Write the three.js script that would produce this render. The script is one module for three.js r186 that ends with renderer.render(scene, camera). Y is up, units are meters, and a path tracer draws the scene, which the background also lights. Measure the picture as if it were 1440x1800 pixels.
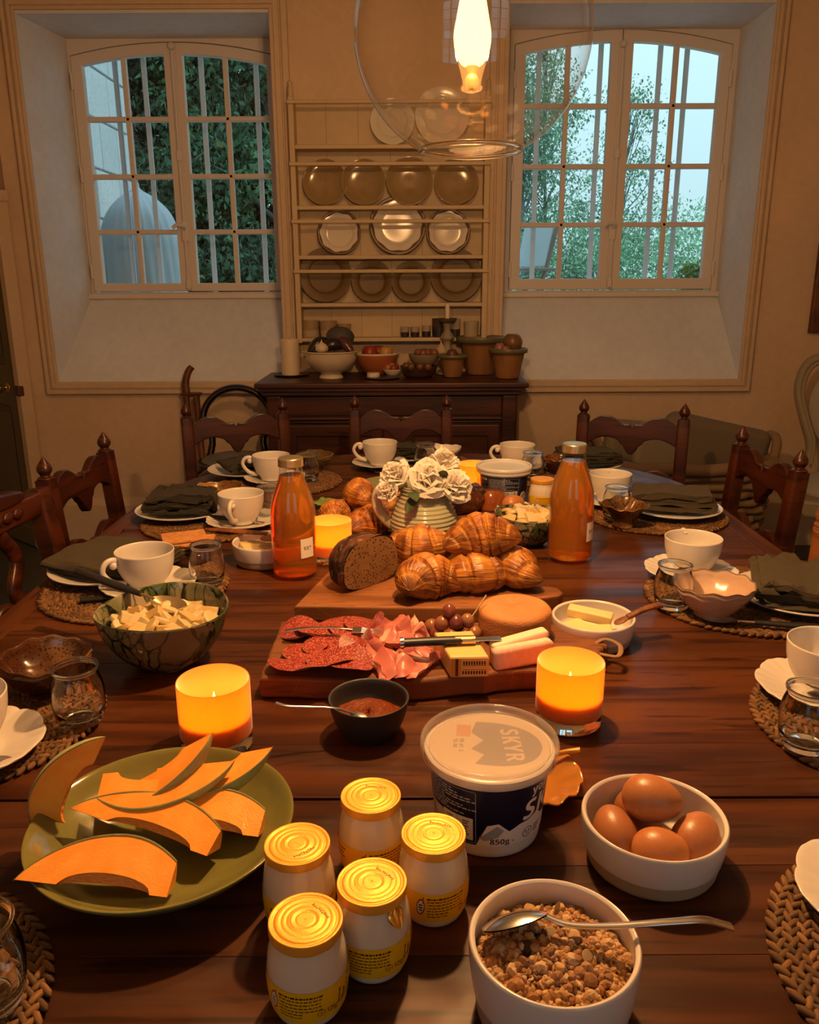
import * as THREE from 'three';
import { RoundedBoxGeometry } from 'three/addons/geometries/RoundedBoxGeometry.js';
import { mergeGeometries, mergeVertices, toCreasedNormals } from 'three/addons/utils/BufferGeometryUtils.js';

// ---------- camera ----------
const scene = new THREE.Scene();
const camera = new THREE.PerspectiveCamera(64.01, 0.8, 0.05, 120);
camera.rotation.order = 'YXZ';
camera.position.set(0, 1.31, 0);
camera.rotation.set(THREE.MathUtils.degToRad(-15.8), 0, THREE.MathUtils.degToRad(-0.25));
const renderer = new THREE.WebGLRenderer({ antialias: true });
renderer.toneMapping = THREE.LinearToneMapping;
renderer.toneMappingExposure = 1.0;
renderer.shadowMap.enabled = true;

// ---------- overcast evening sky ----------
{
  const w = 64, h = 32, d = new Float32Array(w * h * 4);
  for (let j = 0; j < h; j++) {
    const el = (j + 0.5) / h * 2 - 1, k = Math.max(0, el);
    for (let i = 0; i < w; i++) {
      const a = (j * w + i) * 4;
      const g = (1 + 2 * k) / 1.35;                 // overcast: three times as bright overhead as at the horizon
      d[a] = (0.74 - 0.08 * k) * g; d[a + 1] = (1.1 - 0.14 * k) * g; d[a + 2] = 1.2 * g; d[a + 3] = 1;
    }
  }
  const sky = new THREE.DataTexture(d, w, h, THREE.RGBAFormat, THREE.FloatType);
  sky.mapping = THREE.EquirectangularReflectionMapping;
  sky.magFilter = THREE.LinearFilter;
  sky.needsUpdate = true;
  scene.background = sky;
  scene.environment = sky;
}
const T = 0.76;                                   // height of the table top
const LAMP = { x: 0.078, y: 1.612, z: -1.1, power: 4.0, color: [1, 0.52, 0.19] };
const CANDLE_POWER = 0.027;
const FILL_LAMP = { x: 0.05, y: 2.3, z: -1.72, power: 2.4 };  // lamp added out of view to lift the back wall

// ---------- helpers ----------
const rnd = (s) => () => { s |= 0; s = s + 0x6D2B79F5 | 0; let t = Math.imul(s ^ s >>> 15, 1 | s); t = t + Math.imul(t ^ t >>> 7, 61 | t) ^ t; return ((t ^ t >>> 14) >>> 0) / 4294967296; };
const PI = Math.PI, sin = Math.sin, cos = Math.cos, R = THREE.MathUtils.degToRad, clamp = THREE.MathUtils.clamp, lerp = THREE.MathUtils.lerp, sstep = THREE.MathUtils.smoothstep;
const V = (x, y, z) => new THREE.Vector3(x, y, z);
const hash = (x, y, s) => { let h = Math.imul(x, 374761393) + Math.imul(y, 668265263) + Math.imul(s, 2147483647 ^ 0x5bd1e995) | 0; h = Math.imul(h ^ h >>> 13, 1274126177); return ((h ^ h >>> 16) >>> 0) / 4294967296; };
function vnoise(x, y, px, py, s) {               // value noise, periodic in px, py cells
  const xi = Math.floor(x), yi = Math.floor(y), fx = x - xi, fy = y - yi, u = fx * fx * (3 - 2 * fx), v = fy * fy * (3 - 2 * fy);
  const m = (a, b) => ((a % b) + b) % b, x0 = m(xi, px), x1 = m(xi + 1, px), y0 = m(yi, py), y1 = m(yi + 1, py);
  const a = hash(x0, y0, s), b = hash(x1, y0, s), c = hash(x0, y1, s), d = hash(x1, y1, s);
  return a + (b - a) * u + (c - a) * v + (a - b - c + d) * u * v;
}
function fbm(u, v, cx, cy, oct = 4, s = 1, gain = 0.5) {
  let f = 0, a = 1, n = 0;
  for (let o = 0; o < oct; o++) { f += a * vnoise(u * cx, v * cy, cx, cy, s + o); n += a; a *= gain; cx *= 2; cy *= 2; }
  return f / n;
}
function cell(u, v, n, s) {                       // periodic cell noise: [nearest, second - nearest, id]
  const x = u * n, y = v * n, xi = Math.floor(x), yi = Math.floor(y); let a = 9, b = 9, id = 0;
  for (let j = -1; j <= 1; j++) for (let i = -1; i <= 1; i++) {
    const X = ((xi + i) % n + n) % n, Y = ((yi + j) % n + n) % n;
    const d = Math.hypot(xi + i + hash(X, Y, s) - x, yi + j + hash(X, Y, s + 7) - y);
    if (d < a) { b = a; a = d; id = hash(X, Y, s + 3); } else if (d < b) b = d;
  }
  return [a, b - a, id];
}
const mix3 = (a, b, t) => [a[0] + (b[0] - a[0]) * t, a[1] + (b[1] - a[1]) * t, a[2] + (b[2] - a[2]) * t];
function tex(w, h, fn, srgb = true) {             // fn(u, v) -> [r, g, b] or a number, 0..1
  const d = new Uint8Array(w * h * 4);
  for (let j = 0; j < h; j++) for (let i = 0; i < w; i++) {
    const c = fn((i + 0.5) / w, (j + 0.5) / h), k = (j * w + i) * 4, g = typeof c === 'number';
    d[k] = clamp((g ? c : c[0]) * 255, 0, 255); d[k + 1] = clamp((g ? c : c[1]) * 255, 0, 255); d[k + 2] = clamp((g ? c : c[2]) * 255, 0, 255); d[k + 3] = 255;
  }
  const t = new THREE.DataTexture(d, w, h);
  t.wrapS = t.wrapT = THREE.RepeatWrapping; t.magFilter = THREE.LinearFilter; t.minFilter = THREE.LinearFilter;
  if (srgb) t.colorSpace = THREE.SRGBColorSpace;
  t.needsUpdate = true; return t;
}
function canvasTex(w, h, draw) {
  const c = document.createElement('canvas'); c.width = w; c.height = h; draw(c.getContext('2d'), w, h);
  const t = new THREE.CanvasTexture(c); t.colorSpace = THREE.SRGBColorSpace; return t;
}
function rep(t, x, y = x) { const c = t.clone(); c.repeat.set(x, y); c.needsUpdate = true; return c; }
const col = (c) => Array.isArray(c) ? new THREE.Color().setRGB(...c) : new THREE.Color(c);
const mat = (color, roughness = 0.6, o = {}) => new THREE.MeshPhysicalMaterial({ color: col(color), roughness, ...o });
// f(u, v) -> [x, y, z]; u runs round (closed when cu), v runs along
function surf(f, nu, nv, { cu = true, su = 1, sv = 1, color } = {}) {
  const p = [], uv = [], ix = [], cl = [];
  for (let j = 0; j <= nv; j++) for (let i = 0; i <= nu; i++) {
    const u = i / nu, v = j / nv, q = f(cu && i === nu ? 0 : u, v); p.push(q[0], q[1], q[2]); uv.push(u * su, v * sv);
    if (color) { const c = color(u, v); cl.push(c[0], c[1], c[2]); }
  }
  const at = (i, j) => j * (nu + 1) + i;
  for (let j = 0; j < nv; j++) for (let i = 0; i < nu; i++) ix.push(at(i, j), at(i + 1, j), at(i + 1, j + 1), at(i, j), at(i + 1, j + 1), at(i, j + 1));
  const g = new THREE.BufferGeometry();
  g.setAttribute('position', new THREE.Float32BufferAttribute(p, 3)); g.setAttribute('uv', new THREE.Float32BufferAttribute(uv, 2));
  if (color) g.setAttribute('color', new THREE.Float32BufferAttribute(cl, 3));
  g.setIndex(ix); g.computeVertexNormals();
  const n = g.attributes.normal;
  if (cu) for (let j = 0; j <= nv; j++) {
    const a = at(0, j), b = at(nu, j), s = V(n.getX(a) + n.getX(b), n.getY(a) + n.getY(b), n.getZ(a) + n.getZ(b)).normalize();
    n.setXYZ(a, s.x, s.y, s.z); n.setXYZ(b, s.x, s.y, s.z);
  }
  return g;
}
const spl = (pts, n) => new THREE.CatmullRomCurve3(pts.map((q) => V(q[0], q[1], q[2] || 0)), false, 'centripetal').getPoints(n).map((q) => [q.x, q.y, q.z]);
// profile [[radius, height], ...]; repeated points make hard edges; wob(angle, v, r, y) -> [radius, height]
function lathe(prof, seg = 40, wob = null, o = {}) {
  const n = prof.length - 1;
  return surf((u, v) => {
    const q = prof[Math.round(v * n)], a = u * PI * 2; let r = q[0], y = q[1];
    if (wob) [r, y] = wob(a, v, r, y);
    return [r * cos(a), y, -r * sin(a)];
  }, seg, n, o);
}
// swept tube through points; r = number or t -> [side, up]
function sweep(pts, r, ns = 24, nr = 10, o = {}) {
  const c = new THREE.CatmullRomCurve3(pts.map((q) => V(...q)), !!o.closed, 'centripetal'), P = c.getPoints(ns), up = V(...(o.up || [0, 1, 0]));
  const fr = P.map((_, i) => { const t = c.getTangent(i / ns), s = V(0, 0, 0).crossVectors(t, up); if (s.lengthSq() < 1e-6) s.set(1, 0, 0); s.normalize(); return [s, V(0, 0, 0).crossVectors(s, t).normalize()]; });
  const body = surf((u, v) => {
    const i = Math.round(v * ns), a = u * PI * 2 + (o.phase || 0), q = typeof r === 'number' ? [r, r] : r(v), [s, n] = fr[i];
    const pw = o.square ? (x) => Math.sign(x) * Math.pow(Math.abs(x), o.square) : (x) => x;
    const ca = pw(cos(a)) * q[0], sa = pw(sin(a)) * q[1];
    return [P[i].x + s.x * ca + n.x * sa, P[i].y + s.y * ca + n.y * sa, P[i].z + s.z * ca + n.z * sa];
  }, nr, ns, { su: 1, sv: 1, ...o, cu: true });
  if (o.closed) return body;
  const caps = [0, 1].map((e) => {
    const q = typeof r === 'number' ? [r, r] : r(e), i = e * ns, [s, n] = fr[i]; if (q[0] < 1e-4) return null;
    const g = surf((u, v) => { const a = (e ? u : -u) * PI * 2 + (o.phase || 0), k = 1 - v, pw = o.square ? (x) => Math.sign(x) * Math.pow(Math.abs(x), o.square) : (x) => x, ca = pw(cos(a)) * q[0] * k, sa = pw(sin(a)) * q[1] * k; return [P[i].x + s.x * ca + n.x * sa, P[i].y + s.y * ca + n.y * sa, P[i].z + s.z * ca + n.z * sa]; }, nr, 1, { color: o.color ? () => o.color(0, e) : undefined });
    return g;
  }).filter(Boolean);
  return merge([body, ...caps]);
}
function merge(list) {
  const a = list.filter(Boolean).map((g) => { g = g.index ? g.toNonIndexed() : g.clone(); for (const k of Object.keys(g.attributes)) if (!['position', 'normal', 'uv', 'color'].includes(k)) g.deleteAttribute(k); return g; });
  const hasC = a.every((g) => g.attributes.color), hasU = a.every((g) => g.attributes.uv);
  for (const g of a) { if (!hasC) g.deleteAttribute('color'); if (!hasU) g.deleteAttribute('uv'); }
  return mergeGeometries(a);
}
const mv = (g, x = 0, y = 0, z = 0, rx = 0, ry = 0, rz = 0, s = 1) => g.applyMatrix4(new THREE.Matrix4().compose(V(x, y, z), new THREE.Quaternion().setFromEuler(new THREE.Euler(rx, ry, rz, 'YXZ')), Array.isArray(s) ? V(...s) : V(s, s, s)));
function boxUV(g, ox = 0, oy = 0, turn = false) {  // uv in metres from the dominant direction of each face
  if (g.index) g = g.toNonIndexed();
  const p = g.attributes.position, uv = new Float32Array(p.count * 2), a = V(0, 0, 0), b = V(0, 0, 0), c = V(0, 0, 0);
  for (let i = 0; i < p.count; i += 3) {
    a.fromBufferAttribute(p, i); b.fromBufferAttribute(p, i + 1); c.fromBufferAttribute(p, i + 2);
    const n = b.clone().sub(a).cross(c.clone().sub(a)), ax = Math.abs(n.x), ay = Math.abs(n.y), az = Math.abs(n.z);
    for (let k = 0; k < 3; k++) {
      const x = p.getX(i + k), y = p.getY(i + k), z = p.getZ(i + k); let u, v;
      if (ax > ay && ax > az) { u = z; v = y; } else if (ay > az) { u = x; v = z; } else { u = x; v = y; }
      if (turn) [u, v] = [v, u];
      uv[(i + k) * 2] = u + ox; uv[(i + k) * 2 + 1] = v + oy;
    }
  }
  g.setAttribute('uv', new THREE.BufferAttribute(uv, 2)); return g;
}
function box(w, h, d, x = 0, y = 0, z = 0, r = 0.003, o = {}) { // y is the bottom
  r = Math.min(r, w / 2.01, h / 2.01, d / 2.01);
  const g = r > 0 ? new RoundedBoxGeometry(w, h, d, o.seg || 1, r) : new THREE.BoxGeometry(w, h, d);
  if (o.ry || o.rx || o.rz) g.applyMatrix4(new THREE.Matrix4().makeRotationFromEuler(new THREE.Euler(o.rx || 0, o.ry || 0, o.rz || 0, 'YXZ')));
  g.translate(x, y + h / 2, z); return boxUV(g, o.ou || 0, o.ov || 0, o.turn);
}
function slab(pts, y0, y1, bevel = 0.0015, o = {}) { // outline [[x, z], ...] seen from above
  const sh = new THREE.Shape(pts.map((q) => new THREE.Vector2(q[0], -q[1])));
  if (o.hole) sh.holes.push(new THREE.Path(o.hole.map((q) => new THREE.Vector2(q[0], -q[1]))));
  const g = new THREE.ExtrudeGeometry(sh, { depth: y1 - y0 - 2 * bevel, bevelEnabled: bevel > 0, bevelThickness: bevel, bevelSize: bevel, bevelOffset: -bevel, bevelSegments: o.seg || 2, curveSegments: 8 });
  g.rotateX(-PI / 2); g.translate(0, y0 + bevel, 0); return boxUV(g, o.ou || 0, o.ov || 0, o.turn);
}
function plate2(pts, depth, bevel = 0.002, o = {}) { // outline [[x, y], ...] extruded along z, centred
  const sh = new THREE.Shape(pts.map((q) => new THREE.Vector2(q[0], q[1])));
  for (const h of o.holes || []) sh.holes.push(new THREE.Path(h.map((q) => new THREE.Vector2(q[0], q[1]))));
  const g = new THREE.ExtrudeGeometry(sh, { depth: depth - 2 * bevel, bevelEnabled: bevel > 0, bevelThickness: bevel, bevelSize: bevel, bevelOffset: -bevel, bevelSegments: 2, curveSegments: 8 });
  g.translate(0, 0, -depth / 2 + bevel); return boxUV(g, o.ou || 0, o.ov || 0, o.turn);
}
function wobble(g, amp, f, s = 1) {               // push vertices about with smooth noise
  const p = g.attributes.position;
  for (let i = 0; i < p.count; i++) {
    const x = p.getX(i), y = p.getY(i), z = p.getZ(i), n = (k) => vnoise(x * f + k * 7.3 + 50 + y * f * 0.7, z * f + k * 3.1 + 50 - y * f * 0.6, 997, 997, s + k) - 0.5;
    p.setXYZ(i, x + amp * n(1), y + amp * n(2), z + amp * n(3));
  }
  return g;
}
// ---------- naming and grouping ----------
const taken = new Map();
function numbered(name) { const n = taken.get(name) || 0; taken.set(name, n + 1); return n ? name + '_' + String(n).padStart(3, '0') : name; }
function tag(o, label, category, group) { o.userData = { label, category }; if (group) o.userData.group = group; return o; }
function thing(name, label, category, pos = [0, 0, 0], turn = 0, group) {
  const o = new THREE.Group(); o.name = numbered(name); scene.add(o); o.position.set(...pos); o.rotation.order = 'YXZ'; o.rotation.y = turn;
  return tag(o, label, category, group);
}
function part(name, g, m, parent, label) {
  const o = new THREE.Mesh(g, m); o.name = name; o.castShadow = o.receiveShadow = true; parent.add(o);
  const same = parent.children.filter((c) => c !== o && c.name.replace(/_\d{3}$/, '') === name).length; if (same) o.name = name + '_' + String(same).padStart(3, '0');
  if (label) o.userData.label = label; return o;
}
function solo(name, g, m, label, category, pos = [0, 0, 0], turn = 0, group) {
  const o = new THREE.Mesh(g, m); o.name = numbered(name); o.castShadow = o.receiveShadow = true; scene.add(o); o.position.set(...pos); o.rotation.order = 'YXZ'; o.rotation.y = turn;
  return tag(o, label, category, group);
}
function dup(root, label, pos, turn = 0, group, s = 1) {
  const o = root.clone(); o.name = numbered(root.name.replace(/_\d{3}$/, '')); scene.add(o); o.position.set(...pos); o.rotation.set(0, turn, 0); if (s !== 1) o.scale.setScalar(s);
  o.userData = { ...root.userData, label }; if (group) o.userData.group = group; return o;
}
function struct(name, g, m, parent) {
  const o = g ? new THREE.Mesh(g, m) : new THREE.Group();
  o.castShadow = o.receiveShadow = true; (parent || scene).add(o);
  if (parent) { const same = parent.children.filter((c) => c !== o && c.name.replace(/_\d{3}$/, '') === name).length; o.name = same ? name + '_' + String(same).padStart(3, '0') : name; } else { o.name = name; o.userData.kind = 'structure'; }
  return o;
}

// ---------- surface textures ----------
const plasterBump = tex(512, 512, (u, v) => 0.5 + 0.35 * (fbm(u, v, 6, 6, 5, 3) - 0.5) + 0.25 * (fbm(u, v, 60, 60, 2, 9) - 0.5), false);
const plasterMap = tex(512, 512, (u, v) => { const n = fbm(u, v, 3, 3, 5, 21), f = fbm(u, v, 40, 40, 3, 5), g = 0.93 + 0.09 * (n - 0.5) + 0.05 * (f - 0.5); return [g, g * 0.995, g * 0.985]; });
const grain = (base, dark, light, sx, sy, s) => (u, v) => {
  const w = fbm(u, v, 2, 6, 3, s) * 0.22, n = fbm(u, v + w * 0.25, sx, sy, 5, s + 11), f = fbm(u, v + w * 0.1, sx * 5, sy * 6, 2, s + 31);
  const k = sstep(n, 0.3, 0.72), pore = sstep(f, 0.62, 0.8);
  let c = mix3(dark, light, k); c = mix3(c, base, 0.45); return mix3(c, dark, pore * 0.55);
};
const woodDark = tex(1024, 1024, grain([0.41, 0.235, 0.135], [0.2, 0.095, 0.05], [0.53, 0.32, 0.18], 2, 26, 2));
const woodBump = tex(512, 512, (u, v) => 0.3 + 0.5 * fbm(u, v, 4, 60, 4, 41), false);
const woodRough = tex(512, 512, (u, v) => 0.55 + 0.6 * (fbm(u, v, 3, 14, 4, 51) - 0.5) + 0.5 * sstep(fbm(u, v, 7, 7, 4, 77), 0.55, 0.8), false);
const woodMid = tex(512, 512, grain([0.6, 0.42, 0.26], [0.42, 0.27, 0.15], [0.72, 0.53, 0.34], 2, 22, 6));
const M = {};
M.wall = mat([0.7, 0.53, 0.375], 0.85, { map: plasterMap, bumpMap: plasterBump, bumpScale: 0.003 });
M.reveal = mat([0.75, 0.78, 0.84], 0.8, { map: plasterMap, bumpMap: plasterBump, bumpScale: 0.003 });  // cool tint puts the blue of the daylight into the paint
M.trim = mat([0.66, 0.51, 0.36], 0.6, { map: plasterMap });
M.frame = mat([0.68, 0.62, 0.57], 0.5);
M.ceiling = mat([0.8, 0.74, 0.64], 0.9, { map: plasterMap });
M.floor = mat([0.06, 0.062, 0.055], 0.5, { map: plasterMap });
M.pane = mat([0.96, 1, 0.99], 0.0, { transmission: 1, thickness: 0, ior: 1.5 });
M.brass = mat([0.7, 0.5, 0.22], 0.3, { metalness: 1 });
M.iron = mat([0.6, 0.74, 0.9], 0.6);  // white bars; the blue of the daylight is mixed into their colour
const extrudeX = (pts, len, b = 0.001) => { const g = plate2(pts, len, b); g.rotateY(-PI / 2); return g; };
const rect = (x0, x1, y0, y1) => [[x0, y0], [x1, y0], [x1, y1], [x0, y1]];

// ---------- room shell ----------
const HL = rect(-1.7, -0.6, 0.84, 2.44), HR = rect(0.445, 1.597, 0.84, 2.47);
{
  const g = plate2(rect(-1.84, 2.75, -0.1, 2.85), 0.52, 0, { holes: [HL, HR] }); g.translate(0, 0, -4.26);
  struct('wall_back', g, M.wall);
  struct('wall_right', box(0.2, 2.95, 6.2, 2.8, -0.1, -1.5, 0), M.wall);
  struct('wall_left', box(0.2, 2.95, 6.4, -2.62, -0.1, -1.6, 0), M.wall);
  const wf = [rect(-1.45, -0.55, 0.75, 2.25), rect(0.55, 1.45, 0.75, 2.25)], fg = plate2(rect(-2.75, 2.92, -0.1, 2.85), 0.3, 0, { holes: wf }); fg.translate(0, 0, 1.45);
  struct('wall_front', fg, M.wall);
  wf.forEach((h, i) => {
    const w = struct('window_' + (3 + i)), [x0, y0] = h[0], [x1, y1] = h[2];
    struct('frame', plate2(rect(x0, x1, y0, y1), 0.06, 0.003, { holes: [rect(x0 + 0.05, (x0 + x1) / 2 - 0.03, y0 + 0.05, y1 - 0.05), rect((x0 + x1) / 2 + 0.03, x1 - 0.05, y0 + 0.05, y1 - 0.05)] }).translate(0, 0, 1.45), M.frame, w);
    for (const s of [-1, 1]) for (let k = 1; k < 4; k++) struct('glazing_bar', box((x1 - x0) / 2 - 0.08, 0.024, 0.03, (x0 + x1) / 2 + s * (x1 - x0) / 4, y0 + k * 0.37, 1.45, 0.004), M.frame, w);
    for (const s of [-1, 1]) struct('pane', new THREE.PlaneGeometry((x1 - x0) / 2 - 0.08, y1 - y0 - 0.1).translate((x0 + x1) / 2 + s * ((x1 - x0) / 4 - 0.01), (y0 + y1) / 2, 1.45), M.pane, w);
  });
  // the canted corner that holds the low door
  const a = Math.atan2(0.62, 0.72), L = 1.2, cg = new THREE.BoxGeometry(L, 2.95, 0.2); cg.translate(-L / 2, 1.375, -0.1); cg.rotateY(-a + PI); cg.rotateY(PI); cg.translate(-1.83, 0, -4.0);
  struct('wall_corner', boxUV(cg), M.wall);
  struct('floor', box(6, 0.1, 6.9, 0, -0.1, -1.8, 0), M.floor);
  struct('ceiling', box(6, 0.1, 6.9, 0, 2.75, -1.8, 0), M.ceiling);
  struct('baseboard_back', extrudeX([[0, 0], [0.024, 0], [0.024, 0.225], [0.014, 0.245], [0.006, 0.262], [0, 0.264]], 4.5).translate(0.44, 0, -4), M.trim);
}
// ---------- moulded surrounds ----------
function surround(name, o, inr) {
  const g = struct(name); const [x0, x1, y0, y1] = o, [a0, a1, b0, b1] = inr;
  const f = (t) => rect(lerp(x0, a0, t), lerp(x1, a1, t), lerp(y0, b0, t), lerp(y1, b1, t));
  [[0, 0.34, 0.034], [0.3, 0.5, 0.018], [0.46, 0.78, 0.026], [0.74, 1, 0.016]].forEach(([t0, t1, d], i) => {
    const m = plate2(f(t0), d, 0.004, { holes: [f(t1)] }); m.translate(0, 0, -4 + d / 2 - 0.002);
    struct(['outer_bead', 'fascia', 'bead', 'inner_edge'][i], m, M.trim, g);
  });
}
surround('trim_1', [-1.752, -0.52, 0.785, 2.51], [-1.7, -0.6, 0.842, 2.44]);
surround('trim_2', [0.362, 1.648, 0.785, 2.53], [0.445, 1.597, 0.842, 2.47]);

// ---------- windows ----------
function makeWindow(n, c) {
  const w = struct('window_' + n);
  const zf = -4.4, top = c.top, arch = (x, h) => h - 0.24 * (x - c.cx) ** 2;
  // reveals
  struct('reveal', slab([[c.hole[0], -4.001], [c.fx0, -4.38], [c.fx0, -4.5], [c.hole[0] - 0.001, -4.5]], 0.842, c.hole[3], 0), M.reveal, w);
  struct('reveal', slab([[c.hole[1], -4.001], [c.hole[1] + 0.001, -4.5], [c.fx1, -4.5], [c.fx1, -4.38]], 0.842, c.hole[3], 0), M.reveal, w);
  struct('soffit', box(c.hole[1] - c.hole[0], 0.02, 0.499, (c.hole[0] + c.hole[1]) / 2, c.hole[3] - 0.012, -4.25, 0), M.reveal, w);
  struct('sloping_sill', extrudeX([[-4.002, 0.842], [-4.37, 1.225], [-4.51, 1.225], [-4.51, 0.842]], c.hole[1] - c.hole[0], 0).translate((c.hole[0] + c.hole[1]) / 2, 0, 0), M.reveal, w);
  struct('sill', box(c.fx1 - c.fx0 + 0.03, 0.028, 0.16, (c.fx0 + c.fx1) / 2, 1.222, -4.43, 0.008), M.frame, w);
  // fixed frame with an arched opening
  const inn = [], xs = [c.g[0] - 0.055, c.g[3] + 0.055];
  inn.push([xs[0], 1.255], [xs[1], 1.255]); for (let i = 0; i <= 16; i++) { const x = lerp(xs[1], xs[0], i / 16); inn.push([x, arch(x, top + 0.055)]); }
  const fr = plate2(rect(c.fx0, c.fx1, 1.245, c.hole[3] - 0.012), 0.07, 0.003, { holes: [inn] }); fr.translate(0, 0, zf - 0.02);
  struct('frame', fr, M.frame, w);
  for (let s = 0; s < 2; s++) {
    const g0 = c.g[s * 2], g1 = c.g[s * 2 + 1], o0 = s ? (c.g[1] + c.g[2]) / 2 + 0.002 : xs[0] + 0.003, o1 = s ? xs[1] - 0.003 : (c.g[1] + c.g[2]) / 2 - 0.002;
    const out = [[o0, 1.26], [o1, 1.26]], hol = [[g0, c.y0], [g1, c.y0]];
    for (let i = 0; i <= 10; i++) { const x = lerp(o1, o0, i / 10); out.push([x, arch(x, top + 0.05)]); const q = lerp(g1, g0, i / 10); hol.push([q, arch(q, top)]); }
    const cg = plate2(out, 0.045, 0.004, { holes: [hol] }); cg.translate(0, 0, zf);
    const cas = struct('casement', cg, M.frame, w);
    const mid = (g0 + g1) / 2, bw = 0.024;
    struct('glazing_bar', box(bw, top - c.y0 + 0.01, 0.034, mid, c.y0 - 0.005, zf, 0.006), M.frame, cas);
    for (let k = 1; k < 4; k++) struct('glazing_bar', box(g1 - g0 + 0.01, bw, 0.034, (g0 + g1) / 2, c.y0 + k * c.pitch - bw, zf, 0.006), M.frame, cas);
    for (let k = 0; k < 4; k++) for (let h = 0; h < 2; h++) {
      const a0 = h ? mid + bw / 2 - 0.003 : g0 - 0.003, a1 = h ? g1 + 0.003 : mid - bw / 2 + 0.003, b0 = c.y0 + k * c.pitch - 0.003;
      const q = [[a0, b0], [a1, b0]], b1 = b0 + c.pitch - bw + 0.006;
      if (k < 3) q.push([a1, b1], [a0, b1]); else for (let i = 0; i <= 5; i++) { const x = lerp(a1, a0, i / 5); q.push([x, arch(x, top) + 0.003]); }
      const pg = new THREE.ShapeGeometry(new THREE.Shape(q.map((p) => new THREE.Vector2(...p)))); pg.translate(0, 0, zf - 0.004);
      struct('pane', pg, M.pane, cas);
    }
    for (const y of [1.36, 1.82, 2.24]) struct('hinge', mv(new THREE.CylinderGeometry(0.008, 0.008, 0.075, 10), s ? o1 : o0, y, zf + 0.026), M.frame, cas);
  }
  const mx = (c.g[1] + c.g[2]) / 2;
  const bolt = struct('espagnolette', merge([mv(new THREE.CylinderGeometry(0.0075, 0.0075, 1.1, 10), mx, 1.82, zf + 0.036), box(0.03, 1.12, 0.016, mx, 1.262, zf + 0.022, 0.005), mv(new THREE.SphereGeometry(0.018, 12, 8), mx, 2.39, zf + 0.036), box(0.028, 0.05, 0.02, mx, 1.88, zf + 0.036, 0.008), box(0.028, 0.05, 0.02, mx, 1.27, zf + 0.036, 0.008)]), M.frame, w);
  struct('handle', merge([sweep([[mx, 1.56, zf + 0.04], [mx + 0.006, 1.575, zf + 0.065], [mx - 0.03, 1.58, zf + 0.075], [mx - 0.05, 1.565, zf + 0.075]], 0.009, 16, 8), box(0.036, 0.1, 0.02, mx, 1.5, zf + 0.034, 0.009)]), M.frame, bolt);
  for (const x of c.bars) struct('window_bar', box(0.026, 1.4, 0.012, x, 1.15, -4.6, 0.003), M.iron, w);
  struct('bar_rail', merge([box(c.fx1 - c.fx0 + 0.1, 0.012, 0.03, (c.fx0 + c.fx1) / 2, 1.14, -4.6, 0.002), box(c.fx1 - c.fx0 + 0.1, 0.012, 0.03, (c.fx0 + c.fx1) / 2, 2.55, -4.6, 0.002)]), M.iron, w);
}
makeWindow(1, { cx: -1.13, hole: [-1.7, -0.6, 0.842, 2.44], fx0: -1.636, fx1: -0.61, g: [-1.569, -1.172, -1.083, -0.68], y0: 1.3, pitch: 0.262, top: 2.358, bars: [-1.48, -1.335, -1.045, -0.768] });
makeWindow(2, { cx: 1.03, hole: [0.445, 1.597, 0.842, 2.47], fx0: 0.46, fx1: 1.592, g: [0.57, 0.978, 1.084, 1.507], y0: 1.314, pitch: 0.274, top: 2.405, bars: [0.665, 0.975, 1.275, 1.41] });

// ---------- low panelled door in the canted corner ----------
{
  const d = struct('door_1'); d.position.set(-1.845, 0, -3.975); d.rotation.y = -Math.atan2(0.62, 0.72) + PI / 2 - PI / 2;
  // local: x runs to the left (negative) along the wall, z towards the room
  d.rotation.y = Math.atan2(0.62, 0.72) * -1; d.scale.set(1, 1, 1);
  const DM = mat([0.15, 0.13, 0.075], 0.5, { map: plasterMap });
  const W = 0.78, H = 1.65;
  struct('jamb', box(0.05, 1.7, 0.06, -0.02, 0, 0.01, 0.005), M.trim, d);
  struct('jamb', box(0.05, 1.7, 0.06, -W - 0.07, 0, 0.01, 0.005), M.trim, d);
  struct('lintel', box(W + 0.12, 0.05, 0.06, -W / 2 - 0.045, 1.662, 0.01, 0.005), M.trim, d);
  const holes = [rect(-W + 0.1, -0.1, 0.2, 0.72), rect(-W + 0.1, -0.1, 0.92, H - 0.12)];
  const leaf = plate2(rect(-W, 0, 0.005, H), 0.036, 0.003, { holes }); leaf.translate(-0.045, 0, 0.01);
  const lf = struct('leaf', leaf, DM, d);
  for (const h of holes) {
    const [x0, y0] = h[0], [x1, y1] = h[2];
    struct('panel', merge([box(x1 - x0 + 0.02, y1 - y0 + 0.02, 0.012, (x0 + x1) / 2 - 0.045, y0 - 0.01, 0.004, 0), box(x1 - x0 - 0.08, y1 - y0 - 0.08, 0.02, (x0 + x1) / 2 - 0.045, y0 + 0.04, 0.008, 0.006)]), DM, lf);
  }
  const kn = mv(lathe(spl([[0.022, 0], [0.021, 0.004], [0.008, 0.008], [0.007, 0.028], [0.02, 0.034], [0.026, 0.046], [0.02, 0.06], [0.0005, 0.065]], 28), 20), 0, 0, 0, PI / 2, 0, 0); kn.translate(-0.15, 0.81, 0.026);
  struct('door_handle', kn, M.brass, lf);
  struct('latch', box(0.04, 0.05, 0.03, -0.01, 0.78, 0.035, 0.006), mat([0.12, 0.06, 0.035], 0.5, { metalness: 0.6 }), d);
  struct('kick_rail', box(W, 0.1, 0.02, -W / 2 - 0.045, 0.006, 0.032, 0.005), DM, lf);
}

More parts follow.
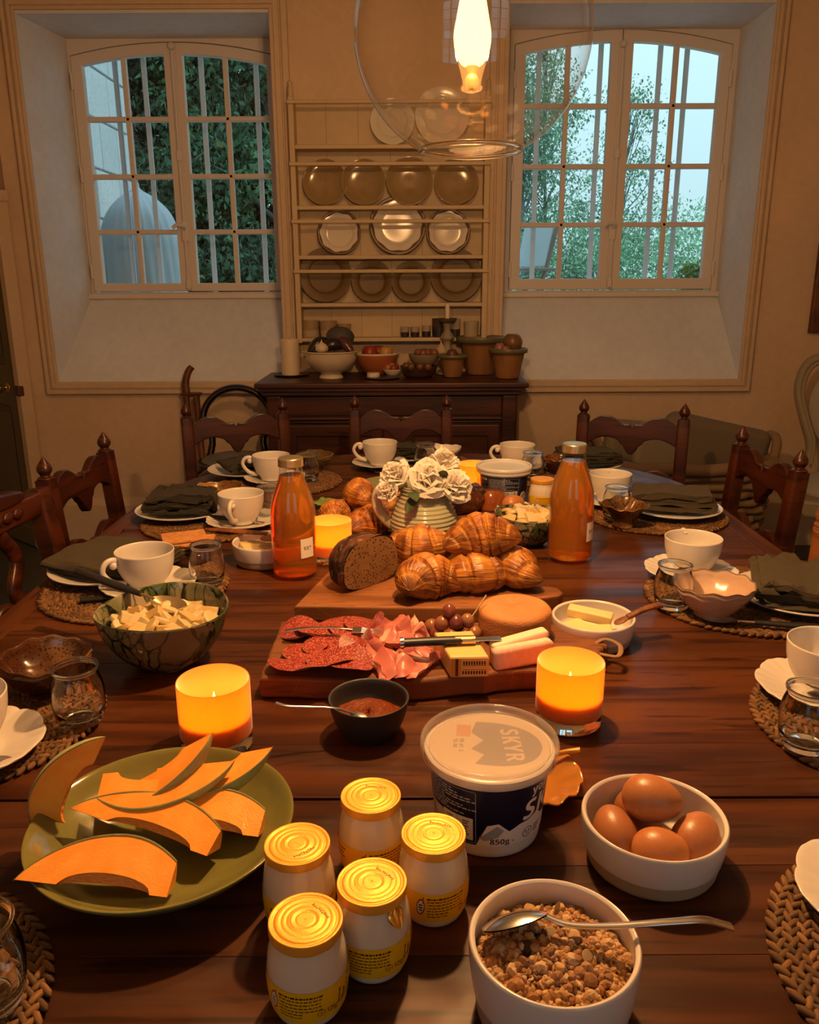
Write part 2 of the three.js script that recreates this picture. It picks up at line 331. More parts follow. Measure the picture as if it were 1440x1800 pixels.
// ---------- hanging globe lamp ----------
{
  const t = thing('pendant_lamp', 'clear glass globe lamp with a glowing bulb hanging over the table', 'lamp', [LAMP.x, 1.593, LAMP.z]);
  const GR = 0.1425, prof = [];
  for (let i = 0; i <= 40; i++) { const a = lerp(R(-64), R(80), i / 40); prof.push([GR * cos(a), GR * sin(a)]); }
  const gm = mat([1, 0.985, 0.96], 0.0, { transmission: 1, thickness: 0, ior: 1.8 });
  const globe = part('glass_globe', lathe(prof, 72), gm, t);
  const rr = GR * cos(R(-64)), ry = GR * sin(R(-64));
  part('rim', mv(new THREE.TorusGeometry(rr, 0.0032, 12, 72), 0, ry, 0, PI / 2), mat([1, 0.97, 0.92], 0.02, { transmission: 1, thickness: 0.004, ior: 1.5 }), globe);
  part('cap', lathe(spl([[0.001, 0.165], [0.03, 0.163], [0.034, 0.15], [0.034, 0.136], [0.024, 0.134]], 20), 32), M.brass, t);
  part('socket', lathe([[0.001, 0.07], [0.016, 0.07], [0.016, 0.07], [0.019, 0.09], [0.019, 0.134], [0.019, 0.134], [0.001, 0.134]], 24), mat([0.05, 0.035, 0.02], 0.4), t);
  part('cord', new THREE.CylinderGeometry(0.003, 0.003, 0.99, 8).translate(0, 0.66, 0), mat([0.03, 0.025, 0.02], 0.8), t);
  const bulb = part('bulb', lathe(spl([[0.001, -0.036], [0.012, -0.033], [0.02, -0.02], [0.0225, -0.002], [0.019, 0.02], [0.0135, 0.05], [0.0125, 0.074]], 30), 28), new THREE.MeshStandardMaterial({ color: 0xffc870, emissive: col([1, 0.62, 0.2]), emissiveIntensity: 3.2, roughness: 0.1 }), t);
  part('bulb_tip', lathe(spl([[0.0005, -0.062], [0.006, -0.06], [0.0085, -0.05], [0.006, -0.042], [0.008, -0.034]], 14), 16), M.brass, bulb);
  const l = new THREE.PointLight(new THREE.Color().setRGB(...LAMP.color), LAMP.power, 0, 2);
  l.position.set(0, LAMP.y - 1.593, 0); l.castShadow = true; l.shadow.radius = 1; t.add(l);
}

// lamp added above the frame, out of view, to brighten the back wall
{
  const t = thing('added_fill_lamp', 'added unseen lamp under a dish shade above the table, brightening the back wall', 'lamp', [FILL_LAMP.x, FILL_LAMP.y, FILL_LAMP.z]);
  part('opal_bulb', new THREE.SphereGeometry(0.06, 28, 20), new THREE.MeshStandardMaterial({ color: 0xfff0d8, emissive: col([1, 0.6, 0.28]), emissiveIntensity: 1.6, roughness: 0.4 }), t);
  part('shade', lathe([...spl([[0.2, 0.03], [0.16, 0.062], [0.08, 0.088], [0.03, 0.1], [0.0005, 0.102]], 24), ...spl([[0.0005, 0.108], [0.03, 0.106], [0.08, 0.094], [0.16, 0.068], [0.203, 0.034], [0.2, 0.03]], 24)], 48), mat([0.12, 0.1, 0.08], 0.6), t);  // shade shaped to keep the added light off the ceiling
  part('cord', new THREE.CylinderGeometry(0.003, 0.003, 0.345, 8).translate(0, 0.278, 0), mat([0.03, 0.025, 0.02], 0.8), t);
  const l = new THREE.PointLight(new THREE.Color().setRGB(1, 0.52, 0.2), FILL_LAMP.power, 0, 2); l.castShadow = true; l.shadow.radius = 2.8; t.add(l);
}

// ---------- dining table ----------
M.table = mat([0.6, 0.54, 0.47], 0.72, { map: woodDark, bumpMap: woodBump, bumpScale: 0.0006, roughnessMap: rep(woodRough, 1.3), specularIntensity: 0.4 });
M.tableTones = [[0.5, 0.47, 0.4], [0.57, 0.53, 0.44], [0.45, 0.42, 0.36], [0.53, 0.49, 0.4], [0.48, 0.45, 0.4]].map((c) => { const m = M.table.clone(); m.color.setRGB(...c); return m; });
M.tableTurned = M.table.clone();
const hwR = (z, i) => z > -2.02 ? 0.782 - i : 0.782 * Math.sqrt(Math.max(0, 1 - ((-2.02 - z) / (0.645 - i)) ** 2.6)) - i * 0.9;
const hwL = (z, i) => z > -1.8 ? 0.7 - i : 0.7 * Math.sqrt(Math.max(0, 1 - ((-1.8 - z) / (0.865 - i)) ** 3)) - i * 0.9;
{
  const t = thing('dining_table', 'long dark wooden dining table with a rounded far end, laid for breakfast', 'table', [0, 0, 0]);
  const q = rnd(77), inset = 0.045, zs = [-0.1]; let z = -0.12;
  const cuts = [-0.12, -0.235, -0.345, -0.455, -0.565, -0.675, -0.783, -0.893, -1.005, -1.12, -1.24, -1.35, -1.47, -1.58, -1.7, -1.81, -1.93, -2.04, -2.15, -2.26, -2.37, -2.48, -2.57, -2.617];
  for (let k = 0; k < cuts.length - 1; k++) {
    const gap = (cuts[k + 1] === -0.783 || cuts[k] === -0.783) ? 0.0022 : 0.00012, z0 = cuts[k] - (cuts[k] === -0.783 ? gap : 0.00012), z1 = cuts[k + 1] + (cuts[k + 1] === -0.783 ? gap : 0.0005), a = [], b = [];
    for (let i = 0; i <= 10; i++) { const zz = lerp(z0, z1, i / 10); a.push([Math.max(0.01, hwR(zz, inset)), zz]); b.push([-Math.max(0.01, hwL(zz, inset)), zz]); }
    part('plank', slab([...a, ...b.reverse()].reverse(), T - 0.032, T - (k % 3) * 0.0001, 0.0004, { ou: q() * 3, ov: q() * 3 }), M.tableTones[Math.floor(q() * 5)], t);
  }
  const ring = (i) => { const a = [], b = []; for (let k = 0; k <= 60; k++) { const zz = lerp(-0.12, -2.664 + i, 1 - (1 - k / 60) ** 1.7); a.push([Math.max(0.001, hwR(zz, i)), zz]); b.push([-Math.max(0.001, hwL(zz, i)), zz]); } return [...a, ...b.reverse()]; };
  const outer = ring(0), inner = ring(inset).map(([x, zz]) => [x, Math.min(zz, -0.121)]);
  const half = (s) => { const n = 61, o = outer.slice(s ? n : 0, s ? 2 * n : n), i2 = inner.slice(s ? n : 0, s ? 2 * n : n).reverse(); return [...o, ...i2].reverse(); };
  part('edge_band', slab(half(0), T - 0.034, T, 0.0012, { turn: true }), M.tableTones[3], t); part('edge_band', slab(half(1), T - 0.034, T, 0.0012, { turn: true }), M.tableTones[3], t);
  const ap = (i) => ring(i).map(([x, zz]) => [x, Math.min(zz, -0.2)]);
  part('apron', slab(ap(0.1).reverse(), T - 0.13, T - 0.034, 0.001, { hole: ap(0.125) }), M.table, t);
  const leg = lathe(spl([[0.028, 0], [0.034, 0.03], [0.024, 0.08], [0.03, 0.3], [0.036, 0.48], [0.026, 0.52], [0.04, 0.56], [0.04, 0.64]], 40), 24);
  for (const [x, zz] of [[-0.5, -0.35], [0.56, -0.35], [-0.48, -2.15], [0.5, -2.2]]) part('leg', leg.clone().translate(x, 0, zz), M.table, t);
}

// ---------- ladder-back chairs ----------
const chairWood = tex(512, 512, grain([0.36, 0.19, 0.1], [0.18, 0.08, 0.04], [0.47, 0.26, 0.14], 2, 20, 61));
M.chair = mat([0.55, 0.44, 0.4], 0.3, { map: chairWood, bumpMap: woodBump, bumpScale: 0.0004 });
M.rush = mat([0.35, 0.26, 0.13], 0.9, { bumpMap: woodBump, bumpScale: 0.002 });
function waveRail(w, h, dip, drop) {              // two arches with a notch and a pendant between them
  const t = [], b = []; const n = 36;
  for (let i = 0; i <= n; i++) {
    const x = (i / n - 0.5) * w, k = Math.abs(x) / (w / 2);
    const up = 0.032 * sin(PI * clamp((1 - k) * 1.25, 0, 1)) + (k < 0.06 ? -dip * (1 - k / 0.06) : 0) + 0.012 * (1 - k);
    t.push([x, h + up]);
    const dn = 0.026 * sin(PI * clamp((1 - k) * 1.1 - 0.02, 0, 1)) - (k < 0.3 ? drop * (0.5 + 0.5 * cos(PI * k / 0.3)) : 0) + (k < 0.25 && k > 0.12 ? 0.004 * sin((k - 0.12) * 48) : 0);
    b.push([x, dn]);
  }
  return plate2([...b, ...t.reverse()], 0.022, 0.0035);
}
function makeChair(label) {
  const t = thing('ladder_back_chair', label, 'chair');
  const W = 0.165;
  for (const s of [-1, 1]) {
    const post = sweep([[s * W, 0, 0.03], [s * W, 0.45, 0.0], [s * W, 0.86, -0.035]], 0.0205, 12, 20, { square: 0.42, up: [0, 0, 1], su: 0.1, sv: 0.9 });
    const p = part('back_post', post, M.chair, t);
    part('finial', lathe(spl([[0.017, 0], [0.019, 0.004], [0.012, 0.009], [0.0115, 0.012], [0.0175, 0.022], [0.0165, 0.032], [0.0085, 0.045], [0.0005, 0.056]], 26), 16).translate(s * W, 0.859, -0.035), M.chair, p);
    part('front_leg', sweep([[s * 0.2, 0, 0.4], [s * 0.2, 0.45, 0.4]], 0.024, 6, 8, { phase: PI / 8, up: [0, 0, 1] }), M.chair, t);
    part('stretcher', sweep([[s * W, 0.2, 0.02], [s * 0.2, 0.2, 0.4]], 0.012, 6, 8), M.chair, t);
  }
  part('top_rail', waveRail(2 * W - 0.02, 0.062, 0.016, 0.03).rotateX(-0.08).translate(0, 0.765, -0.027), M.chair, t);
  part('middle_rail', waveRail(2 * W - 0.02, 0.05, 0.012, 0.024).rotateX(-0.08).translate(0, 0.6, -0.013), M.chair, t);
  part('lower_rail', box(2 * W - 0.02, 0.03, 0.02, 0, 0.5, 0, 0.004), M.chair, t);
  part('seat', slab([[-0.18, 0], [0.18, 0], [0.215, 0.42], [-0.215, 0.42]].reverse(), 0.44, 0.475, 0.012), M.rush, t);
  part('front_stretcher', sweep([[-0.2, 0.28, 0.4], [0.2, 0.28, 0.4]], 0.014, 6, 8), M.chair, t);
  return t;
}
{
  const g = 'dark ladder-back chairs round the table';
  const c0 = makeChair('dark ladder-back chair at the far end of the table in front of the sideboard'); c0.userData.group = g; c0.position.set(-0.03, 0, -2.9);
  dup(c0, 'dark ladder-back chair standing before the round-backed chair and the leaning wooden frame', [-0.59, 0, -2.79], R(20), g);
  dup(c0, 'dark ladder-back chair standing before the wicker basket of cushions', [0.745, 0, -2.72], R(-21), g);
  dup(c0, 'dark ladder-back chair at the left long side of the table, beside the carved chair', [-0.815, 0, -2.05], R(86), g);
  dup(c0, 'dark ladder-back chair at the right long side of the table, facing the covered plate', [0.905, 0, -2.1], R(-88), g);
}
// carved chair at the left edge
{
  const t = thing('carved_chair', 'dark carved chair with an oval lattice medallion in its back', 'chair', [-0.785, 0, -1.535], R(82));
  // back posts lie along local x; they rake away from the seat
  for (const s of [-1, 1]) { part('back_post', sweep([[s * 0.2, 0, 0.06], [s * 0.2, 0.45, 0], [s * 0.215, 0.87, -0.07]], 0.024, 12, 20, { square: 0.42, up: [0, 0, 1] }), M.chair, t); part('front_leg', sweep([[s * 0.21, 0, 0.42], [s * 0.21, 0.45, 0.42]], 0.026, 6, 8), M.chair, t); }
  part('top_rail', box(0.44, 0.055, 0.034, 0, 0.815, -0.065, 0.008), M.chair, t);
  const crest = part('crest', plate2(spl([[-0.13, 0], [0.13, 0], [0.13, 0.014], [0.05, 0.028], [0, 0.034], [-0.05, 0.028], [-0.13, 0.014], [-0.13, 0]], 40).slice(0, -1).map((p) => [p[0], p[1]]), 0.045, 0.005).translate(0, 0.87, -0.066), M.chair, t);
  part('carving', merge([-3, -2, -1, 0, 1, 2, 3].map((k) => mv(new THREE.SphereGeometry(0.014, 10, 8), k * 0.034, 0.845, -0.046, 0, 0, 0, [1.2, 0.9, 0.5]))), M.chair, crest);
  for (const s of [-1, 1]) part('splat_scroll', sweep([[s * 0.05, 0.815, -0.06], [s * 0.085, 0.75, -0.052], [s * 0.055, 0.69, -0.045], [s * 0.085, 0.62, -0.035], [s * 0.06, 0.5, -0.012]], (v) => [0.019, 0.012], 24, 8, { up: [0, 0, 1] }), M.chair, t);
  const md = part('medallion', mv(new THREE.TorusGeometry(0.062, 0.014, 10, 36), 0, 0.6, -0.028, -0.12, 0, 0, [0.85, 1.1, 1]), M.chair, t);
  const lat = []; for (let k = -2; k <= 2; k++) for (const s of [-1, 1]) lat.push(mv(box(0.006, 0.11, 0.006, 0, -0.055, 0, 0.002), k * 0.024, 0.6, -0.028, -0.12, 0, s * 0.7));
  part('lattice', merge(lat), M.chair, md);
  part('lower_rail', box(0.4, 0.04, 0.03, 0, 0.49, -0.008, 0.006), M.chair, t);
  part('seat', slab([[-0.21, 0], [0.21, 0], [0.235, 0.45], [-0.235, 0.45]].reverse(), 0.44, 0.49, 0.016), mat([0.05, 0.03, 0.02], 0.7), t);
}
// round-backed chair beside the sideboard
{
  const bw = mat([0.1, 0.055, 0.035], 0.3, { map: chairWood });
  const t = thing('round_back_chair', 'dark bentwood chair with a round open back against the wall beside the sideboard', 'chair', [-0.8, 0, -3.72], R(4));
  const arc = []; for (let i = 0; i <= 18; i++) { const a = lerp(R(-38), R(218), i / 18); arc.push([0.157 * cos(a) * (a < 0 || a > PI ? 0.95 : 1), 0.685 + 0.145 * sin(a), -0.1 - 0.03 * sin(a)]); }
  part('back_loop', sweep([[0.13, 0.52, -0.06], ...arc, [-0.13, 0.52, -0.06]], (v) => [0.016, 0.022], 60, 10, { up: [0, 0, 1] }), bw, t);
  for (const s of [-1, 1]) part('back_leg', sweep([[s * 0.16, 0, -0.16], [s * 0.14, 0.3, -0.1], [s * 0.13, 0.53, -0.06]], 0.018, 12, 8), bw, t);
  for (const s of [-1, 1]) part('front_leg', sweep([[s * 0.15, 0, 0.24], [s * 0.135, 0.25, 0.2], [s * 0.135, 0.5, 0.18]], 0.018, 12, 8), bw, t);
  const se = []; for (let i = 0; i < 36; i++) { const a = i / 36 * PI * 2; se.push([0.168 * cos(a) * (1 + 0.06 * sin(a)), 0.06 + 0.2 * sin(a)]); }
  part('seat_frame', slab(se.slice().reverse(), 0.49, 0.53, 0.012), bw, t);
  part('seat', slab(se.map(([x, z]) => [x * 0.86, 0.06 + (z - 0.06) * 0.86]).reverse(), 0.525, 0.536, 0.004), mat([0.16, 0.13, 0.11], 0.5), t);
}
// grey painted armless chair at the right edge
{
  const gp = mat([0.3, 0.25, 0.16], 0.6, { map: plasterMap }), up = mat([0.32, 0.29, 0.24], 0.9, { bumpMap: plasterBump, bumpScale: 0.001 });
  const t = thing('painted_chair', 'grey painted curved-frame chair with an upholstered seat before the right end of the wall', 'chair', [1.93, 0, -3.5], R(-18));
  const half = (s) => [[s * 0.17, 0.5, -0.02], [s * 0.165, 0.6, -0.04], [s * 0.205, 0.72, -0.06], [s * 0.235, 0.85, -0.085], [s * 0.2, 0.955, -0.1], [s * 0.1, 0.985, -0.105], [0, 1.0, -0.106]];
  part('back_frame', merge([sweep([...half(-1), ...half(1).reverse().slice(1)], (v) => [0.02, 0.028], 60, 10, { up: [0, 0, 1] }), sweep([...half(-1), ...half(1).reverse().slice(1)].map(([x, y, z]) => [x * 0.93, 0.75 + (y - 0.75) * 0.93, z + 0.02]), 0.009, 60, 8, { up: [0, 0, 1] })]), gp, t);
  part('back_cushion', mv(new THREE.SphereGeometry(1, 28, 18), 0, 0.77, -0.07, -0.15, 0, 0, [0.19, 0.21, 0.03]), up, t);
  part('seat_rail', slab([[-0.22, -0.04], [0.22, -0.04], [0.27, 0.4], [0.1, 0.44], [-0.1, 0.44], [-0.27, 0.4]].reverse(), 0.38, 0.45, 0.012), gp, t);
  part('seat_cushion', mv(new THREE.SphereGeometry(1, 28, 18), 0, 0.46, 0.19, 0, 0, 0, [0.25, 0.06, 0.24]), up, t);
  for (const [x, z] of [[-0.25, 0.4], [0.25, 0.4], [-0.2, 0], [0.2, 0]]) part('leg', sweep([[x, 0.4, z], [x * 1.12, 0.3, z + 0.03], [x * 0.98, 0.12, z], [x * 1.1, 0.01, z + 0.04]], (v) => [0.03 - 0.016 * v, 0.03 - 0.016 * v], 18, 10), gp, t);
}
// slim wooden frame leaning on the wall
{
  const wm = mat([0.36, 0.2, 0.095], 0.5, { map: woodMid });
  const t = thing('folding_stand', 'slim folded wooden stand with a curved handle leaning beside the round-backed chair', 'stand', [-0.965, 0, -3.62]);
  const a = [-0.1, 0.73, -0.27];
  part('rail', sweep([[0.06, 0, 0.1], [-0.04, 0.42, -0.12], [-0.1, 0.79, -0.3]], 0.015, 12, 8, { square: 0.6, up: [0, 0, 1] }), wm, t);
  part('rail', sweep([[0.11, 0, 0.1], [0.006, 0.42, -0.12], [-0.052, 0.785, -0.3]], 0.015, 12, 8, { square: 0.6, up: [0, 0, 1] }), wm, t);
  part('cap', box(0.095, 0.012, 0.04, -0.075, 0.786, -0.3, 0.004), wm, t);
  part('handle', sweep([[-0.098, 0.79, -0.3], [-0.1, 0.85, -0.31], [-0.083, 0.9, -0.32], [-0.068, 0.918, -0.325]], (v) => [0.019 - 0.004 * v, 0.016], 16, 10, { up: [0, 0, 1] }), wm, t);
  part('brace', box(0.1, 0.03, 0.02, 0.0, 0.3, -0.06, 0.004), wm, t);
}
// picture frame
{
  const t = thing('picture_frame', 'pale wooden picture frame hanging on the right end of the back wall', 'picture', [2.18, 1.06, -3.985]);
  const f = plate2(rect(-0.275, 0.275, 0, 0.86), 0.03, 0.005, { holes: [rect(-0.235, 0.235, 0.04, 0.82)] });
  part('frame', f, mat([0.4, 0.27, 0.16], 0.5, { map: woodMid }), t); part('inner_strip', plate2(rect(-0.238, 0.238, 0.037, 0.823), 0.02, 0.002, { holes: [rect(-0.225, 0.225, 0.05, 0.81)] }), mat([0.7, 0.62, 0.48], 0.5), t);
  part('print', box(0.46, 0.78, 0.006, 0, 0.04, -0.005, 0), mat([0.4, 0.36, 0.28], 0.8, { map: plasterMap }), t);
}
// basket with cushions
{
  const wk = mat([0.2, 0.125, 0.06], 0.8);
  const t = thing('wicker_basket', 'big dark wicker basket behind the chairs by the wall under the right window', 'basket', [1.16, 0, -3.42]);
  const rings = []; for (let k = 0; k < 15; k++) { const y = 0.03 + k * 0.036, s = 0.86 + 0.14 * k / 14, n = 26; const pts = []; for (let i = 0; i < n; i++) { const a = i / n * PI * 2; const off = ((i + k) % 2 ? 0.012 : -0.012); pts.push([(0.34 * s + off) * Math.sign(cos(a)) * Math.abs(cos(a)) ** 0.6, y, (0.21 * s + off) * Math.sign(sin(a)) * Math.abs(sin(a)) ** 0.6]); } rings.push(sweep(pts, 0.0165, 78, 6, { closed: true })); }
  const wv = part('weave', merge(rings), wk, t); wv.userData.kind = 'stuff';
  const rim = []; for (let i = 0; i < 24; i++) { const a = i / 24 * PI * 2; rim.push([0.355 * Math.sign(cos(a)) * Math.abs(cos(a)) ** 0.6, 0.57 + (i % 2) * 0.008, 0.225 * Math.sign(sin(a)) * Math.abs(sin(a)) ** 0.6]); }
  part('rim', sweep(rim, 0.026, 72, 8, { closed: true }), wk, t);
  for (const s of [-1, 1]) part('handle', sweep([[s * 0.35, 0.56, -0.09], [s * 0.375, 0.66, -0.05], [s * 0.375, 0.66, 0.05], [s * 0.35, 0.56, 0.09]], 0.02, 16, 8), wk, t);
  part('base', slab(rim.map((q) => [q[0] * 0.85, q[2] * 0.85]).reverse(), 0.005, 0.03, 0.003), wk, t);
  const cu = [mat([0.17, 0.145, 0.11], 0.9), mat([0.14, 0.11, 0.075], 0.9), mat([0.2, 0.17, 0.13], 0.9)];
  const cush = (w, h, d, s) => wobble(new RoundedBoxGeometry(w, h, d, 5, d * 0.45), 0.012, 14, s);
  solo('cushion', cush(0.2, 0.5, 0.075, 1), cu[0], 'upright grey-brown cushion on the left of the three in the basket', 'cushion', [0.915, 0.48, -3.47], R(12), 'cushions in the wicker basket').rotation.z = -0.14;
  solo('cushion', cush(0.2, 0.5, 0.06, 2), cu[2], 'slim upright cushion wedged in the middle of the three in the basket', 'cushion', [1.02, 0.49, -3.38], R(8), 'cushions in the wicker basket').rotation.z = -0.14;
  solo('cushion', cush(0.46, 0.42, 0.1, 3), cu[1], 'wide brown cushion sloping across the right of the basket', 'cushion', [1.27, 0.53, -3.42], R(2), 'cushions in the wicker basket').rotation.z = -0.2;
}

// ---------- sideboard ----------
const SB = { x: -0.075, top: 0.885 };
{
  const sw = mat([0.5, 0.4, 0.36], 0.4, { map: chairWood, bumpMap: woodBump, bumpScale: 0.0005 });
  const t = thing('sideboard', 'dark wooden sideboard with a moulded top against the back wall', 'sideboard', [SB.x, 0, -3.765]);
  const W = 1.1, D = 0.41;
  part('top', slab(rect(-0.592, 0.592, -0.225, 0.225).reverse(), SB.top - 0.024, SB.top, 0.006, { seg: 3 }), sw, t);
  part('cornice', merge([slab(rect(-0.58, 0.58, -0.222, 0.213).reverse(), SB.top - 0.04, SB.top - 0.022, 0.004), slab(rect(-0.565, 0.565, -0.222, 0.2).reverse(), SB.top - 0.06, SB.top - 0.038, 0.006)]), sw, t);
  part('carcass', box(W, 0.72, D - 0.02, 0, 0.1, -0.025, 0.004), sw, t);
  part('frieze', box(W - 0.1, 0.085, 0.014, 0, 0.735, D / 2 - 0.036, 0.004), sw, t);
  part('moulding', merge([box(W - 0.04, 0.016, 0.03, 0, 0.715, D / 2 - 0.032, 0.006), box(W - 0.04, 0.01, 0.022, 0, 0.703, D / 2 - 0.034, 0.004)]), sw, t);
  for (const x of [-W / 2 + 0.035, W / 2 - 0.035]) part('corner_post', box(0.07, 0.8, 0.03, x, 0.03, D / 2 - 0.026, 0.012), sw, t);
  part('stile', box(0.08, 0.6, 0.02, 0, 0.1, D / 2 - 0.03, 0.004), sw, t);
  for (const s of [-1, 1]) {
    const d = part('door', plate2(rect(-0.215, 0.215, 0, 0.575), 0.022, 0.004, { holes: [rect(-0.165, 0.165, 0.05, 0.525)] }).translate(s * 0.258, 0.12, D / 2 - 0.03), sw, t);
    part('panel', box(0.34, 0.485, 0.012, s * 0.258, 0.165, D / 2 - 0.034, 0.003), sw, d);
    part('knob', mv(lathe(spl([[0.006, 0], [0.005, 0.008], [0.011, 0.014], [0.01, 0.022], [0.0005, 0.025]], 14), 14), s * 0.075, 0.42, D / 2 - 0.018, PI / 2), M.brass, d);
  }
  part('plinth', box(W + 0.03, 0.1, D - 0.01, 0, 0, -0.02, 0.006), sw, t);
}

// ---------- plate rack on the wall ----------
M.rack = mat([0.6, 0.46, 0.29], 0.55, { map: plasterMap });
const shelfY = [1.883, 1.632, 1.42, 1.21, 1.053];
{
  const t = thing('plate_rack', 'tall cream painted plate rack with rails, fixed to the wall above the sideboard', 'rack', [-0.079, 0, -3.985]);
  for (let k = 0; k < 6; k++) part('back_board', box(0.143, 1.02, 0.01, -0.3575 + k * 0.143, 1.045, 0, 0.002), M.rack, t);
  for (const s of [-1, 1]) part('side_post', slab([[s * 0.428 - 0.011, -0.005], [s * 0.428 + 0.011, -0.005], [s * 0.428 + 0.011, 0.1], [s * 0.428 - 0.011, 0.1]].reverse(), 1.03, 2.075, 0.003), M.rack, t);
  part('post_tip', lathe(spl([[0.011, 0], [0.012, 0.02], [0.009, 0.05], [0.011, 0.06], [0.0005, 0.07]], 16), 12).translate(-0.428, 2.073, 0.085), M.rack, t);
  part('post_tip', lathe(spl([[0.011, 0], [0.012, 0.02], [0.009, 0.05], [0.011, 0.06], [0.0005, 0.07]], 16), 12).translate(0.428, 2.073, 0.085), M.rack, t);
  for (const y of shelfY) part('shelf', box(0.836, 0.018, 0.095, 0, y - 0.018, 0.05, 0.004), M.rack, t);
  for (const y of [2.052, 1.803, 1.564, 1.35]) part('rail', box(0.888, 0.016, 0.014, 0, y - 0.008, 0.105, 0.004), M.rack, t);
}

// ---------- crockery ----------
M.ceramic = mat([0.66, 0.61, 0.56], 0.22);
M.glass = mat([0.97, 0.99, 0.98], 0.0, { transmission: 1, thickness: 0, ior: 1.5 });
M.solidGlass = mat([0.97, 0.98, 0.97], 0.0, { transmission: 1, thickness: 0.003, ior: 1.48 });
M.steel = mat([0.72, 0.7, 0.67], 0.18, { metalness: 1 });
M.blackPlastic = mat([0.015, 0.014, 0.013], 0.4);
const at3 = (x, z, h = 0) => [x, T + h, z], MAT_H = 0.0085;
// braided round mats
const strawTex = tex(256, 256, (u, v) => mix3([0.42, 0.29, 0.16], [0.74, 0.57, 0.36], fbm(u, v, 3, 40, 3, 5)));
M.straw = mat([0.62, 0.56, 0.5], 0.75, { map: strawTex, vertexColors: true });
const matGeo = (() => {
  const q = rnd(31), P = [], N = [], C = [], U = [], I = [], unit = new THREE.SphereGeometry(1, 6, 5), up = unit.attributes.position, un = unit.attributes.normal, ui = unit.index;
  const m = new THREE.Matrix4(), p = V(0, 0, 0), n = V(0, 0, 0); let base = 0;
  const put = (x, y, z, ry, rz, sx, sy, sz, k) => {
    m.compose(V(x, y, z), new THREE.Quaternion().setFromEuler(new THREE.Euler(0, ry, rz, 'YXZ')), V(sx, sy, sz));
    const nm = new THREE.Matrix3().getNormalMatrix(m), tone = 0.42 + 0.72 * q();
    for (let i = 0; i < up.count; i++) { p.fromBufferAttribute(up, i).applyMatrix4(m); n.fromBufferAttribute(un, i).applyMatrix3(nm).normalize(); P.push(p.x, p.y, p.z); N.push(n.x, n.y, n.z); U.push(up.getX(i) * 0.1 + k * 0.37, up.getY(i) * 0.1 + up.getZ(i) * 0.1 + k * 0.11); C.push(tone, tone * (0.93 + 0.05 * q()), tone * 0.86); }
    for (let i = 0; i < ui.count; i++) I.push(base + ui.getX(i)); base += up.count;
  };
  for (let r = 0.008, k = 0; r < 0.17; r += 0.0118, k++) {
    const cnt = Math.max(5, Math.round(PI * 2 * r / 0.0125));
    for (let i = 0; i < cnt; i++) for (const s of [-1, 1]) {
      const a = (i + (s > 0 ? 0.5 : 0) + (q() - 0.5) * 0.2) / cnt * PI * 2, rr = r + s * 0.0029 + (q() - 0.5) * 0.001;
      put(rr * cos(a), 0.0042 + (q() - 0.5) * 0.001, -rr * sin(a), a + PI / 2 + s * 0.62 + (q() - 0.5) * 0.25, (q() - 0.5) * 0.3, 0.0092 + q() * 0.0015, 0.004, 0.0036, k + i * 0.1);
    }
  }
  const g = new THREE.BufferGeometry(); g.setAttribute('position', new THREE.Float32BufferAttribute(P, 3)); g.setAttribute('normal', new THREE.Float32BufferAttribute(N, 3)); g.setAttribute('color', new THREE.Float32BufferAttribute(C, 3)); g.setAttribute('uv', new THREE.Float32BufferAttribute(U, 2)); g.setIndex(I); return g;
})();
{
  const pr = thing('placemat', 'braided straw placemat under the brown speckled bowl and the cup at the left edge', 'placemat', at3(-0.572, -0.945), 0.3, 'braided straw placemats');
  const b = part('braid', matGeo, M.straw, pr); b.userData.kind = 'stuff';
  part('backing', slab(Array.from({ length: 40 }, (_, i) => [0.158 * cos(i / 40 * PI * 2), 0.158 * sin(i / 40 * PI * 2)]).reverse(), 0.0005, 0.003, 0.0005), mat([0.1, 0.065, 0.035], 0.9), pr);
  [['braided straw placemat behind the marbled fruit bowl, under the olive napkin and cup', -0.508, -1.425], ['braided straw placemat under the dark ruffled napkin plate behind the left juice bottle', -0.462, -1.862], ['braided straw placemat at the far left corner of the table, under a cup', -0.36, -2.25], ['braided straw placemat at the far end of the table behind the white flowers', 0.035, -2.465], ['braided straw placemat at the far right, under the brown bowl and rolled napkin', 0.42, -2.33], ['braided straw placemat under the brown pointed bowl and the folded plain napkin at right', 0.59, -1.9], ['braided straw placemat under the cream bowl and the glass beside the butter dish', 0.592, -1.36], ['braided straw placemat at the right edge under a cup and glass, above the egg bowl', 0.612, -0.925], ['braided straw placemat at the lower right corner, only its edge in view', 0.468, -0.53], ['braided straw placemat at the lower left corner, only its edge in view', -0.452, -0.485]]
    .forEach(([l, x, z], i) => dup(pr, l, at3(x, z), i * 1.3));
}
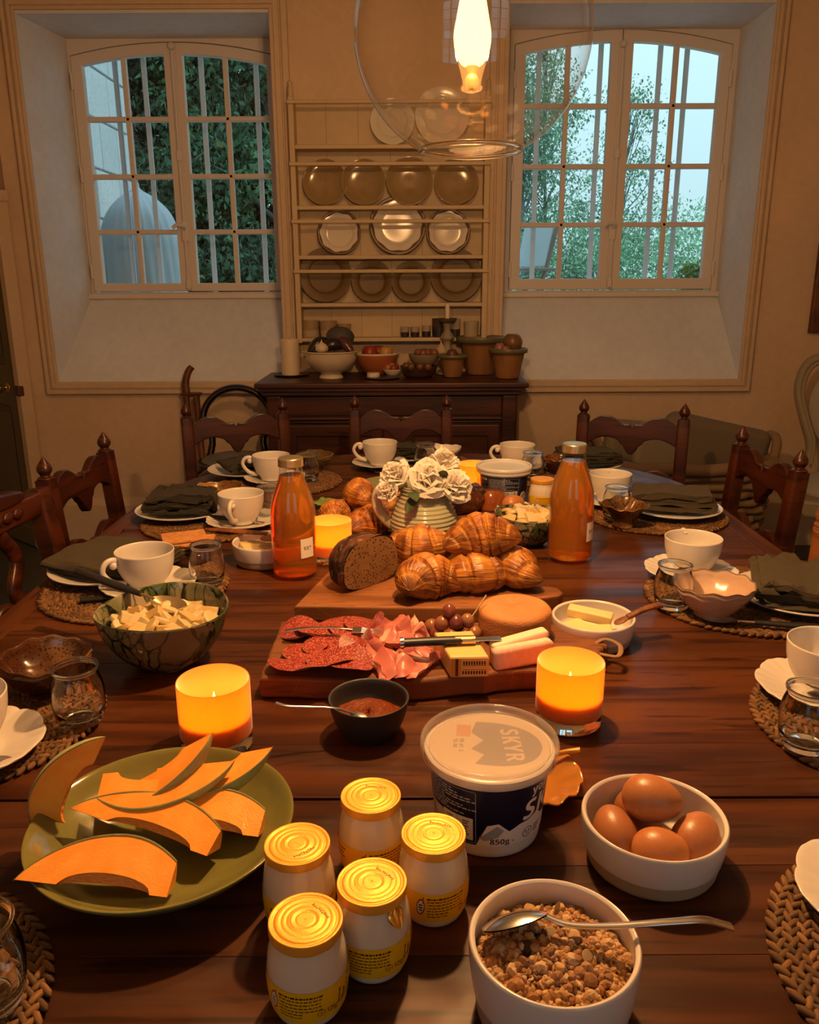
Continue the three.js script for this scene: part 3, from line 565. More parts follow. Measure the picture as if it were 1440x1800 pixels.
// breakfast cups and scalloped saucers
{
  const cupP = [...spl([[0.0005, 0.004], [0.024, 0.003], [0.027, 0.0], [0.03, 0.003], [0.031, 0.008], [0.042, 0.024], [0.0495, 0.043], [0.0525, 0.069]], 30), ...spl([[0.0525, 0.069], [0.0517, 0.071], [0.05, 0.0695], [0.0468, 0.044], [0.038, 0.022], [0.02, 0.0085], [0.0005, 0.0075]], 30)];
  const hp = [[0.0495, 0.059, 0], [0.06, 0.0645, 0], [0.072, 0.061, 0], [0.0785, 0.048, 0], [0.073, 0.034, 0], [0.06, 0.022, 0], [0.04, 0.0155, 0]];
  const c0 = thing('cup', 'white cup with its handle towards the melon plate side, cut by the left edge', 'cup', at3(-0.53, -0.865, MAT_H + 0.006), R(140), 'white breakfast cups');
  part('bowl', lathe(cupP, 44), M.ceramic, c0);
  const h = part('handle', sweep(hp, (v) => [0.0062 - 0.0012 * sin(PI * v), 0.0048], 30, 10, { up: [0, 0, 1] }), M.ceramic, c0);
  part('curl', merge([mv(new THREE.SphereGeometry(0.0075, 14, 10), 0.0585, 0.0545, 0), sweep([[0.0585, 0.0545, 0], [0.0565, 0.061, 0], [0.06, 0.0645, 0]], 0.0045, 8, 8, { up: [0, 0, 1] })]), M.ceramic, h);
  [['white cup with its curled handle towards the marbled fruit bowl, before the olive napkin', -0.478, -1.4, 222], ['white cup behind the butter dish with the wooden spoon, handle towards the viewer', -0.385, -1.81, 262], ['white cup, handle to the left, just behind the neck of the left bottle', -0.385, -2.235, 186], ['white cup with its handle to the left at the far end, behind the white flowers', -0.088, -2.42, 184], ['white cup with its handle to the left, behind the second yogurt tub', 0.318, -2.37, 182], ['white cup behind the brown pointed bowl, right of the right juice bottle', 0.502, -1.99, 82], ['white cup on the saucer behind the cream bowl and the glass', 0.532, -1.462, 88], ['white cup at the right edge above the placemat corner, in front of the olive napkin', 0.558, -1.0, 60]]
    .forEach(([l, x, z, a]) => dup(c0, l, at3(x, z, MAT_H + 0.006), R(a)));
  const lob = (a) => 1 + 0.045 * Math.abs(cos(a * 4.5)) ** 0.7 - 0.02;
  const sp = [...spl([[0.0005, 0.002], [0.03, 0.002], [0.034, 0.0], [0.04, 0.002], [0.062, 0.009], [0.083, 0.0145]], 18), ...spl([[0.083, 0.0145], [0.0838, 0.0165], [0.082, 0.0172], [0.062, 0.0115], [0.04, 0.0055], [0.032, 0.0055], [0.0305, 0.0045], [0.0005, 0.0045]], 22)];
  const sg = lathe(sp, 144, (a, v, r, y) => { const k = sstep(r, 0.04, 0.083), l = Math.abs(cos(a * 4.5)); return [r * lerp(1, lob(a), k), y + k * 0.0022 * (l ** 0.5 - 0.6) + (v > 0.5 ? 0.0006 * k * cos(a * 27) * l : 0)]; });
  const s0 = tag(solo('saucer', sg, M.ceramic, '', ''), 'white scalloped saucer under the cup cut by the left edge', 'saucer', 'white scalloped saucers'); s0.position.set(...at3(-0.525, -0.862, MAT_H)); s0.rotation.y = 0.2;
  [['white scalloped saucer under the cup beside the marbled fruit bowl', -0.476, -1.402], ['white scalloped saucer under the cup behind the butter dish with the wooden spoon', -0.383, -1.812], ['white scalloped saucer under the cup behind the neck of the left juice bottle', -0.375, -2.228], ['white scalloped saucer at the far end behind the orange wedge plate', -0.088, -2.42], ['white scalloped saucer under the cup behind the second yogurt tub', 0.318, -2.37], ['white scalloped saucer under the cup right of the right juice bottle', 0.5, -1.985], ['white scalloped saucer under the cup behind the cream bowl', 0.53, -1.457], ['white scalloped saucer at the right edge, above the placemat with the glass', 0.555, -0.995], ['white scalloped saucer at the lower right edge, below the egg bowl', 0.432, -0.605]]
    .forEach(([l, x, z], i) => dup(s0, l, at3(x, z, MAT_H), i * 0.9));
}
// dinner plates under the napkins
{
  const pp = (r) => [...spl([[0.0005, 0.002], [r * 0.55, 0.002], [r * 0.6, 0], [r * 0.66, 0.003], [r * 0.86, 0.011], [r, 0.0155]], 20), ...spl([[r, 0.0155], [r * 1.006, 0.0175], [r * 0.99, 0.018], [r * 0.84, 0.0135], [r * 0.64, 0.006], [0.0005, 0.005]], 20)];
  const p0 = solo('dinner_plate', lathe(pp(0.112), 56), M.ceramic, 'white plate under the smooth olive napkin, left of the marbled fruit bowl', 'plate', at3(-0.578, -1.492, MAT_H), 0, 'white plates under napkins');
  [['white plate under the dark ruffled napkin at the left', -0.545, -1.905], ['white plate at the far left corner, behind the cup with the handle to the left', -0.475, -2.34], ['white plate under the loosely rolled dark napkin at the far right', 0.52, -2.395], ['white plate under the thick plain folded napkin at the right', 0.635, -1.9], ['white plate under the ruffled olive napkin at the right edge', 0.68, -1.335], ['white plate under the dark napkin at the middle of the far end', 0.01, -2.535]]
    .forEach(([l, x, z], i) => dup(p0, l, at3(x, z, MAT_H), i));
}
// folded linen napkins
const linenBump = tex(256, 256, (u, v) => 0.5 + 0.22 * sin(u * PI * 128) * sin(v * PI * 128) + 0.3 * (fbm(u, v, 40, 40, 2, 3) - 0.5), false);
M.linen = mat([0.055, 0.041, 0.02], 0.95, { bumpMap: rep(linenBump, 6), bumpScale: 0.0008, sheen: 0.1, sheenRoughness: 0.8, sheenColor: col([0.3, 0.26, 0.16]) });
M.linenDark = M.linen.clone(); M.linenDark.color.setRGB(0.026, 0.02, 0.012);
function napkinGeo(w, d, layers, th, ruffle, seed) {
  const q = rnd(seed), path = []; let y = th / 2;
  for (let k = 0; k < layers; k++) {
    const l = -w / 2 * (1 - 0.1 * q()), r = w / 2 * (1 - 0.1 * q()), s = k % 2 ? [r, l] : [l, r];
    for (let i = 0; i <= 8; i++) path.push([lerp(s[0], s[1], i / 8), y + 0.0016 * sin(i * 1.3 + k * 2)]);
    if (k < layers - 1) path.push([s[1] + Math.sign(s[1]) * th * 0.8, y + th * 0.55]);
    y += th * 1.1;
  }
  const cp = spl(path, path.length * 2), o = [], t = th * 0.43;
  const nrm = (i) => { const a = cp[Math.max(0, i - 1)], b = cp[Math.min(cp.length - 1, i + 1)], l = Math.hypot(b[0] - a[0], b[1] - a[1]) || 1; return [-(b[1] - a[1]) / l, (b[0] - a[0]) / l]; };
  for (let i = 0; i < cp.length; i++) { const n = nrm(i); o.push([cp[i][0] + n[0] * t, cp[i][1] + n[1] * t]); }
  for (let i = cp.length - 1; i >= 0; i--) { const n = nrm(i); o.push([cp[i][0] - n[0] * t, cp[i][1] - n[1] * t]); }
  const g = new THREE.ExtrudeGeometry(new THREE.Shape(o.map((p) => new THREE.Vector2(...p))), { depth: d, steps: 26, bevelEnabled: false }); g.translate(0, 0, -d / 2);
  const p = g.attributes.position;
  for (let i = 0; i < p.count; i++) {
    const x = p.getX(i), yy = p.getY(i), z = p.getZ(i), e = sstep(Math.abs(z) / (d / 2), 0.55, 1), n = (f, s) => vnoise(x * f + 40, z * f + yy * 90 + 40, 991, 991, seed + s) - 0.5;
    const ly = Math.floor(yy / (th * 1.1));
    p.setXYZ(i, x + ruffle * 0.4 * e * n(70, 1), Math.max(0.0006, yy * (1 + 0.25 * n(20, 2)) + e * ruffle * n(85, 3 + ly) + 0.004 * n(16, 5) * (yy / 0.03)), z + e * ruffle * 0.7 * n(60, 9 + ly) + 0.008 * hash(ly + 3, seed, 4) * Math.sign(z) * e);
  }
  g.deleteAttribute('uv'); g.deleteAttribute('normal');
  return boxUV(toCreasedNormals(mergeVertices(g, 1e-5), 1.1));
}
{
  const N = (l, geo, m, x, z, a, h = 0.016) => solo('napkin', geo, m, l, 'napkin', at3(x, z, MAT_H + h), a, 'linen napkins');
  N('smooth olive linen napkin on the plate left of the cup, behind the marbled fruit bowl', napkinGeo(0.17, 0.19, 3, 0.009, 0.004, 3), M.linen, -0.565, -1.5, R(70), 0.012);
  N('dark ruffled linen napkin piled on the plate behind the seeded crackers', napkinGeo(0.15, 0.11, 4, 0.009, 0.022, 4), M.linenDark, -0.545, -1.9, R(8));
  N('dark folded napkin on the plate at the far left corner of the table', napkinGeo(0.13, 0.1, 3, 0.008, 0.012, 5), M.linenDark, -0.475, -2.335, R(30));
  N('dark napkin at the middle of the far end between a cup and a white bowl', napkinGeo(0.14, 0.1, 3, 0.009, 0.014, 6), M.linenDark, 0.005, -2.535, R(5));
  N('dark napkin with a loose rolled end at the far right, behind the right juice bottle', napkinGeo(0.17, 0.11, 4, 0.0085, 0.01, 7), M.linenDark, 0.53, -2.4, R(4));
  N('thick plain olive napkin folded square on the plate before the right-hand chair', napkinGeo(0.17, 0.1, 3, 0.014, 0.004, 8), M.linen, 0.635, -1.9, R(-14), 0.014);
  N('olive napkin with torn ruffled edges on the plate at the right edge', napkinGeo(0.16, 0.17, 4, 0.009, 0.022, 9), M.linen, 0.685, -1.325, R(-20));
}
// little empty glass pots
const POT = (k = 1) => spl([[0.0005, 0.003], [0.019, 0.002], [0.0245, 0.001], [0.028, 0.006], [0.0318, 0.024], [0.0325, 0.04], [0.0305, 0.056], [0.0268, 0.068], [0.0262, 0.071], [0.0282, 0.0735], [0.0284, 0.076], [0.0268, 0.0775]], 44);
{
  const g0 = thing('glass_pot', 'small clear glass pot before the brown speckled bowl at the left edge', 'glass', at3(-0.421, -0.936, MAT_H), 0, 'small empty glass pots');
  part('wall', lathe([...POT(), [0.0262, 0.076], [0.0255, 0.07], [0.0295, 0.056], [0.0308, 0.04], [0.03, 0.024], [0.026, 0.009], [0.0005, 0.006]], 40), M.solidGlass, g0);
  part('rim', mv(new THREE.TorusGeometry(0.0275, 0.0016, 8, 40), 0, 0.0765, 0, PI / 2), M.solidGlass, g0);
  [['small clear glass pot behind the marbled fruit bowl, right of the cup', -0.375, -1.43], ['small clear glass pot squeezed between the cup and the left juice bottle', -0.33, -1.87], ['small clear glass pot right of the neck of the left bottle', -0.286, -2.25], ['small clear glass pot before the white bowl at the far end', 0.048, -2.375], ['small clear glass pot before the cup behind the second yogurt tub', 0.347, -2.25], ['small clear glass pot before the cup right of the right juice bottle', 0.485, -1.85], ['small clear glass pot left of the cream bowl at right', 0.45, -1.31], ['small clear glass pot cut by the right edge below a cup', 0.474, -0.872], ['small clear glass pot cut by the lower left edge', -0.331, -0.51]]
    .forEach(([l, x, z]) => dup(g0, l, at3(x, z, MAT_H), 0));
}
// rustic stoneware bowls
const speckle = (a, b, c, s, n = 34) => tex(512, 256, (u, v) => { const k = fbm(u, v, 5, 4, 4, s), e = cell(u, v, n, s); let q = mix3(a, b, sstep(k, 0.38, 0.66)); return e[0] < 0.24 && e[2] > 0.45 ? mix3(q, c, 0.75) : q; });
function rustic(prof, seg, amp, s) { return lathe(prof, seg, (a, v, r, y) => [r * (1 + amp * (sin(a * 2 + s) * 0.5 + sin(a * 3 + s * 2) * 0.35 + sin(a * 7 + s) * 0.15)) + 0.0009 * sin(y * 620 + sin(a * 3) * 2) * (v < 0.5 ? 1 : 0.3), y + (y > 0.02 ? (y - 0.02) * amp * 2.4 * sin(a * 3 + s * 1.7) + (y - 0.02) * 0.05 * sin(a * 11 + s) : 0)]); }
{
  const bp = (r, h, f, t = 0.0035) => [...spl([[0.0005, 0.004], [f - 0.004, 0.003], [f, 0], [f + 0.002, 0.006], [f + (r - f) * 0.45, h * 0.35], [r * 0.95, h * 0.78], [r, h]], 28), ...spl([[r, h], [r - t * 0.4, h + 0.002], [r - t, h - 0.001], [r * 0.93 - t, h * 0.76], [f + (r - f) * 0.42 - t, h * 0.36 + t], [f * 0.6, h * 0.2], [0.0005, h * 0.18]], 28)];
  const bowl = (l, x, z, g, m, a = 0, h = MAT_H) => solo('stoneware_bowl', g, m, l, 'bowl', at3(x, z, h), a);
  bowl('brown speckled stoneware bowl with a glossy pale inside at the left edge', -0.5, -1.025, rustic(bp(0.061, 0.05, 0.03), 72, 0.03, 1), mat([0.7, 0.6, 0.5], 0.16, { map: speckle([0.33, 0.2, 0.12], [0.6, 0.48, 0.36], [0.12, 0.06, 0.03], 3, 60) }));
  bowl('cream stoneware bowl with a wavy dark edge beside the butter dish', 0.505, -1.275, rustic(bp(0.065, 0.056, 0.028), 72, 0.018, 4), mat([0.7, 0.6, 0.54], 0.18, { map: speckle([0.86, 0.77, 0.7], [0.95, 0.88, 0.8], [0.88, 0.8, 0.72], 8, 50) }));
  const rimG = lathe(spl([[0.0652, 0.0565], [0.0648, 0.0585], [0.0622, 0.0575]], 8), 72, (a, v, r, y) => [r * (1 + 0.018 * (sin(a * 2 + 4) * 0.5 + sin(a * 3 + 8) * 0.35 + sin(a * 7 + 4) * 0.15)), y + (y - 0.02) * 0.018 * 2.4 * sin(a * 3 + 6.8) + (y - 0.02) * 0.05 * sin(a * 11 + 4)]);
  scene.children[scene.children.length - 1].add(Object.assign(new THREE.Mesh(rimG, mat([0.2, 0.12, 0.06], 0.3)), { name: 'rim' }));
  bowl('brown pointed stoneware bowl with a golden inside before the cup at right', 0.487, -1.79, rustic([...spl([[0.0005, 0.003], [0.021, 0.002], [0.024, 0], [0.022, 0.012], [0.035, 0.03], [0.056, 0.052]], 24), ...spl([[0.056, 0.052], [0.0545, 0.053], [0.032, 0.033], [0.012, 0.022], [0.0005, 0.02]], 20)], 64, 0.04, 2.2), mat([0.62, 0.5, 0.36], 0.2, { map: speckle([0.4, 0.28, 0.17], [0.62, 0.48, 0.3], [0.14, 0.08, 0.04], 13, 50) }));
  bowl('golden-rimmed stoneware bowl hidden behind the cup with the handle towards the viewer', -0.475, -1.985, rustic(bp(0.058, 0.048, 0.025), 56, 0.035, 3), mat([0.65, 0.52, 0.34], 0.25, { map: speckle([0.55, 0.42, 0.26], [0.75, 0.62, 0.42], [0.2, 0.12, 0.06], 17, 40) }));
  bowl('grey-brown glazed bowl right of the neck of the left juice bottle', -0.28, -2.385, rustic(bp(0.058, 0.046, 0.024), 56, 0.03, 5), mat([0.5, 0.42, 0.3], 0.15, { map: speckle([0.5, 0.42, 0.3], [0.7, 0.6, 0.45], [0.2, 0.14, 0.08], 19, 40) }));
  bowl('small white wavy-edged bowl at the middle of the far end', 0.1, -2.505, rustic(bp(0.06, 0.04, 0.022), 56, 0.05, 0.6), mat([0.7, 0.64, 0.58], 0.2));
  bowl('brown glazed bowl behind the neck of the right juice bottle', 0.437, -2.32, rustic(bp(0.052, 0.046, 0.024), 56, 0.03, 2), mat([0.45, 0.3, 0.17], 0.2, { map: speckle([0.4, 0.26, 0.14], [0.66, 0.5, 0.3], [0.12, 0.07, 0.03], 23, 40) }));
}
// white straight-sided bowls with a bare clay foot
M.clay = mat([0.36, 0.27, 0.17], 0.85, { bumpMap: plasterBump, bumpScale: 0.0004 });
M.whiteGlaze = mat([0.7, 0.64, 0.6], 0.2, { bumpMap: plasterBump, bumpScale: 0.0003 });
function clayBowl(name, label, x, z, r, h, a = 0) {
  const t = thing(name, label, 'bowl', at3(x, z), a), b = h * 0.36, t0 = 0.0042;
  const f = (y) => r * (0.9 + 0.1 * sstep(y / h, -0.1, 0.9));
  part('clay_foot', lathe([[0.0005, 0.001], [f(0) - 0.006, 0.001], [f(0) - 0.001, 0.002], [f(0.004), 0.005], [f(b * 0.5), b * 0.5], [f(b), b]], 64), M.clay, t);
  part('glazed_wall', lathe([[f(b), b], [f(b) + 0.0006, b], ...Array.from({ length: 8 }, (_, i) => [f(lerp(b, h, (i + 1) / 9)) + 0.0006, lerp(b, h, (i + 1) / 9)]), ...spl([[f(h) + 0.0006, h - 0.001], [f(h) - 0.0012, h + 0.0012], [f(h) - t0, h - 0.001]], 6), ...Array.from({ length: 8 }, (_, i) => [f(lerp(h, b, i / 8)) - t0, lerp(h - 0.002, 0.012, i / 8)]), [f(0) - t0 - 0.008, 0.0065], [0.0005, 0.006]], 72), M.whiteGlaze, t);
  return t;
}
clayBowl('egg_bowl', 'white bowl with a bare clay foot holding four brown eggs', 0.236, -0.684, 0.0685, 0.05);
clayBowl('granola_bowl', 'white bowl with a bare clay foot full of granola at the bottom edge', 0.109, -0.513, 0.0645, 0.066);
clayBowl('butter_bowl', 'white bowl with a bare clay foot holding slabs of butter, right of the cheese wheel', 0.288, -1.192, 0.064, 0.043);
clayBowl('butter_bowl', 'white bowl with a clay foot and a wooden spatula across it, beside the left bottle', -0.292, -1.578, 0.066, 0.045);
clayBowl('egg_bowl', 'small clay-coloured bowl with one egg behind the right marbled bowl', 0.245, -1.86, 0.04, 0.04);
// marbled bowls
const marble = tex(1024, 512, (u, v) => {
  const w = fbm(u, v, 4, 3, 4, 71) - 0.5, w2 = fbm(u, v, 4, 3, 4, 91) - 0.5, e = cell(u + w * 0.16, v * 0.44 + w2 * 0.12, 24, 4), f = cell(u + w * 0.14, v * 0.44 + w2 * 0.1, 56, 8);
  let c = mix3([0.5, 0.5, 0.38], [0.8, 0.72, 0.62], sstep(fbm(u, v, 6, 4, 3, 55), 0.35, 0.65));
  c = mix3(c, [0.3, 0.38, 0.22], sstep(fbm(u + 0.3, v, 9, 5, 4, 15), 0.5, 0.6) * 0.85);
  c = mix3([0.1, 0.13, 0.08], c, Math.max(sstep(e[1] + (fbm(u, v, 30, 30, 2, 7) - 0.5) * 0.3, 0.0, 0.16), 0.6 * sstep(fbm(u + 0.5, v, 10, 5, 3, 33), 0.52, 0.62))); return mix3([0.08, 0.1, 0.06], c, 0.35 + 0.65 * sstep(f[1] + fbm(u, v, 9, 7, 3, 19) * 0.5, 0.2, 0.34));
});
M.marble = mat([0.72, 0.72, 0.68], 0.14, { map: marble });
function marbleBowl(label, x, z, s, a) {
  const t = thing('marbled_bowl', label, 'bowl', at3(x, z), a);
  const g = lathe([...spl([[0.0005, 0.004], [0.034, 0.003], [0.038, 0], [0.043, 0.004], [0.066, 0.024], [0.086, 0.055], [0.096, 0.088]], 30), ...spl([[0.096, 0.088], [0.0952, 0.0905], [0.0925, 0.089], [0.0825, 0.056], [0.062, 0.026], [0.035, 0.011], [0.0005, 0.009]], 30)].map((q) => [q[0] * s, q[1] * s]), 72, (a2, v, r, y) => [r * (1 + 0.008 * sin(a2 * 3)), y + 0.03 * y * sin(a2 * 2 + 1)]);
  part('wall', g, M.marble, t); return t;
}
marbleBowl('large green marbled bowl of cut fruit before the cup on the left', -0.364, -1.122, 1.0, 1.0);
marbleBowl('smaller green marbled bowl of cut fruit beside the right juice bottle', 0.258, -1.69, 0.78, 2.6);

// ---------- candles in amber glass ----------
{
  const amber = new THREE.MeshPhysicalMaterial({ color: col([1, 0.5, 0.06]), roughness: 0.95, transmission: 0.75, thickness: 0 });
  const wax = mat([0.85, 0.5, 0.2], 0.6), flameM = new THREE.MeshStandardMaterial({ color: 0xffe0a0, emissive: col([1, 0.75, 0.3]), emissiveIntensity: 3 });
  const make = (label, x, z, s) => {
    const t = thing('candle', label, 'candle', at3(x, z), x * 5, 'candles burning in amber glass cups'); t.scale.setScalar(s);
    part('glass_base', lathe([[0.0005, 0.0005], [0.04, 0.0005], [0.042, 0.003], [0.042, 0.018], [0.042, 0.018], [0.0005, 0.018]], 40), mat([0.98, 0.97, 0.94], 0.01, { transmission: 1, thickness: 0.02, ior: 1.5 }), t);
    part('amber_glass', lathe([[0.0418, 0.0175], [0.0424, 0.02], [0.0426, 0.05], [0.0426, 0.084], [0.0421, 0.0855], [0.0412, 0.0845], [0.041, 0.05], [0.041, 0.02]], 48), amber, t);
    part('wax', lathe([[0.0005, 0.0185], [0.04, 0.0185], [0.0405, 0.02], [0.0405, 0.04], [0.039, 0.0405], [0.0005, 0.0395]], 40), wax, t);
    part('wick', new THREE.CylinderGeometry(0.0009, 0.0009, 0.009, 8).translate(0, 0.044, 0), mat([0.03, 0.02, 0.015], 0.9), t);
    part('flame', lathe(spl([[0.0004, 0.046], [0.003, 0.05], [0.0034, 0.054], [0.002, 0.062], [0.0003, 0.07]], 16), 14), flameM, t);
    const l = new THREE.PointLight(new THREE.Color().setRGB(1, 0.5, 0.13), CANDLE_POWER, 0, 2); l.position.set(0, 0.055, 0); l.castShadow = true; l.shadow.radius = 0.15; t.add(l);
  };
  make('lit candle in an amber glass cup beside the melon plate', -0.238, -0.895, 1.03);
  make('lit candle in an amber glass cup at the right end of the cheese board', 0.204, -0.947, 1);
  make('lit candle in an amber glass cup between the left juice bottle and the rear croissants', -0.16, -1.585, 1);
  make('lit candle in an amber glass cup behind the white flowers', 0.17, -2.09, 1.05);
}

// ---------- juice bottles ----------
{
  const prof = [[0.0005, 0.003], [0.03, 0.002], [0.038, 0], [0.0425, 0.004], [0.0432, 0.012], [0.0432, 0.06], [0.0432, 0.118], [0.041, 0.142], [0.0335, 0.17], [0.0255, 0.192], [0.0222, 0.206], [0.0222, 0.22], [0.0232, 0.226]];
  const out = spl(prof, 60), juice = new THREE.MeshPhysicalMaterial({ color: col([0.92, 0.4, 0.05]), roughness: 0.1, transmission: 0.8, thickness: 0.05, ior: 1.33, attenuationColor: col([0.92, 0.45, 0.07]), attenuationDistance: 0.07, specularIntensity: 0.4 });
  const liq = spl([[0.0005, 0.006], [0.03, 0.005], [0.0405, 0.008], [0.0417, 0.015], [0.0417, 0.06], [0.0417, 0.117], [0.0395, 0.141], [0.032, 0.169], [0.0242, 0.191], [0.0222, 0.199]], 50); liq.push([0.0222, 0.1995], [0.0005, 0.1998]);
  const sticker = canvasTex(160, 220, (c, w, h) => { c.fillStyle = '#e9dccb'; c.fillRect(0, 0, w, h); c.fillStyle = '#9a8c7c'; for (let k = 0; k < 5; k++) { c.beginPath(); c.arc(46 + (k % 3) * 34, 100 + (k % 2) * 14, 13, 0, 7); c.fill(); } c.fillRect(44, 128, 74, 5); });
  const t = thing('juice_bottle', 'glass bottle of orange-brown juice at left, beside a candle', 'bottle', at3(-0.222, -1.5), R(-4), 'bottles of juice with gold caps');
  part('glass', lathe(out, 56), M.glass, t); part('juice', lathe(liq, 56), juice, t);
  part('cap', lathe([[0.0005, 0.233], [0.0215, 0.233], [0.0232, 0.2315], [0.0236, 0.229], [0.0236, 0.2185], [0.0242, 0.2175], [0.0234, 0.2165]].reverse(), 40, (a, v, r, y) => [r * (y < 0.228 ? 1 + 0.008 * sin(a * 24) : 1), y]), mat([0.62, 0.52, 0.3], 0.3, { metalness: 0.9 }), t);
  const lb = surf((u, v) => { const a = lerp(R(-62), R(-24), u); return [0.0437 * cos(a), lerp(0.046, 0.084, v), -0.0437 * sin(a)]; }, 12, 1, { cu: false });
  part('label', lb, mat([1, 1, 1], 0.7, { map: sticker, side: THREE.DoubleSide }), t);
  dup(t, 'glass bottle of orange-brown juice at right, beside the smaller marbled bowl', at3(0.326, -1.588), R(6), undefined, 1.03);
}

// ---------- jug with peonies ----------
{
  const j = thing('jug', 'ribbed pale green pottery jug holding white flowers behind the croissants', 'jug', at3(0.031, -1.7), 0);
  const gl = mat([0.42, 0.42, 0.29], 0.16);
  part('body', lathe([...spl([[0.0005, 0.003], [0.04, 0.002], [0.046, 0], [0.05, 0.004], [0.067, 0.022], [0.0725, 0.045], [0.067, 0.072], [0.054, 0.1], [0.05, 0.116], [0.0535, 0.13]], 130), ...spl([[0.0535, 0.13], [0.052, 0.1315], [0.05, 0.129], [0.047, 0.114], [0.06, 0.074], [0.066, 0.045], [0.05, 0.012], [0.0005, 0.01]], 36)], 64, (a, v, r, y) => { const k = v < 0.77 ? 0.0015 * sin(y * 720) * sstep(y, 0.006, 0.02) : 0, sp = sstep(y, 0.105, 0.131) * Math.max(0, cos(a)) ** 6; return [r + k + sp * 0.018, y + sp * 0.006]; }), gl, j);
  part('handle', sweep([[-0.05, 0.122, 0], [-0.075, 0.134, 0.004], [-0.098, 0.115, 0.008], [-0.1, 0.085, 0.01], [-0.085, 0.058, 0.008], [-0.068, 0.04, 0.004]], (v) => [0.011, 0.0055], 32, 10, { up: [0, 0, 1] }).rotateX(0), gl, j);
  const petM = new THREE.MeshPhysicalMaterial({ color: col([0.9, 0.84, 0.75]), roughness: 0.8, transmission: 0.3, thickness: 0, side: THREE.DoubleSide });
  const petal = (w, h, cup, s) => surf((u, v) => { const x = (u - 0.5) * 2, wd = w * Math.pow(Math.max(0, sin(PI * (0.1 + 0.9 * v))), 0.55); return [x * wd, h * v - cup * 0.25 * x * x * h * v, cup * h * (v * v * 0.9 - 0.5 * v) * 0.8 + 0.3 * w * x * x + 0.03 * h * sin(x * 5 + s * 2) * v * v]; }, 8, 8, { cu: false });
  const PG = [petal(0.021, 0.033, -0.75, 0), petal(0.019, 0.03, -1.0, 1), petal(0.015, 0.026, -1.1, 2)];
  const flower = (label, x, y, z, s, tx, tz, seed) => {
    const t = thing('peony', label, 'flower', [x, T + y, z], seed, 'white peonies in the green jug'), q = rnd(seed); t.rotation.set(tx, 0, tz); t.scale.setScalar(s * 0.98);
    for (const [n, g, tilt, lift] of [[8, 0, 1.3, 0], [9, 0, 0.98, 0.001], [9, 1, 0.7, 0.002], [8, 1, 0.48, 0.004], [7, 2, 0.3, 0.006], [5, 2, 0.1, 0.008]]) for (let i = 0; i < n; i++) {
      const p = part('petal', PG[g], petM, t); p.rotation.order = 'YXZ'; p.rotation.set(tilt + (q() - 0.5) * 0.25, (i + 0.5 * (n % 2) + (q() - 0.5) * 0.35) / n * PI * 2, (q() - 0.5) * 0.3); p.position.set(0, lift, 0); const k = 0.9 + 0.25 * q(); p.scale.set(k, k, k);
    }
    const stem = part('stem', sweep([[0, 0.002, 0], [-tz * 0.02, -0.03, 0.0], [0, -0.06, 0]], 0.002, 6, 6), mat([0.06, 0.1, 0.03], 0.7), t); return t;
  };
  flower('large open white peony in the middle of the bunch above the jug', 0.04, 0.142, -1.672, 1.2, 0.75, -0.1, 1);
  flower('white peony at the left of the bunch, above the jug handle', -0.022, 0.146, -1.69, 1.0, 0.45, 0.6, 2);
  flower('white peony drooping over the right side of the jug rim', 0.088, 0.125, -1.675, 1.1, 0.7, -0.75, 3);
  flower('white peony at the back of the bunch, highest of them', 0.07, 0.158, -1.735, 1.0, -0.1, -0.3, 4);
  flower('small half-open white peony hanging by the jug handle', -0.04, 0.122, -1.672, 0.75, 0.9, 0.8, 5);
  const lf = mat([0.05, 0.085, 0.03], 0.5, { side: THREE.DoubleSide });
  const leafG2 = surf((u, v) => { const x = (u - 0.5) * 2, w = 0.013 * sin(PI * v) ** 0.8; return [x * w, 0.05 * v, 0.012 * v * v - 0.25 * w * Math.abs(x)]; }, 6, 8, { cu: false });
  [[0.0, 0.126, -1.652, 1.5, 0.3], [0.066, 0.14, -1.66, 0.5, 0.1], [0.02, 0.12, -1.648, 1.9, -0.6]].forEach(([x, y, z, rx, ry], i) => { const o = solo('peony_leaf', leafG2, lf, ['dark green leaf under the left white peony at the jug rim', 'dark green leaf between the middle and right white peonies', 'dark green leaf hanging over the front of the jug rim'][i], 'leaf', [x, T + y, z], ry); o.rotation.x = rx; });
}

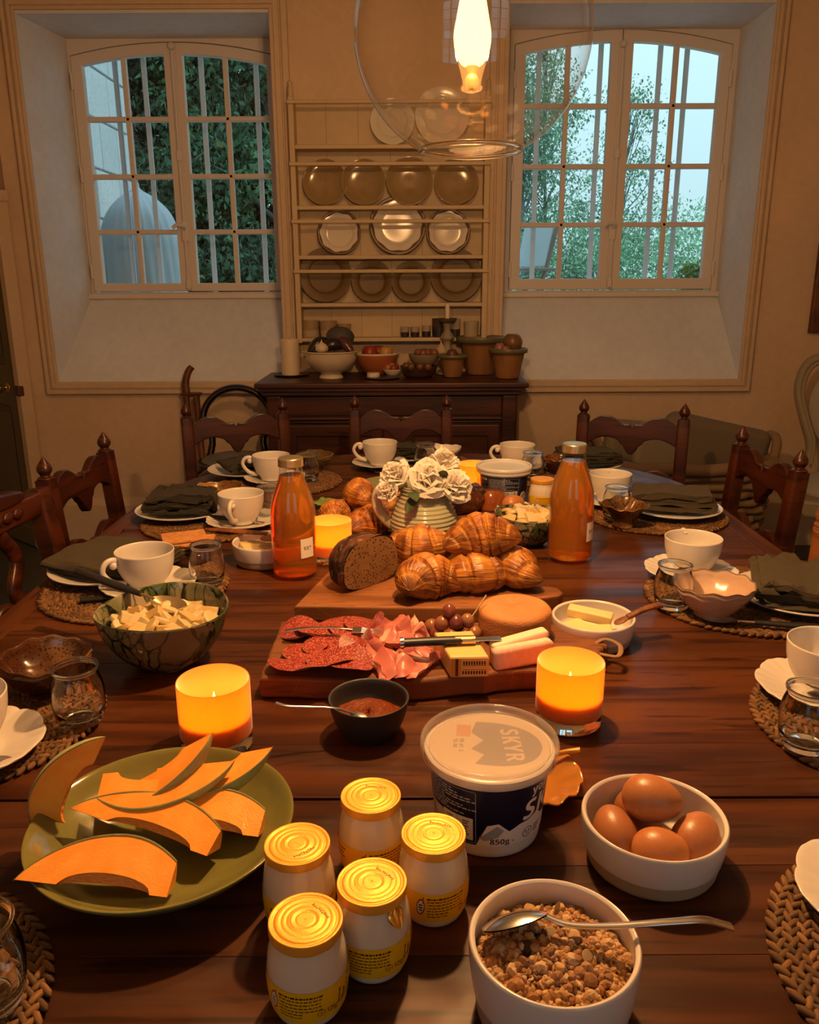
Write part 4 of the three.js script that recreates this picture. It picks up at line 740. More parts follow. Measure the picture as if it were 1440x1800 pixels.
// move a group built in world places onto its own base point
function settle(t) {
  const b = new THREE.Box3(); t.position.set(0, 0, 0); t.updateMatrixWorld(true); b.setFromObject(t, true); const c = b.getCenter(V(0, 0, 0)), p = V(c.x, b.min.y, c.z);
  for (const k of t.children) k.position.sub(p); t.position.copy(p); return t;
}
function spoon(label, tip, neck, handle, w, m = M.steel, o = {}) {
  const t = thing(o.name || 'spoon', label, o.cat || 'spoon'), A = V(tip[0], T + tip[2], tip[1]), B = V(neck[0], T + neck[2], neck[1]), d = B.clone().sub(A), L = d.length() / 2; d.normalize();
  const n0 = V(...(o.up || [0, 1, 0])), s = V(0, 0, 0).crossVectors(d, n0).normalize(), n = V(0, 0, 0).crossVectors(s, d), c = A.clone().add(B).multiplyScalar(0.5), dep = o.depth === undefined ? w * 0.34 : o.depth;
  const bw = (sg, off) => surf((u, v) => { const a = u * PI * 2, x = v * cos(a), y = v * sin(a) * (1 - 0.18 * v * cos(a)), h = -dep * (1 - v * v) + off; return [c.x + d.x * L * x + s.x * w * y + n.x * h, c.y + d.y * L * x + s.y * w * y + n.y * h, c.z + d.z * L * x + s.z * w * y + n.z * h]; }, 28, 8);
  part('bowl', merge([bw(1, 0.0005), bw(-1, -0.0006)]), m, t);
  const hp = [B.clone().addScaledVector(d, -0.004).toArray(), ...handle.map((q) => [q[0], T + q[2], q[1]])];
  if (o.black) {
    const k = o.split || 0.25, a = V(...hp[0]), e = V(...hp[hp.length - 1]), mdl = a.clone().lerp(e, k);
    part('neck', sweep([a.toArray(), mdl.toArray()], 0.0024, 8, 8), m, t); part('handle', sweep([mdl.toArray(), ...(hp.length > 2 ? [] : []), e.toArray()], (v) => [0.0045 + (o.black - 0.0045) * Math.min(1, v * 3), 0.0042 + 0.0015 * v], 14, 10), M.blackPlastic, t);
  } else part('handle', sweep(hp, (v) => [(o.hw || 0.0022) + (o.he === undefined ? 0.0026 : o.he) * v * v, o.ht || 0.0014], 30, 10), o.hm || m, t);
  return settle(t);
}

// ---------- boards ----------
const boardTex = tex(1024, 512, (u, v) => {
  let c = grain([0.62, 0.42, 0.25], [0.45, 0.28, 0.15], [0.74, 0.53, 0.33], 2, 18, 16)(u, v);
  for (let k = 0; k < 26; k++) { const a = hash(k, 1, 5) * 3.1, x = hash(k, 2, 5), y = hash(k, 3, 5), d = Math.abs((u - x) * sin(a) - (v - y) * cos(a)), l = Math.abs((u - x) * cos(a) + (v - y) * sin(a)); if (d < 0.0012 && l < 0.1) c = mix3(c, [0.86, 0.66, 0.44], 0.45); }
  return c;
});
M.board = mat([0.72, 0.58, 0.46], 0.6, { map: rep(boardTex, 2.4), bumpMap: woodBump, bumpScale: 0.0006 });
M.boardDark = mat([0.46, 0.34, 0.26], 0.55, { map: rep(boardTex, 2), bumpMap: woodBump, bumpScale: 0.0012 });
{
  const b1 = thing('cutting_board', 'thick pale wooden cutting board with a handle, carrying the half loaf and the front croissants', 'board', at3(0, -1.36));
  part('plank', slab([[-0.193, 0.087], [0.185, 0.1], [0.192, 0.065], [0.255, 0.045], [0.266, 0.03], [0.262, 0.008], [0.25, 0.0], [0.19, -0.01], [0.18, -0.1], [-0.15, -0.095]].map(([x, z]) => [x, z]), 0, 0.027, 0.003, { ou: 0.2 }), M.board, b1);
  const b2 = thing('cheese_board', 'dark rustic wooden board with rough edges under the salami, ham and cheeses', 'board', at3(0.03, -1.1));
  const e = []; const cn = [[-0.235, 0.09], [-0.046, 0.103], [0.147, 0.07], [0.235, 0.028], [0.262, -0.01], [0.252, -0.055], [0.17, -0.095], [-0.234, -0.1]];
  for (let i = 0; i < cn.length; i++) { const a = cn[i], b = cn[(i + 1) % cn.length]; for (let k = 0; k < 10; k++) { const q = k / 10, n = (hash(i * 10 + k, 3, 9) - 0.5) * 0.005; e.push([lerp(a[0], b[0], q) + n * 0.4, lerp(a[1], b[1], q) + n]); } }
  part('plank', slab(e.slice().reverse(), 0, 0.032, 0.005, { ou: 0.6, ov: 0.3, seg: 3 }), M.boardDark, b2);
  part('leather_loop', sweep([[0.235, 0.024, -0.012], [0.258, 0.037, -0.016], [0.277, 0.034, 0.0], [0.27, 0.027, 0.02], [0.245, 0.028, 0.015], [0.232, 0.024, 0.0]], (v) => [0.004, 0.0018], 36, 8), mat([0.24, 0.14, 0.07], 0.8), b2);
  const b3 = thing('cutting_board', 'wooden board behind the jug under the dark loaf and the jam jar', 'board', at3(0.16, -1.87));
  part('plank', slab([[-0.12, 0.1], [0.06, 0.105], [0.065, 0.07], [0.13, 0.06], [0.13, 0.03], [0.065, 0.02], [0.06, -0.09], [-0.12, -0.09]], 0, 0.022, 0.003, { ou: 1.1 }), M.board, b3);
}

// ---------- breads ----------
const crustTex = tex(512, 512, (u, v) => { const k = fbm(u, v, 6, 8, 5, 5), f = fbm(u, v, 30, 30, 3, 9); return mix3(mix3([0.24, 0.12, 0.06], [0.5, 0.3, 0.16], sstep(k, 0.35, 0.65)), [0.78, 0.66, 0.5], sstep(f, 0.62, 0.74) * 0.6); });
const crustBump = tex(512, 512, (u, v) => fbm(u, v, 14, 18, 5, 6), false);
const crumbTex = tex(512, 512, (u, v) => { const a = cell(u, v, 26, 3), b = cell(u, v, 60, 5), k = fbm(u, v, 8, 8, 4, 2); let c = mix3([0.5, 0.36, 0.21], [0.64, 0.49, 0.31], k); if (a[2] > 0.6) c = mix3([0.26, 0.16, 0.08], c, sstep(a[0], 0.16, 0.34)); return mix3([0.4, 0.27, 0.14], c, sstep(b[0], 0.1, 0.3)); });
const crumbBump = tex(512, 512, (u, v) => { const a = cell(u, v, 26, 3), b = cell(u, v, 60, 5); return 0.6 * (a[2] > 0.6 ? sstep(a[0], 0.1, 0.36) : 1) + 0.4 * sstep(b[0], 0.05, 0.35); }, false);
{
  const t = thing('bread_loaf', 'half of a dark crusted rye loaf with its cut face showing, on the pale board', 'bread', at3(-0.068, -1.368, 0.027), R(-45));
  const W = 0.065, H = 0.09, L = 0.072;
  const ring = (a, k) => { const ca = cos(a), sa = sin(a); return [W * k * Math.sign(ca) * Math.abs(ca) ** 0.8, Math.max(-0.001, H * 0.42 + (sa > 0 ? H * 0.58 * sa ** 0.85 : H * 0.42 * Math.sign(sa) * Math.abs(sa) ** 0.5) * k)]; };
  const g = surf((u, v) => { const k = Math.sqrt(Math.max(0.0001, 1 - Math.max(0, (v - 0.25) / 0.75) ** 2.6)), a = u * PI * 2, q = ring(a, k), n = 1 + 0.05 * (vnoise(u * 24, v * 9, 24, 99, 3) - 0.5) * (q[1] > 0.01 ? 1 : 0); return [-L * v, q[1] * n, q[0] * n]; }, 48, 20, { su: 1.4, sv: 0.7 });
  part('crust', g, mat([0.6, 0.52, 0.48], 0.75, { map: crustTex, bumpMap: crustBump, bumpScale: 0.006 }), t);
  part('crumb', surf((u, v) => { const q = ring(u * PI * 2, v * 0.985); return [0.0008 + 0.0015 * (1 - v * v), v < 0.001 ? H * 0.42 : H * 0.42 + (q[1] - H * 0.42), q[0]]; }, 48, 10).toNonIndexed(), mat([1, 0.9, 0.76], 0.9, { map: crumbTex, bumpMap: crumbBump, bumpScale: 0.002 }), t);
  const cr = t.children[1].geometry, p = cr.attributes.position, uv = cr.attributes.uv; for (let i = 0; i < p.count; i++) uv.setXY(i, p.getZ(i) * 7, p.getY(i) * 7);
  const t2 = thing('bread_loaf', 'dark glossy round loaf on the board behind the jug', 'bread', at3(0.115, -1.87, 0.022), 0.5);
  part('crust', surf((u, v) => { const a = u * PI * 2, b = (v - 0.5) * PI, r = cos(b), n = 1 + 0.07 * (vnoise(u * 10, v * 8, 10, 99, 8) - 0.5) + 0.03 * sin(v * 26 + sin(a) * 2); return [0.078 * sin(b) * n, Math.max(0, 0.03 + 0.038 * r * sin(a) * n), 0.055 * r * cos(a) * n]; }, 40, 28, { su: 1.2, sv: 0.8 }), mat([0.4, 0.3, 0.26], 0.4, { map: crustTex, bumpMap: crustBump, bumpScale: 0.004 }), t2);
}
const flaky = tex(512, 512, (u, v) => { const k = fbm(u, v, 5, 4, 4, 3), f = fbm(u, v, 60, 6, 3, 8); const g = 0.72 + 0.36 * (k - 0.5) + 0.34 * (f - 0.5); return [g * 1.06, g, g * 0.92]; });
const flakyB = tex(512, 512, (u, v) => 0.6 * fbm(u, v, 60, 7, 3, 8) + 0.4 * fbm(u, v, 12, 10, 3, 4), false);
M.pastry = mat([1, 1, 1], 0.42, { map: flaky, bumpMap: flakyB, bumpScale: 0.0035, vertexColors: true, sheen: 0 });
function croissantGeo(seed, o = {}) {
  const q = rnd(seed), A = R(o.bend || 66), Rr = (o.L || 0.13) / (2 * A), w = o.w || 0.036, seg = o.seg || 7, tw = 0.6 + q() * 0.5, ph = q();
  const S = (u, v) => { const s = v + tw * 0.045 * sin(u * PI * 2 + ph * 6), k = clamp(s * seg, 0, seg - 0.001), c = Math.floor(k), f = k - c, m = Math.abs(v - 0.5) * 2; return [f, c, m, s]; };
  const col0 = (u, v) => {
    const [f, c, m] = S(u, v), up = 0.5 + 0.5 * sin(u * PI * 2), n = vnoise(u * 9, v * 12, 9, 99, seed), n2 = vnoise(u * 26, v * 26, 26, 99, seed + 5);
    const edge = v < 0.5 ? 1 - f : f, b = clamp(0.3 + 0.5 * sstep(edge, 0.05, 0.5) * (0.6 + 0.4 * up) + (n - 0.5) * 1.0 + (n2 - 0.5) * 0.5, 0, 1);
    let r = mix3([0.86, 0.42, 0.085], [0.5, 0.17, 0.028], b); r = mix3(r, [0.26, 0.075, 0.016], sstep(n2 * 0.5 + n * 0.5 + m * 0.08, 0.56, 0.74) * up * 0.8); return mix3(r, [0.82, 0.48, 0.16], sstep(-sin(u * PI * 2), 0.4, 1) * 0.6);
  };
  return surf((u, v) => {
    const [f, c, m] = S(u, v), e = v < 0.5 ? 1 - f : f, a = (v - 0.5) * 2 * A, base = Math.pow(Math.max(0, 1 - m ** 2.2), 0.75), step = 0.86 + 0.2 * sstep(e, 0, 0.35) - 0.06 * e;
    const rr = w * base * step * (1 + 0.07 * (vnoise(u * 5, v * 7, 5, 99, seed + 2) - 0.5)) * (0.9 + 0.2 * (1 - m)), th = u * PI * 2, ca = cos(th), sa = sin(th);
    const y = sa > 0 ? rr * 1.0 * sa : rr * 0.78 * sa;
    return [(Rr + rr * ca) * sin(a), y + 0.78 * w * 0.96 + 0.012 * m * m * (o.lift || 0), Rr - (Rr + rr * ca) * cos(a)];
  }, 36, 84, { su: 1, sv: 1, color: col0 });
}
{
  const C = (l, g, x, z, h, ry, rx = 0, rz = 0, s = 1) => { const o = solo('croissant', g, M.pastry, l, 'croissant', at3(x, z, h), ry, 'croissants'); o.rotation.set(rx, ry, rz); o.scale.setScalar(s); return o; };
  const G = [1, 2, 3, 4, 5].map((s) => croissantGeo(s, { bend: [75, 55, 40, 60, 66][s - 1], seg: [5, 5, 7, 5, 5][s - 1] }));
  C('croissant at the front of the heap on the pale board, nearest the grapes', G[0], 0.025, -1.325, 0.026, R(28), 0.1, -0.12, 1.12);
  C('dark croissant standing behind the front one, against the jug', G[1], 0.022, -1.44, 0.052, R(172), -0.35, 0.05, 1.05);
  C('long pale croissant lying on top of the heap on the pale board', G[2], 0.128, -1.385, 0.08, R(5), 0.1, 0.08, 1.15);
  C('croissant with a pale underside in the middle of the heap, beneath the long one', G[3], 0.115, -1.335, 0.026, R(190), 0.35, 0.05, 1.08);
  C('croissant at the handle end of the pale board, beneath the end of the long one', G[4], 0.185, -1.375, 0.026, R(100), 0.1, 0, 1.05);
  C('round-looking croissant on top of the rear heap, left of the jug', G[0], -0.117, -1.83, 0.05, R(95), 0.05, 0.1, 0.95);
  C('croissant at the left of the rear heap, behind the lit candle', G[4], -0.17, -1.8, 0.004, R(70), 0, 0, 1.0);
  C('glossy croissant at the front of the rear heap, right of the lit candle', G[3], -0.085, -1.75, 0.004, R(20), 0, 0.05, 1.02);
  C('croissant seen through the loop of the jug handle', G[1], -0.035, -1.88, 0.004, R(60), 0, 0, 1.0);
  // openwork trivet under the rear heap
  const t = thing('trivet', 'brown openwork trivet peeping out under the rear croissants', 'trivet', at3(-0.1, -1.755, 0.0005)), rg = [];
  for (let k = 0; k < 5; k++) for (let i = 0; i < 6 + k * 6; i++) { const n = 6 + k * 6, a = i / n * PI * 2; rg.push(mv(new THREE.TorusGeometry(0.009, 0.0018, 6, 14), (0.016 + k * 0.017) * cos(a), 0.0018, (0.016 + k * 0.017) * sin(a), PI / 2)); }
  part('rings', merge(rg), mat([0.3, 0.19, 0.11], 0.7), t).userData.kind = 'stuff';
}

// ---------- salami, ham, cheeses, grapes ----------
const salTex = tex(512, 512, (u, v) => { const a = cell(u, v, 22, 6), b = cell(u, v, 44, 9), k = fbm(u, v, 6, 6, 4, 4), d = Math.hypot(u - 0.5, v - 0.5); let c = mix3([0.46, 0.12, 0.1], [0.66, 0.24, 0.2], k); if (a[2] > 0.5) c = mix3([0.88, 0.62, 0.54], c, sstep(a[0], 0.2, 0.42)); if (b[2] > 0.6) c = mix3([0.84, 0.58, 0.5], c, sstep(b[0], 0.15, 0.4)); return d > 0.485 ? [0.62, 0.42, 0.34] : c; });
M.salami = mat([0.8, 0.62, 0.58], 0.38, { map: salTex, bumpMap: plasterBump, bumpScale: 0.0005 });
const salGeo = (s) => { const g = lathe([[0.0003, 0.0014], [0.012, 0.0014], [0.024, 0.0014], [0.0345, 0.0014], [0.035, 0.0007], [0.0345, 0], [0.024, 0], [0.0003, 0]].reverse(), 32, (a, v, r, y) => [r * (1 + 0.03 * sin(a * 2 + s)), y + 0.004 * (r / 0.035) ** 2 * sin(a * 2 + s * 2) + 0.0015 * (r / 0.035) * sin(a * 3 + s)]); const p = g.attributes.position, uv = g.attributes.uv; for (let i = 0; i < p.count; i++) uv.setXY(i, 0.5 + p.getX(i) / 0.071, 0.5 + p.getZ(i) / 0.071); return g; };
{
  const g = [0, 1, 2].map((k) => salGeo(k * 2.1)), q = rnd(9), ord = ['first', 'second', 'third', 'fourth', 'fifth'];
  const S = (l, x, z, h, tilt, ry, k) => { const o = solo('salami_slice', g[k % 3], M.salami, l, 'salami', at3(x, z, h), ry, 'salami slices on the cheese board'); o.rotation.set(tilt[0], ry, tilt[1]); o.scale.set(1, 1, 0.92); };
  for (let i = 0; i < 5; i++) S(ord[i] + ' salami slice from the left along the back edge of the cheese board', -0.168 + i * 0.025, -1.155 + (i % 2) * 0.006, 0.0385 + i * 0.0017, [-0.08, 0.1], q() * 6, i);
  for (let i = 0; i < 4; i++) S(ord[i] + ' salami slice from the left in the middle row, just before the fork', -0.15 + i * 0.027, -1.078 - (i % 2) * 0.008, 0.0385 + i * 0.0025, [0.12, 0.06], q() * 6, i + 1);
  for (let i = 0; i < 4; i++) S(ord[i] + ' salami slice from the left in the front row, nearest the jam bowl', -0.163 + i * 0.027, -1.035 + (i % 2) * 0.007, 0.0415 + i * 0.0025, [0.12, 0.08], q() * 6, i + 2);
}
const hamTex = tex(256, 256, (u, v) => mix3(mix3([0.78, 0.42, 0.4], [0.9, 0.6, 0.56], fbm(u, v, 4, 5, 4, 3)), [0.93, 0.78, 0.72], sstep(fbm(u, v, 3, 8, 3, 9), 0.6, 0.72)));
M.ham = new THREE.MeshPhysicalMaterial({ color: col([0.95, 0.84, 0.78]), map: hamTex, roughness: 0.35, transmission: 0.2, thickness: 0, side: THREE.DoubleSide });
{
  const ham = (l, x, z, h, w, d, hh, ry, seed) => {
    const g = surf((u, v) => { const n = (f, s) => vnoise(u * f + 9, v * f + 9, 97, 97, seed + s) - 0.5, X = (u - 0.5) * w * 0.7, Z = (v - 0.5) * d; const fold = sin(u * 13 + n(3, 1) * 7 + v * 2.2); const e = Math.min(1, Math.min(Math.min(u, 1 - u), Math.min(v, 1 - v)) * 5); return [X + 0.02 * n(3, 2) + 0.006 * cos(u * 13 + n(3, 1) * 7), (hh * (0.5 + 0.5 * fold) * (0.5 + n(4, 3)) + hh * 0.35) * (0.25 + 0.75 * e) + 0.003 * n(12, 8) + 0.001, Z + 0.02 * n(4, 4) + 0.006 * n(14, 6)]; }, 44, 36, { cu: false });
    solo('ham_slice', g, M.ham, l, 'ham', at3(x, z, h), ry, 'folded slices of cooked ham');
  };
  ham('folded pink ham slice at the back of the ham, beside the grapes', -0.012, -1.145, 0.033, 0.1, 0.085, 0.028, 0.3, 1);
  ham('folded pink ham slice rising behind the knife handle', -0.03, -1.11, 0.034, 0.085, 0.08, 0.034, 1.3, 2);
  ham('folded pink ham slice hanging over the front edge of the cheese board', -0.04, -1.045, 0.034, 0.075, 0.12, 0.026, 0.5, 3);
  ham('crumpled pink ham slice between the knife handle and the front edge of the board', 0.005, -1.04, 0.034, 0.08, 0.09, 0.022, 2.4, 4);
}
{
  const ch = tex(256, 256, (u, v) => mix3([0.78, 0.56, 0.34], [0.9, 0.7, 0.48], fbm(u, v, 5, 4, 5, 3)));
  const w = thing('round_cheese', 'whole round washed-rind cheese with an orange-tan rind on the cheese board', 'cheese', at3(0.158, -1.142, 0.032));
  part('rind', wobble(lathe(spl([[0.0005, 0.0505], [0.03, 0.0505], [0.046, 0.049], [0.0535, 0.043], [0.0545, 0.03], [0.0545, 0.015], [0.052, 0.004], [0.044, 0], [0.0005, 0]].reverse(), 40), 56, (a, v, r, y) => [r * (1 + 0.01 * sin(a * 2)), y], { su: 2 }), 0.0014, 40), mat([0.78, 0.62, 0.48], 0.62, { map: ch, bumpMap: plasterBump, bumpScale: 0.002 }), w);
  const bw = thing('brie_wedge', 'wedge of white-rinded soft cheese lying in front of the cheese wheel', 'cheese', at3(0.156, -1.048, 0.032), R(14));
  const br = wobble(box(0.088, 0.034, 0.03, 0, 0, 0, 0.008, { seg: 5, rz: 0.06 }), 0.004, 60, 5), bt = tex(256, 256, (u, v) => mix3([0.88, 0.8, 0.72], [0.97, 0.93, 0.88], fbm(u, v, 30, 12, 3, 4)));
  part('rind', br, mat([0.92, 0.86, 0.8], 0.8, { map: rep(bt, 8), bumpMap: crustBump, bumpScale: 0.002 }), bw); part('paste', wobble(box(0.085, 0.012, 0.02, -0.002, 0.028, -0.008, 0.005, { seg: 4, rz: 0.16 }), 0.003, 60, 8), mat([0.82, 0.68, 0.48], 0.6), bw);
  const hc = thing('cheese_wedge', 'pale yellow wedge of hard cheese with a printed rind on the cheese board', 'cheese', at3(0.072, -1.047, 0.032));
  part('paste', slab([[-0.037, -0.04], [0.018, -0.045], [0.034, 0.04], [-0.018, 0.042]].reverse(), 0, 0.031, 0.003), mat([0.76, 0.5, 0.17], 0.5, { bumpMap: plasterBump, bumpScale: 0.0006 }), hc);
  const pr = canvasTex(256, 160, (c, W, H) => { c.fillStyle = '#e7c06a'; c.fillRect(0, 0, W, H); c.fillStyle = '#d59a2b'; c.fillRect(0, 0, 70, H); c.fillStyle = '#5b2a22'; c.fillRect(30, 0, 20, H); c.fillStyle = '#3a2a1c'; for (let k = 0; k < 9; k++) { c.fillRect(84 + k * 18, 22, 11, 34); c.fillRect(78 + k * 19, 112, 12, 30); } c.fillRect(80, 60, 165, 4); c.fillRect(80, 100, 165, 4); });
  const lb = new THREE.PlaneGeometry(0.05, 0.0255); lb.rotateY(0.02); lb.translate(0.008, 0.0155, 0.0422); part('printed_rind', lb, mat([0.95, 0.9, 0.85], 0.6, { map: pr }), hc);
  // grapes
  const bunch = (l, c, list, s, m) => { const t = thing('grape_bunch', l, 'grapes', c); list.forEach(([x, y, z], i) => part('grape', mv(new THREE.SphereGeometry(0.0108 * s * (0.92 + 0.16 * hash(i, 3, 3)), 20, 14), x, y, z, 0.4 * i, i, 0, [1, 1.1, 1]), m[i % m.length], t)); return t; };
  const gm = [[0.2, 0.05, 0.035], [0.27, 0.1, 0.045], [0.15, 0.035, 0.035], [0.3, 0.13, 0.055]].map((c) => mat(c, 0.18, { clearcoat: 0.3, clearcoatRoughness: 0.3 }));
  const b = bunch('small bunch of red grapes in front of the croissants beside the cheese wheel', at3(0.062, -1.125, 0.032), [[-0.022, 0.011, 0.0], [-0.002, 0.0115, 0.012], [0.019, 0.0115, 0.01], [0.034, 0.013, 0.002], [0.008, 0.013, -0.014], [-0.014, 0.028, 0.0], [0.006, 0.031, 0.004], [0.024, 0.029, -0.006], [-0.004, 0.047, -0.002], [-0.03, 0.014, -0.018]], 1, gm);
  part('stem', sweep([[0.02, 0.022, -0.002], [0.03, 0.035, -0.006], [0.045, 0.056, -0.012], [0.052, 0.066, -0.016]], 0.0011, 12, 6), mat([0.55, 0.42, 0.2], 0.7), b);
  bunch('small dark bunch of grapes behind the flowers, in front of the rear candle', at3(0.152, -1.975, 0), [[-0.01, 0.02, 0], [0.012, 0.02, 0.004], [0.002, 0.04, 0], [-0.012, 0.055, 0.002], [0.012, 0.056, 0.002], [0, 0.012, -0.016]], 1.05, [gm[2], gm[0]]);
}
// knife and fork on the cheese board
{
  const k = thing('cheese_knife', 'black-handled knife lying across the ham and the hard cheese', 'knife');
  part('handle', sweep([[-0.012, T + 0.0705, -1.034], [0.03, T + 0.07, -1.04], [0.08, T + 0.069, -1.046]], (v) => [0.0075, 0.006], 16, 12), M.blackPlastic, k);
  part('bolster', sweep([[0.062, T + 0.0693, -1.0444], [0.09, T + 0.0688, -1.047]], (v) => [0.0078, 0.0062], 6, 12), M.brass, k); part('butt_band', sweep([[-0.014, T + 0.0706, -1.0337], [-0.009, T + 0.0705, -1.0343]], 0.0077, 4, 12), M.steel, k);
  part('blade', box(0.04, 0.0012, 0.014, 0.107, T + 0.068, -1.0505, 0.0005, { ry: 0.08 }), M.steel, k); settle(k);
  const f = thing('fork', 'small steel fork resting on the salami with its tines towards the ham', 'fork');
  part('handle', sweep([[-0.185, T + 0.05, -1.122], [-0.15, T + 0.056, -1.119], [-0.105, T + 0.058, -1.113], [-0.085, T + 0.056, -1.112]], (v) => [0.005 - 0.003 * v, 0.0013], 18, 8), M.steel, f);
  part('head', box(0.014, 0.0016, 0.02, -0.078, T + 0.0548, -1.1115, 0.0007), M.steel, f);
  for (let i = 0; i < 4; i++) part('tine', sweep([[-0.073, T + 0.0556, -1.1185 + i * 0.0047], [-0.055, T + 0.0535, -1.1185 + i * 0.0047], [-0.04, T + 0.0545, -1.1185 + i * 0.0047]], (v) => [0.0013 - 0.0007 * v, 0.0009], 8, 6), M.steel, f);
  settle(f);
}

// ---------- jam bowl ----------
{
  const t = thing('jam_bowl', 'small matt black bowl of red-brown jam in front of the cheese board', 'bowl', at3(-0.052, -0.921));
  part('wall', lathe([...spl([[0.0005, 0.003], [0.026, 0.002], [0.03, 0.0], [0.034, 0.004], [0.044, 0.022], [0.0505, 0.047]], 24), ...spl([[0.0505, 0.047], [0.0502, 0.05], [0.0475, 0.049], [0.0425, 0.026], [0.03, 0.012], [0.0005, 0.011]], 24)], 56), mat([0.028, 0.026, 0.026], 0.5, { bumpMap: plasterBump, bumpScale: 0.0006 }), t);
  const g = surf((u, v) => { const a = u * PI * 2, r = 0.0425 * v; return [r * cos(a), 0.026 + 0.0075 * (1 - v * v) * (0.6 + 0.4 * cos(a - 1)) + 0.006 * v * (vnoise(u * 7, v * 6, 7, 99, 4) - 0.5) + 0.004 * v * (vnoise(u * 16, v * 14, 16, 99, 6) - 0.5), -r * sin(a)]; }, 64, 24);
  solo('jam', g, mat([0.2, 0.04, 0.01], 0.06, { transmission: 0.1, thickness: 0.01, bumpMap: crustBump, bumpScale: 0.003 }), 'glossy red-brown jam filling the black bowl', 'jam', at3(-0.052, -0.921, 0.0));
  spoon('thin steel spoon dipping into the jam, handle over the bowl edge to the left', [-0.052, -0.892, 0.032], [-0.073, -0.9, 0.041], [[-0.092, -0.893, 0.05], [-0.125, -0.888, 0.055], [-0.15, -0.882, 0.06], [-0.161, -0.88, 0.065]], 0.0085, M.steel, { he: 0.0016, hw: 0.0018 });
}

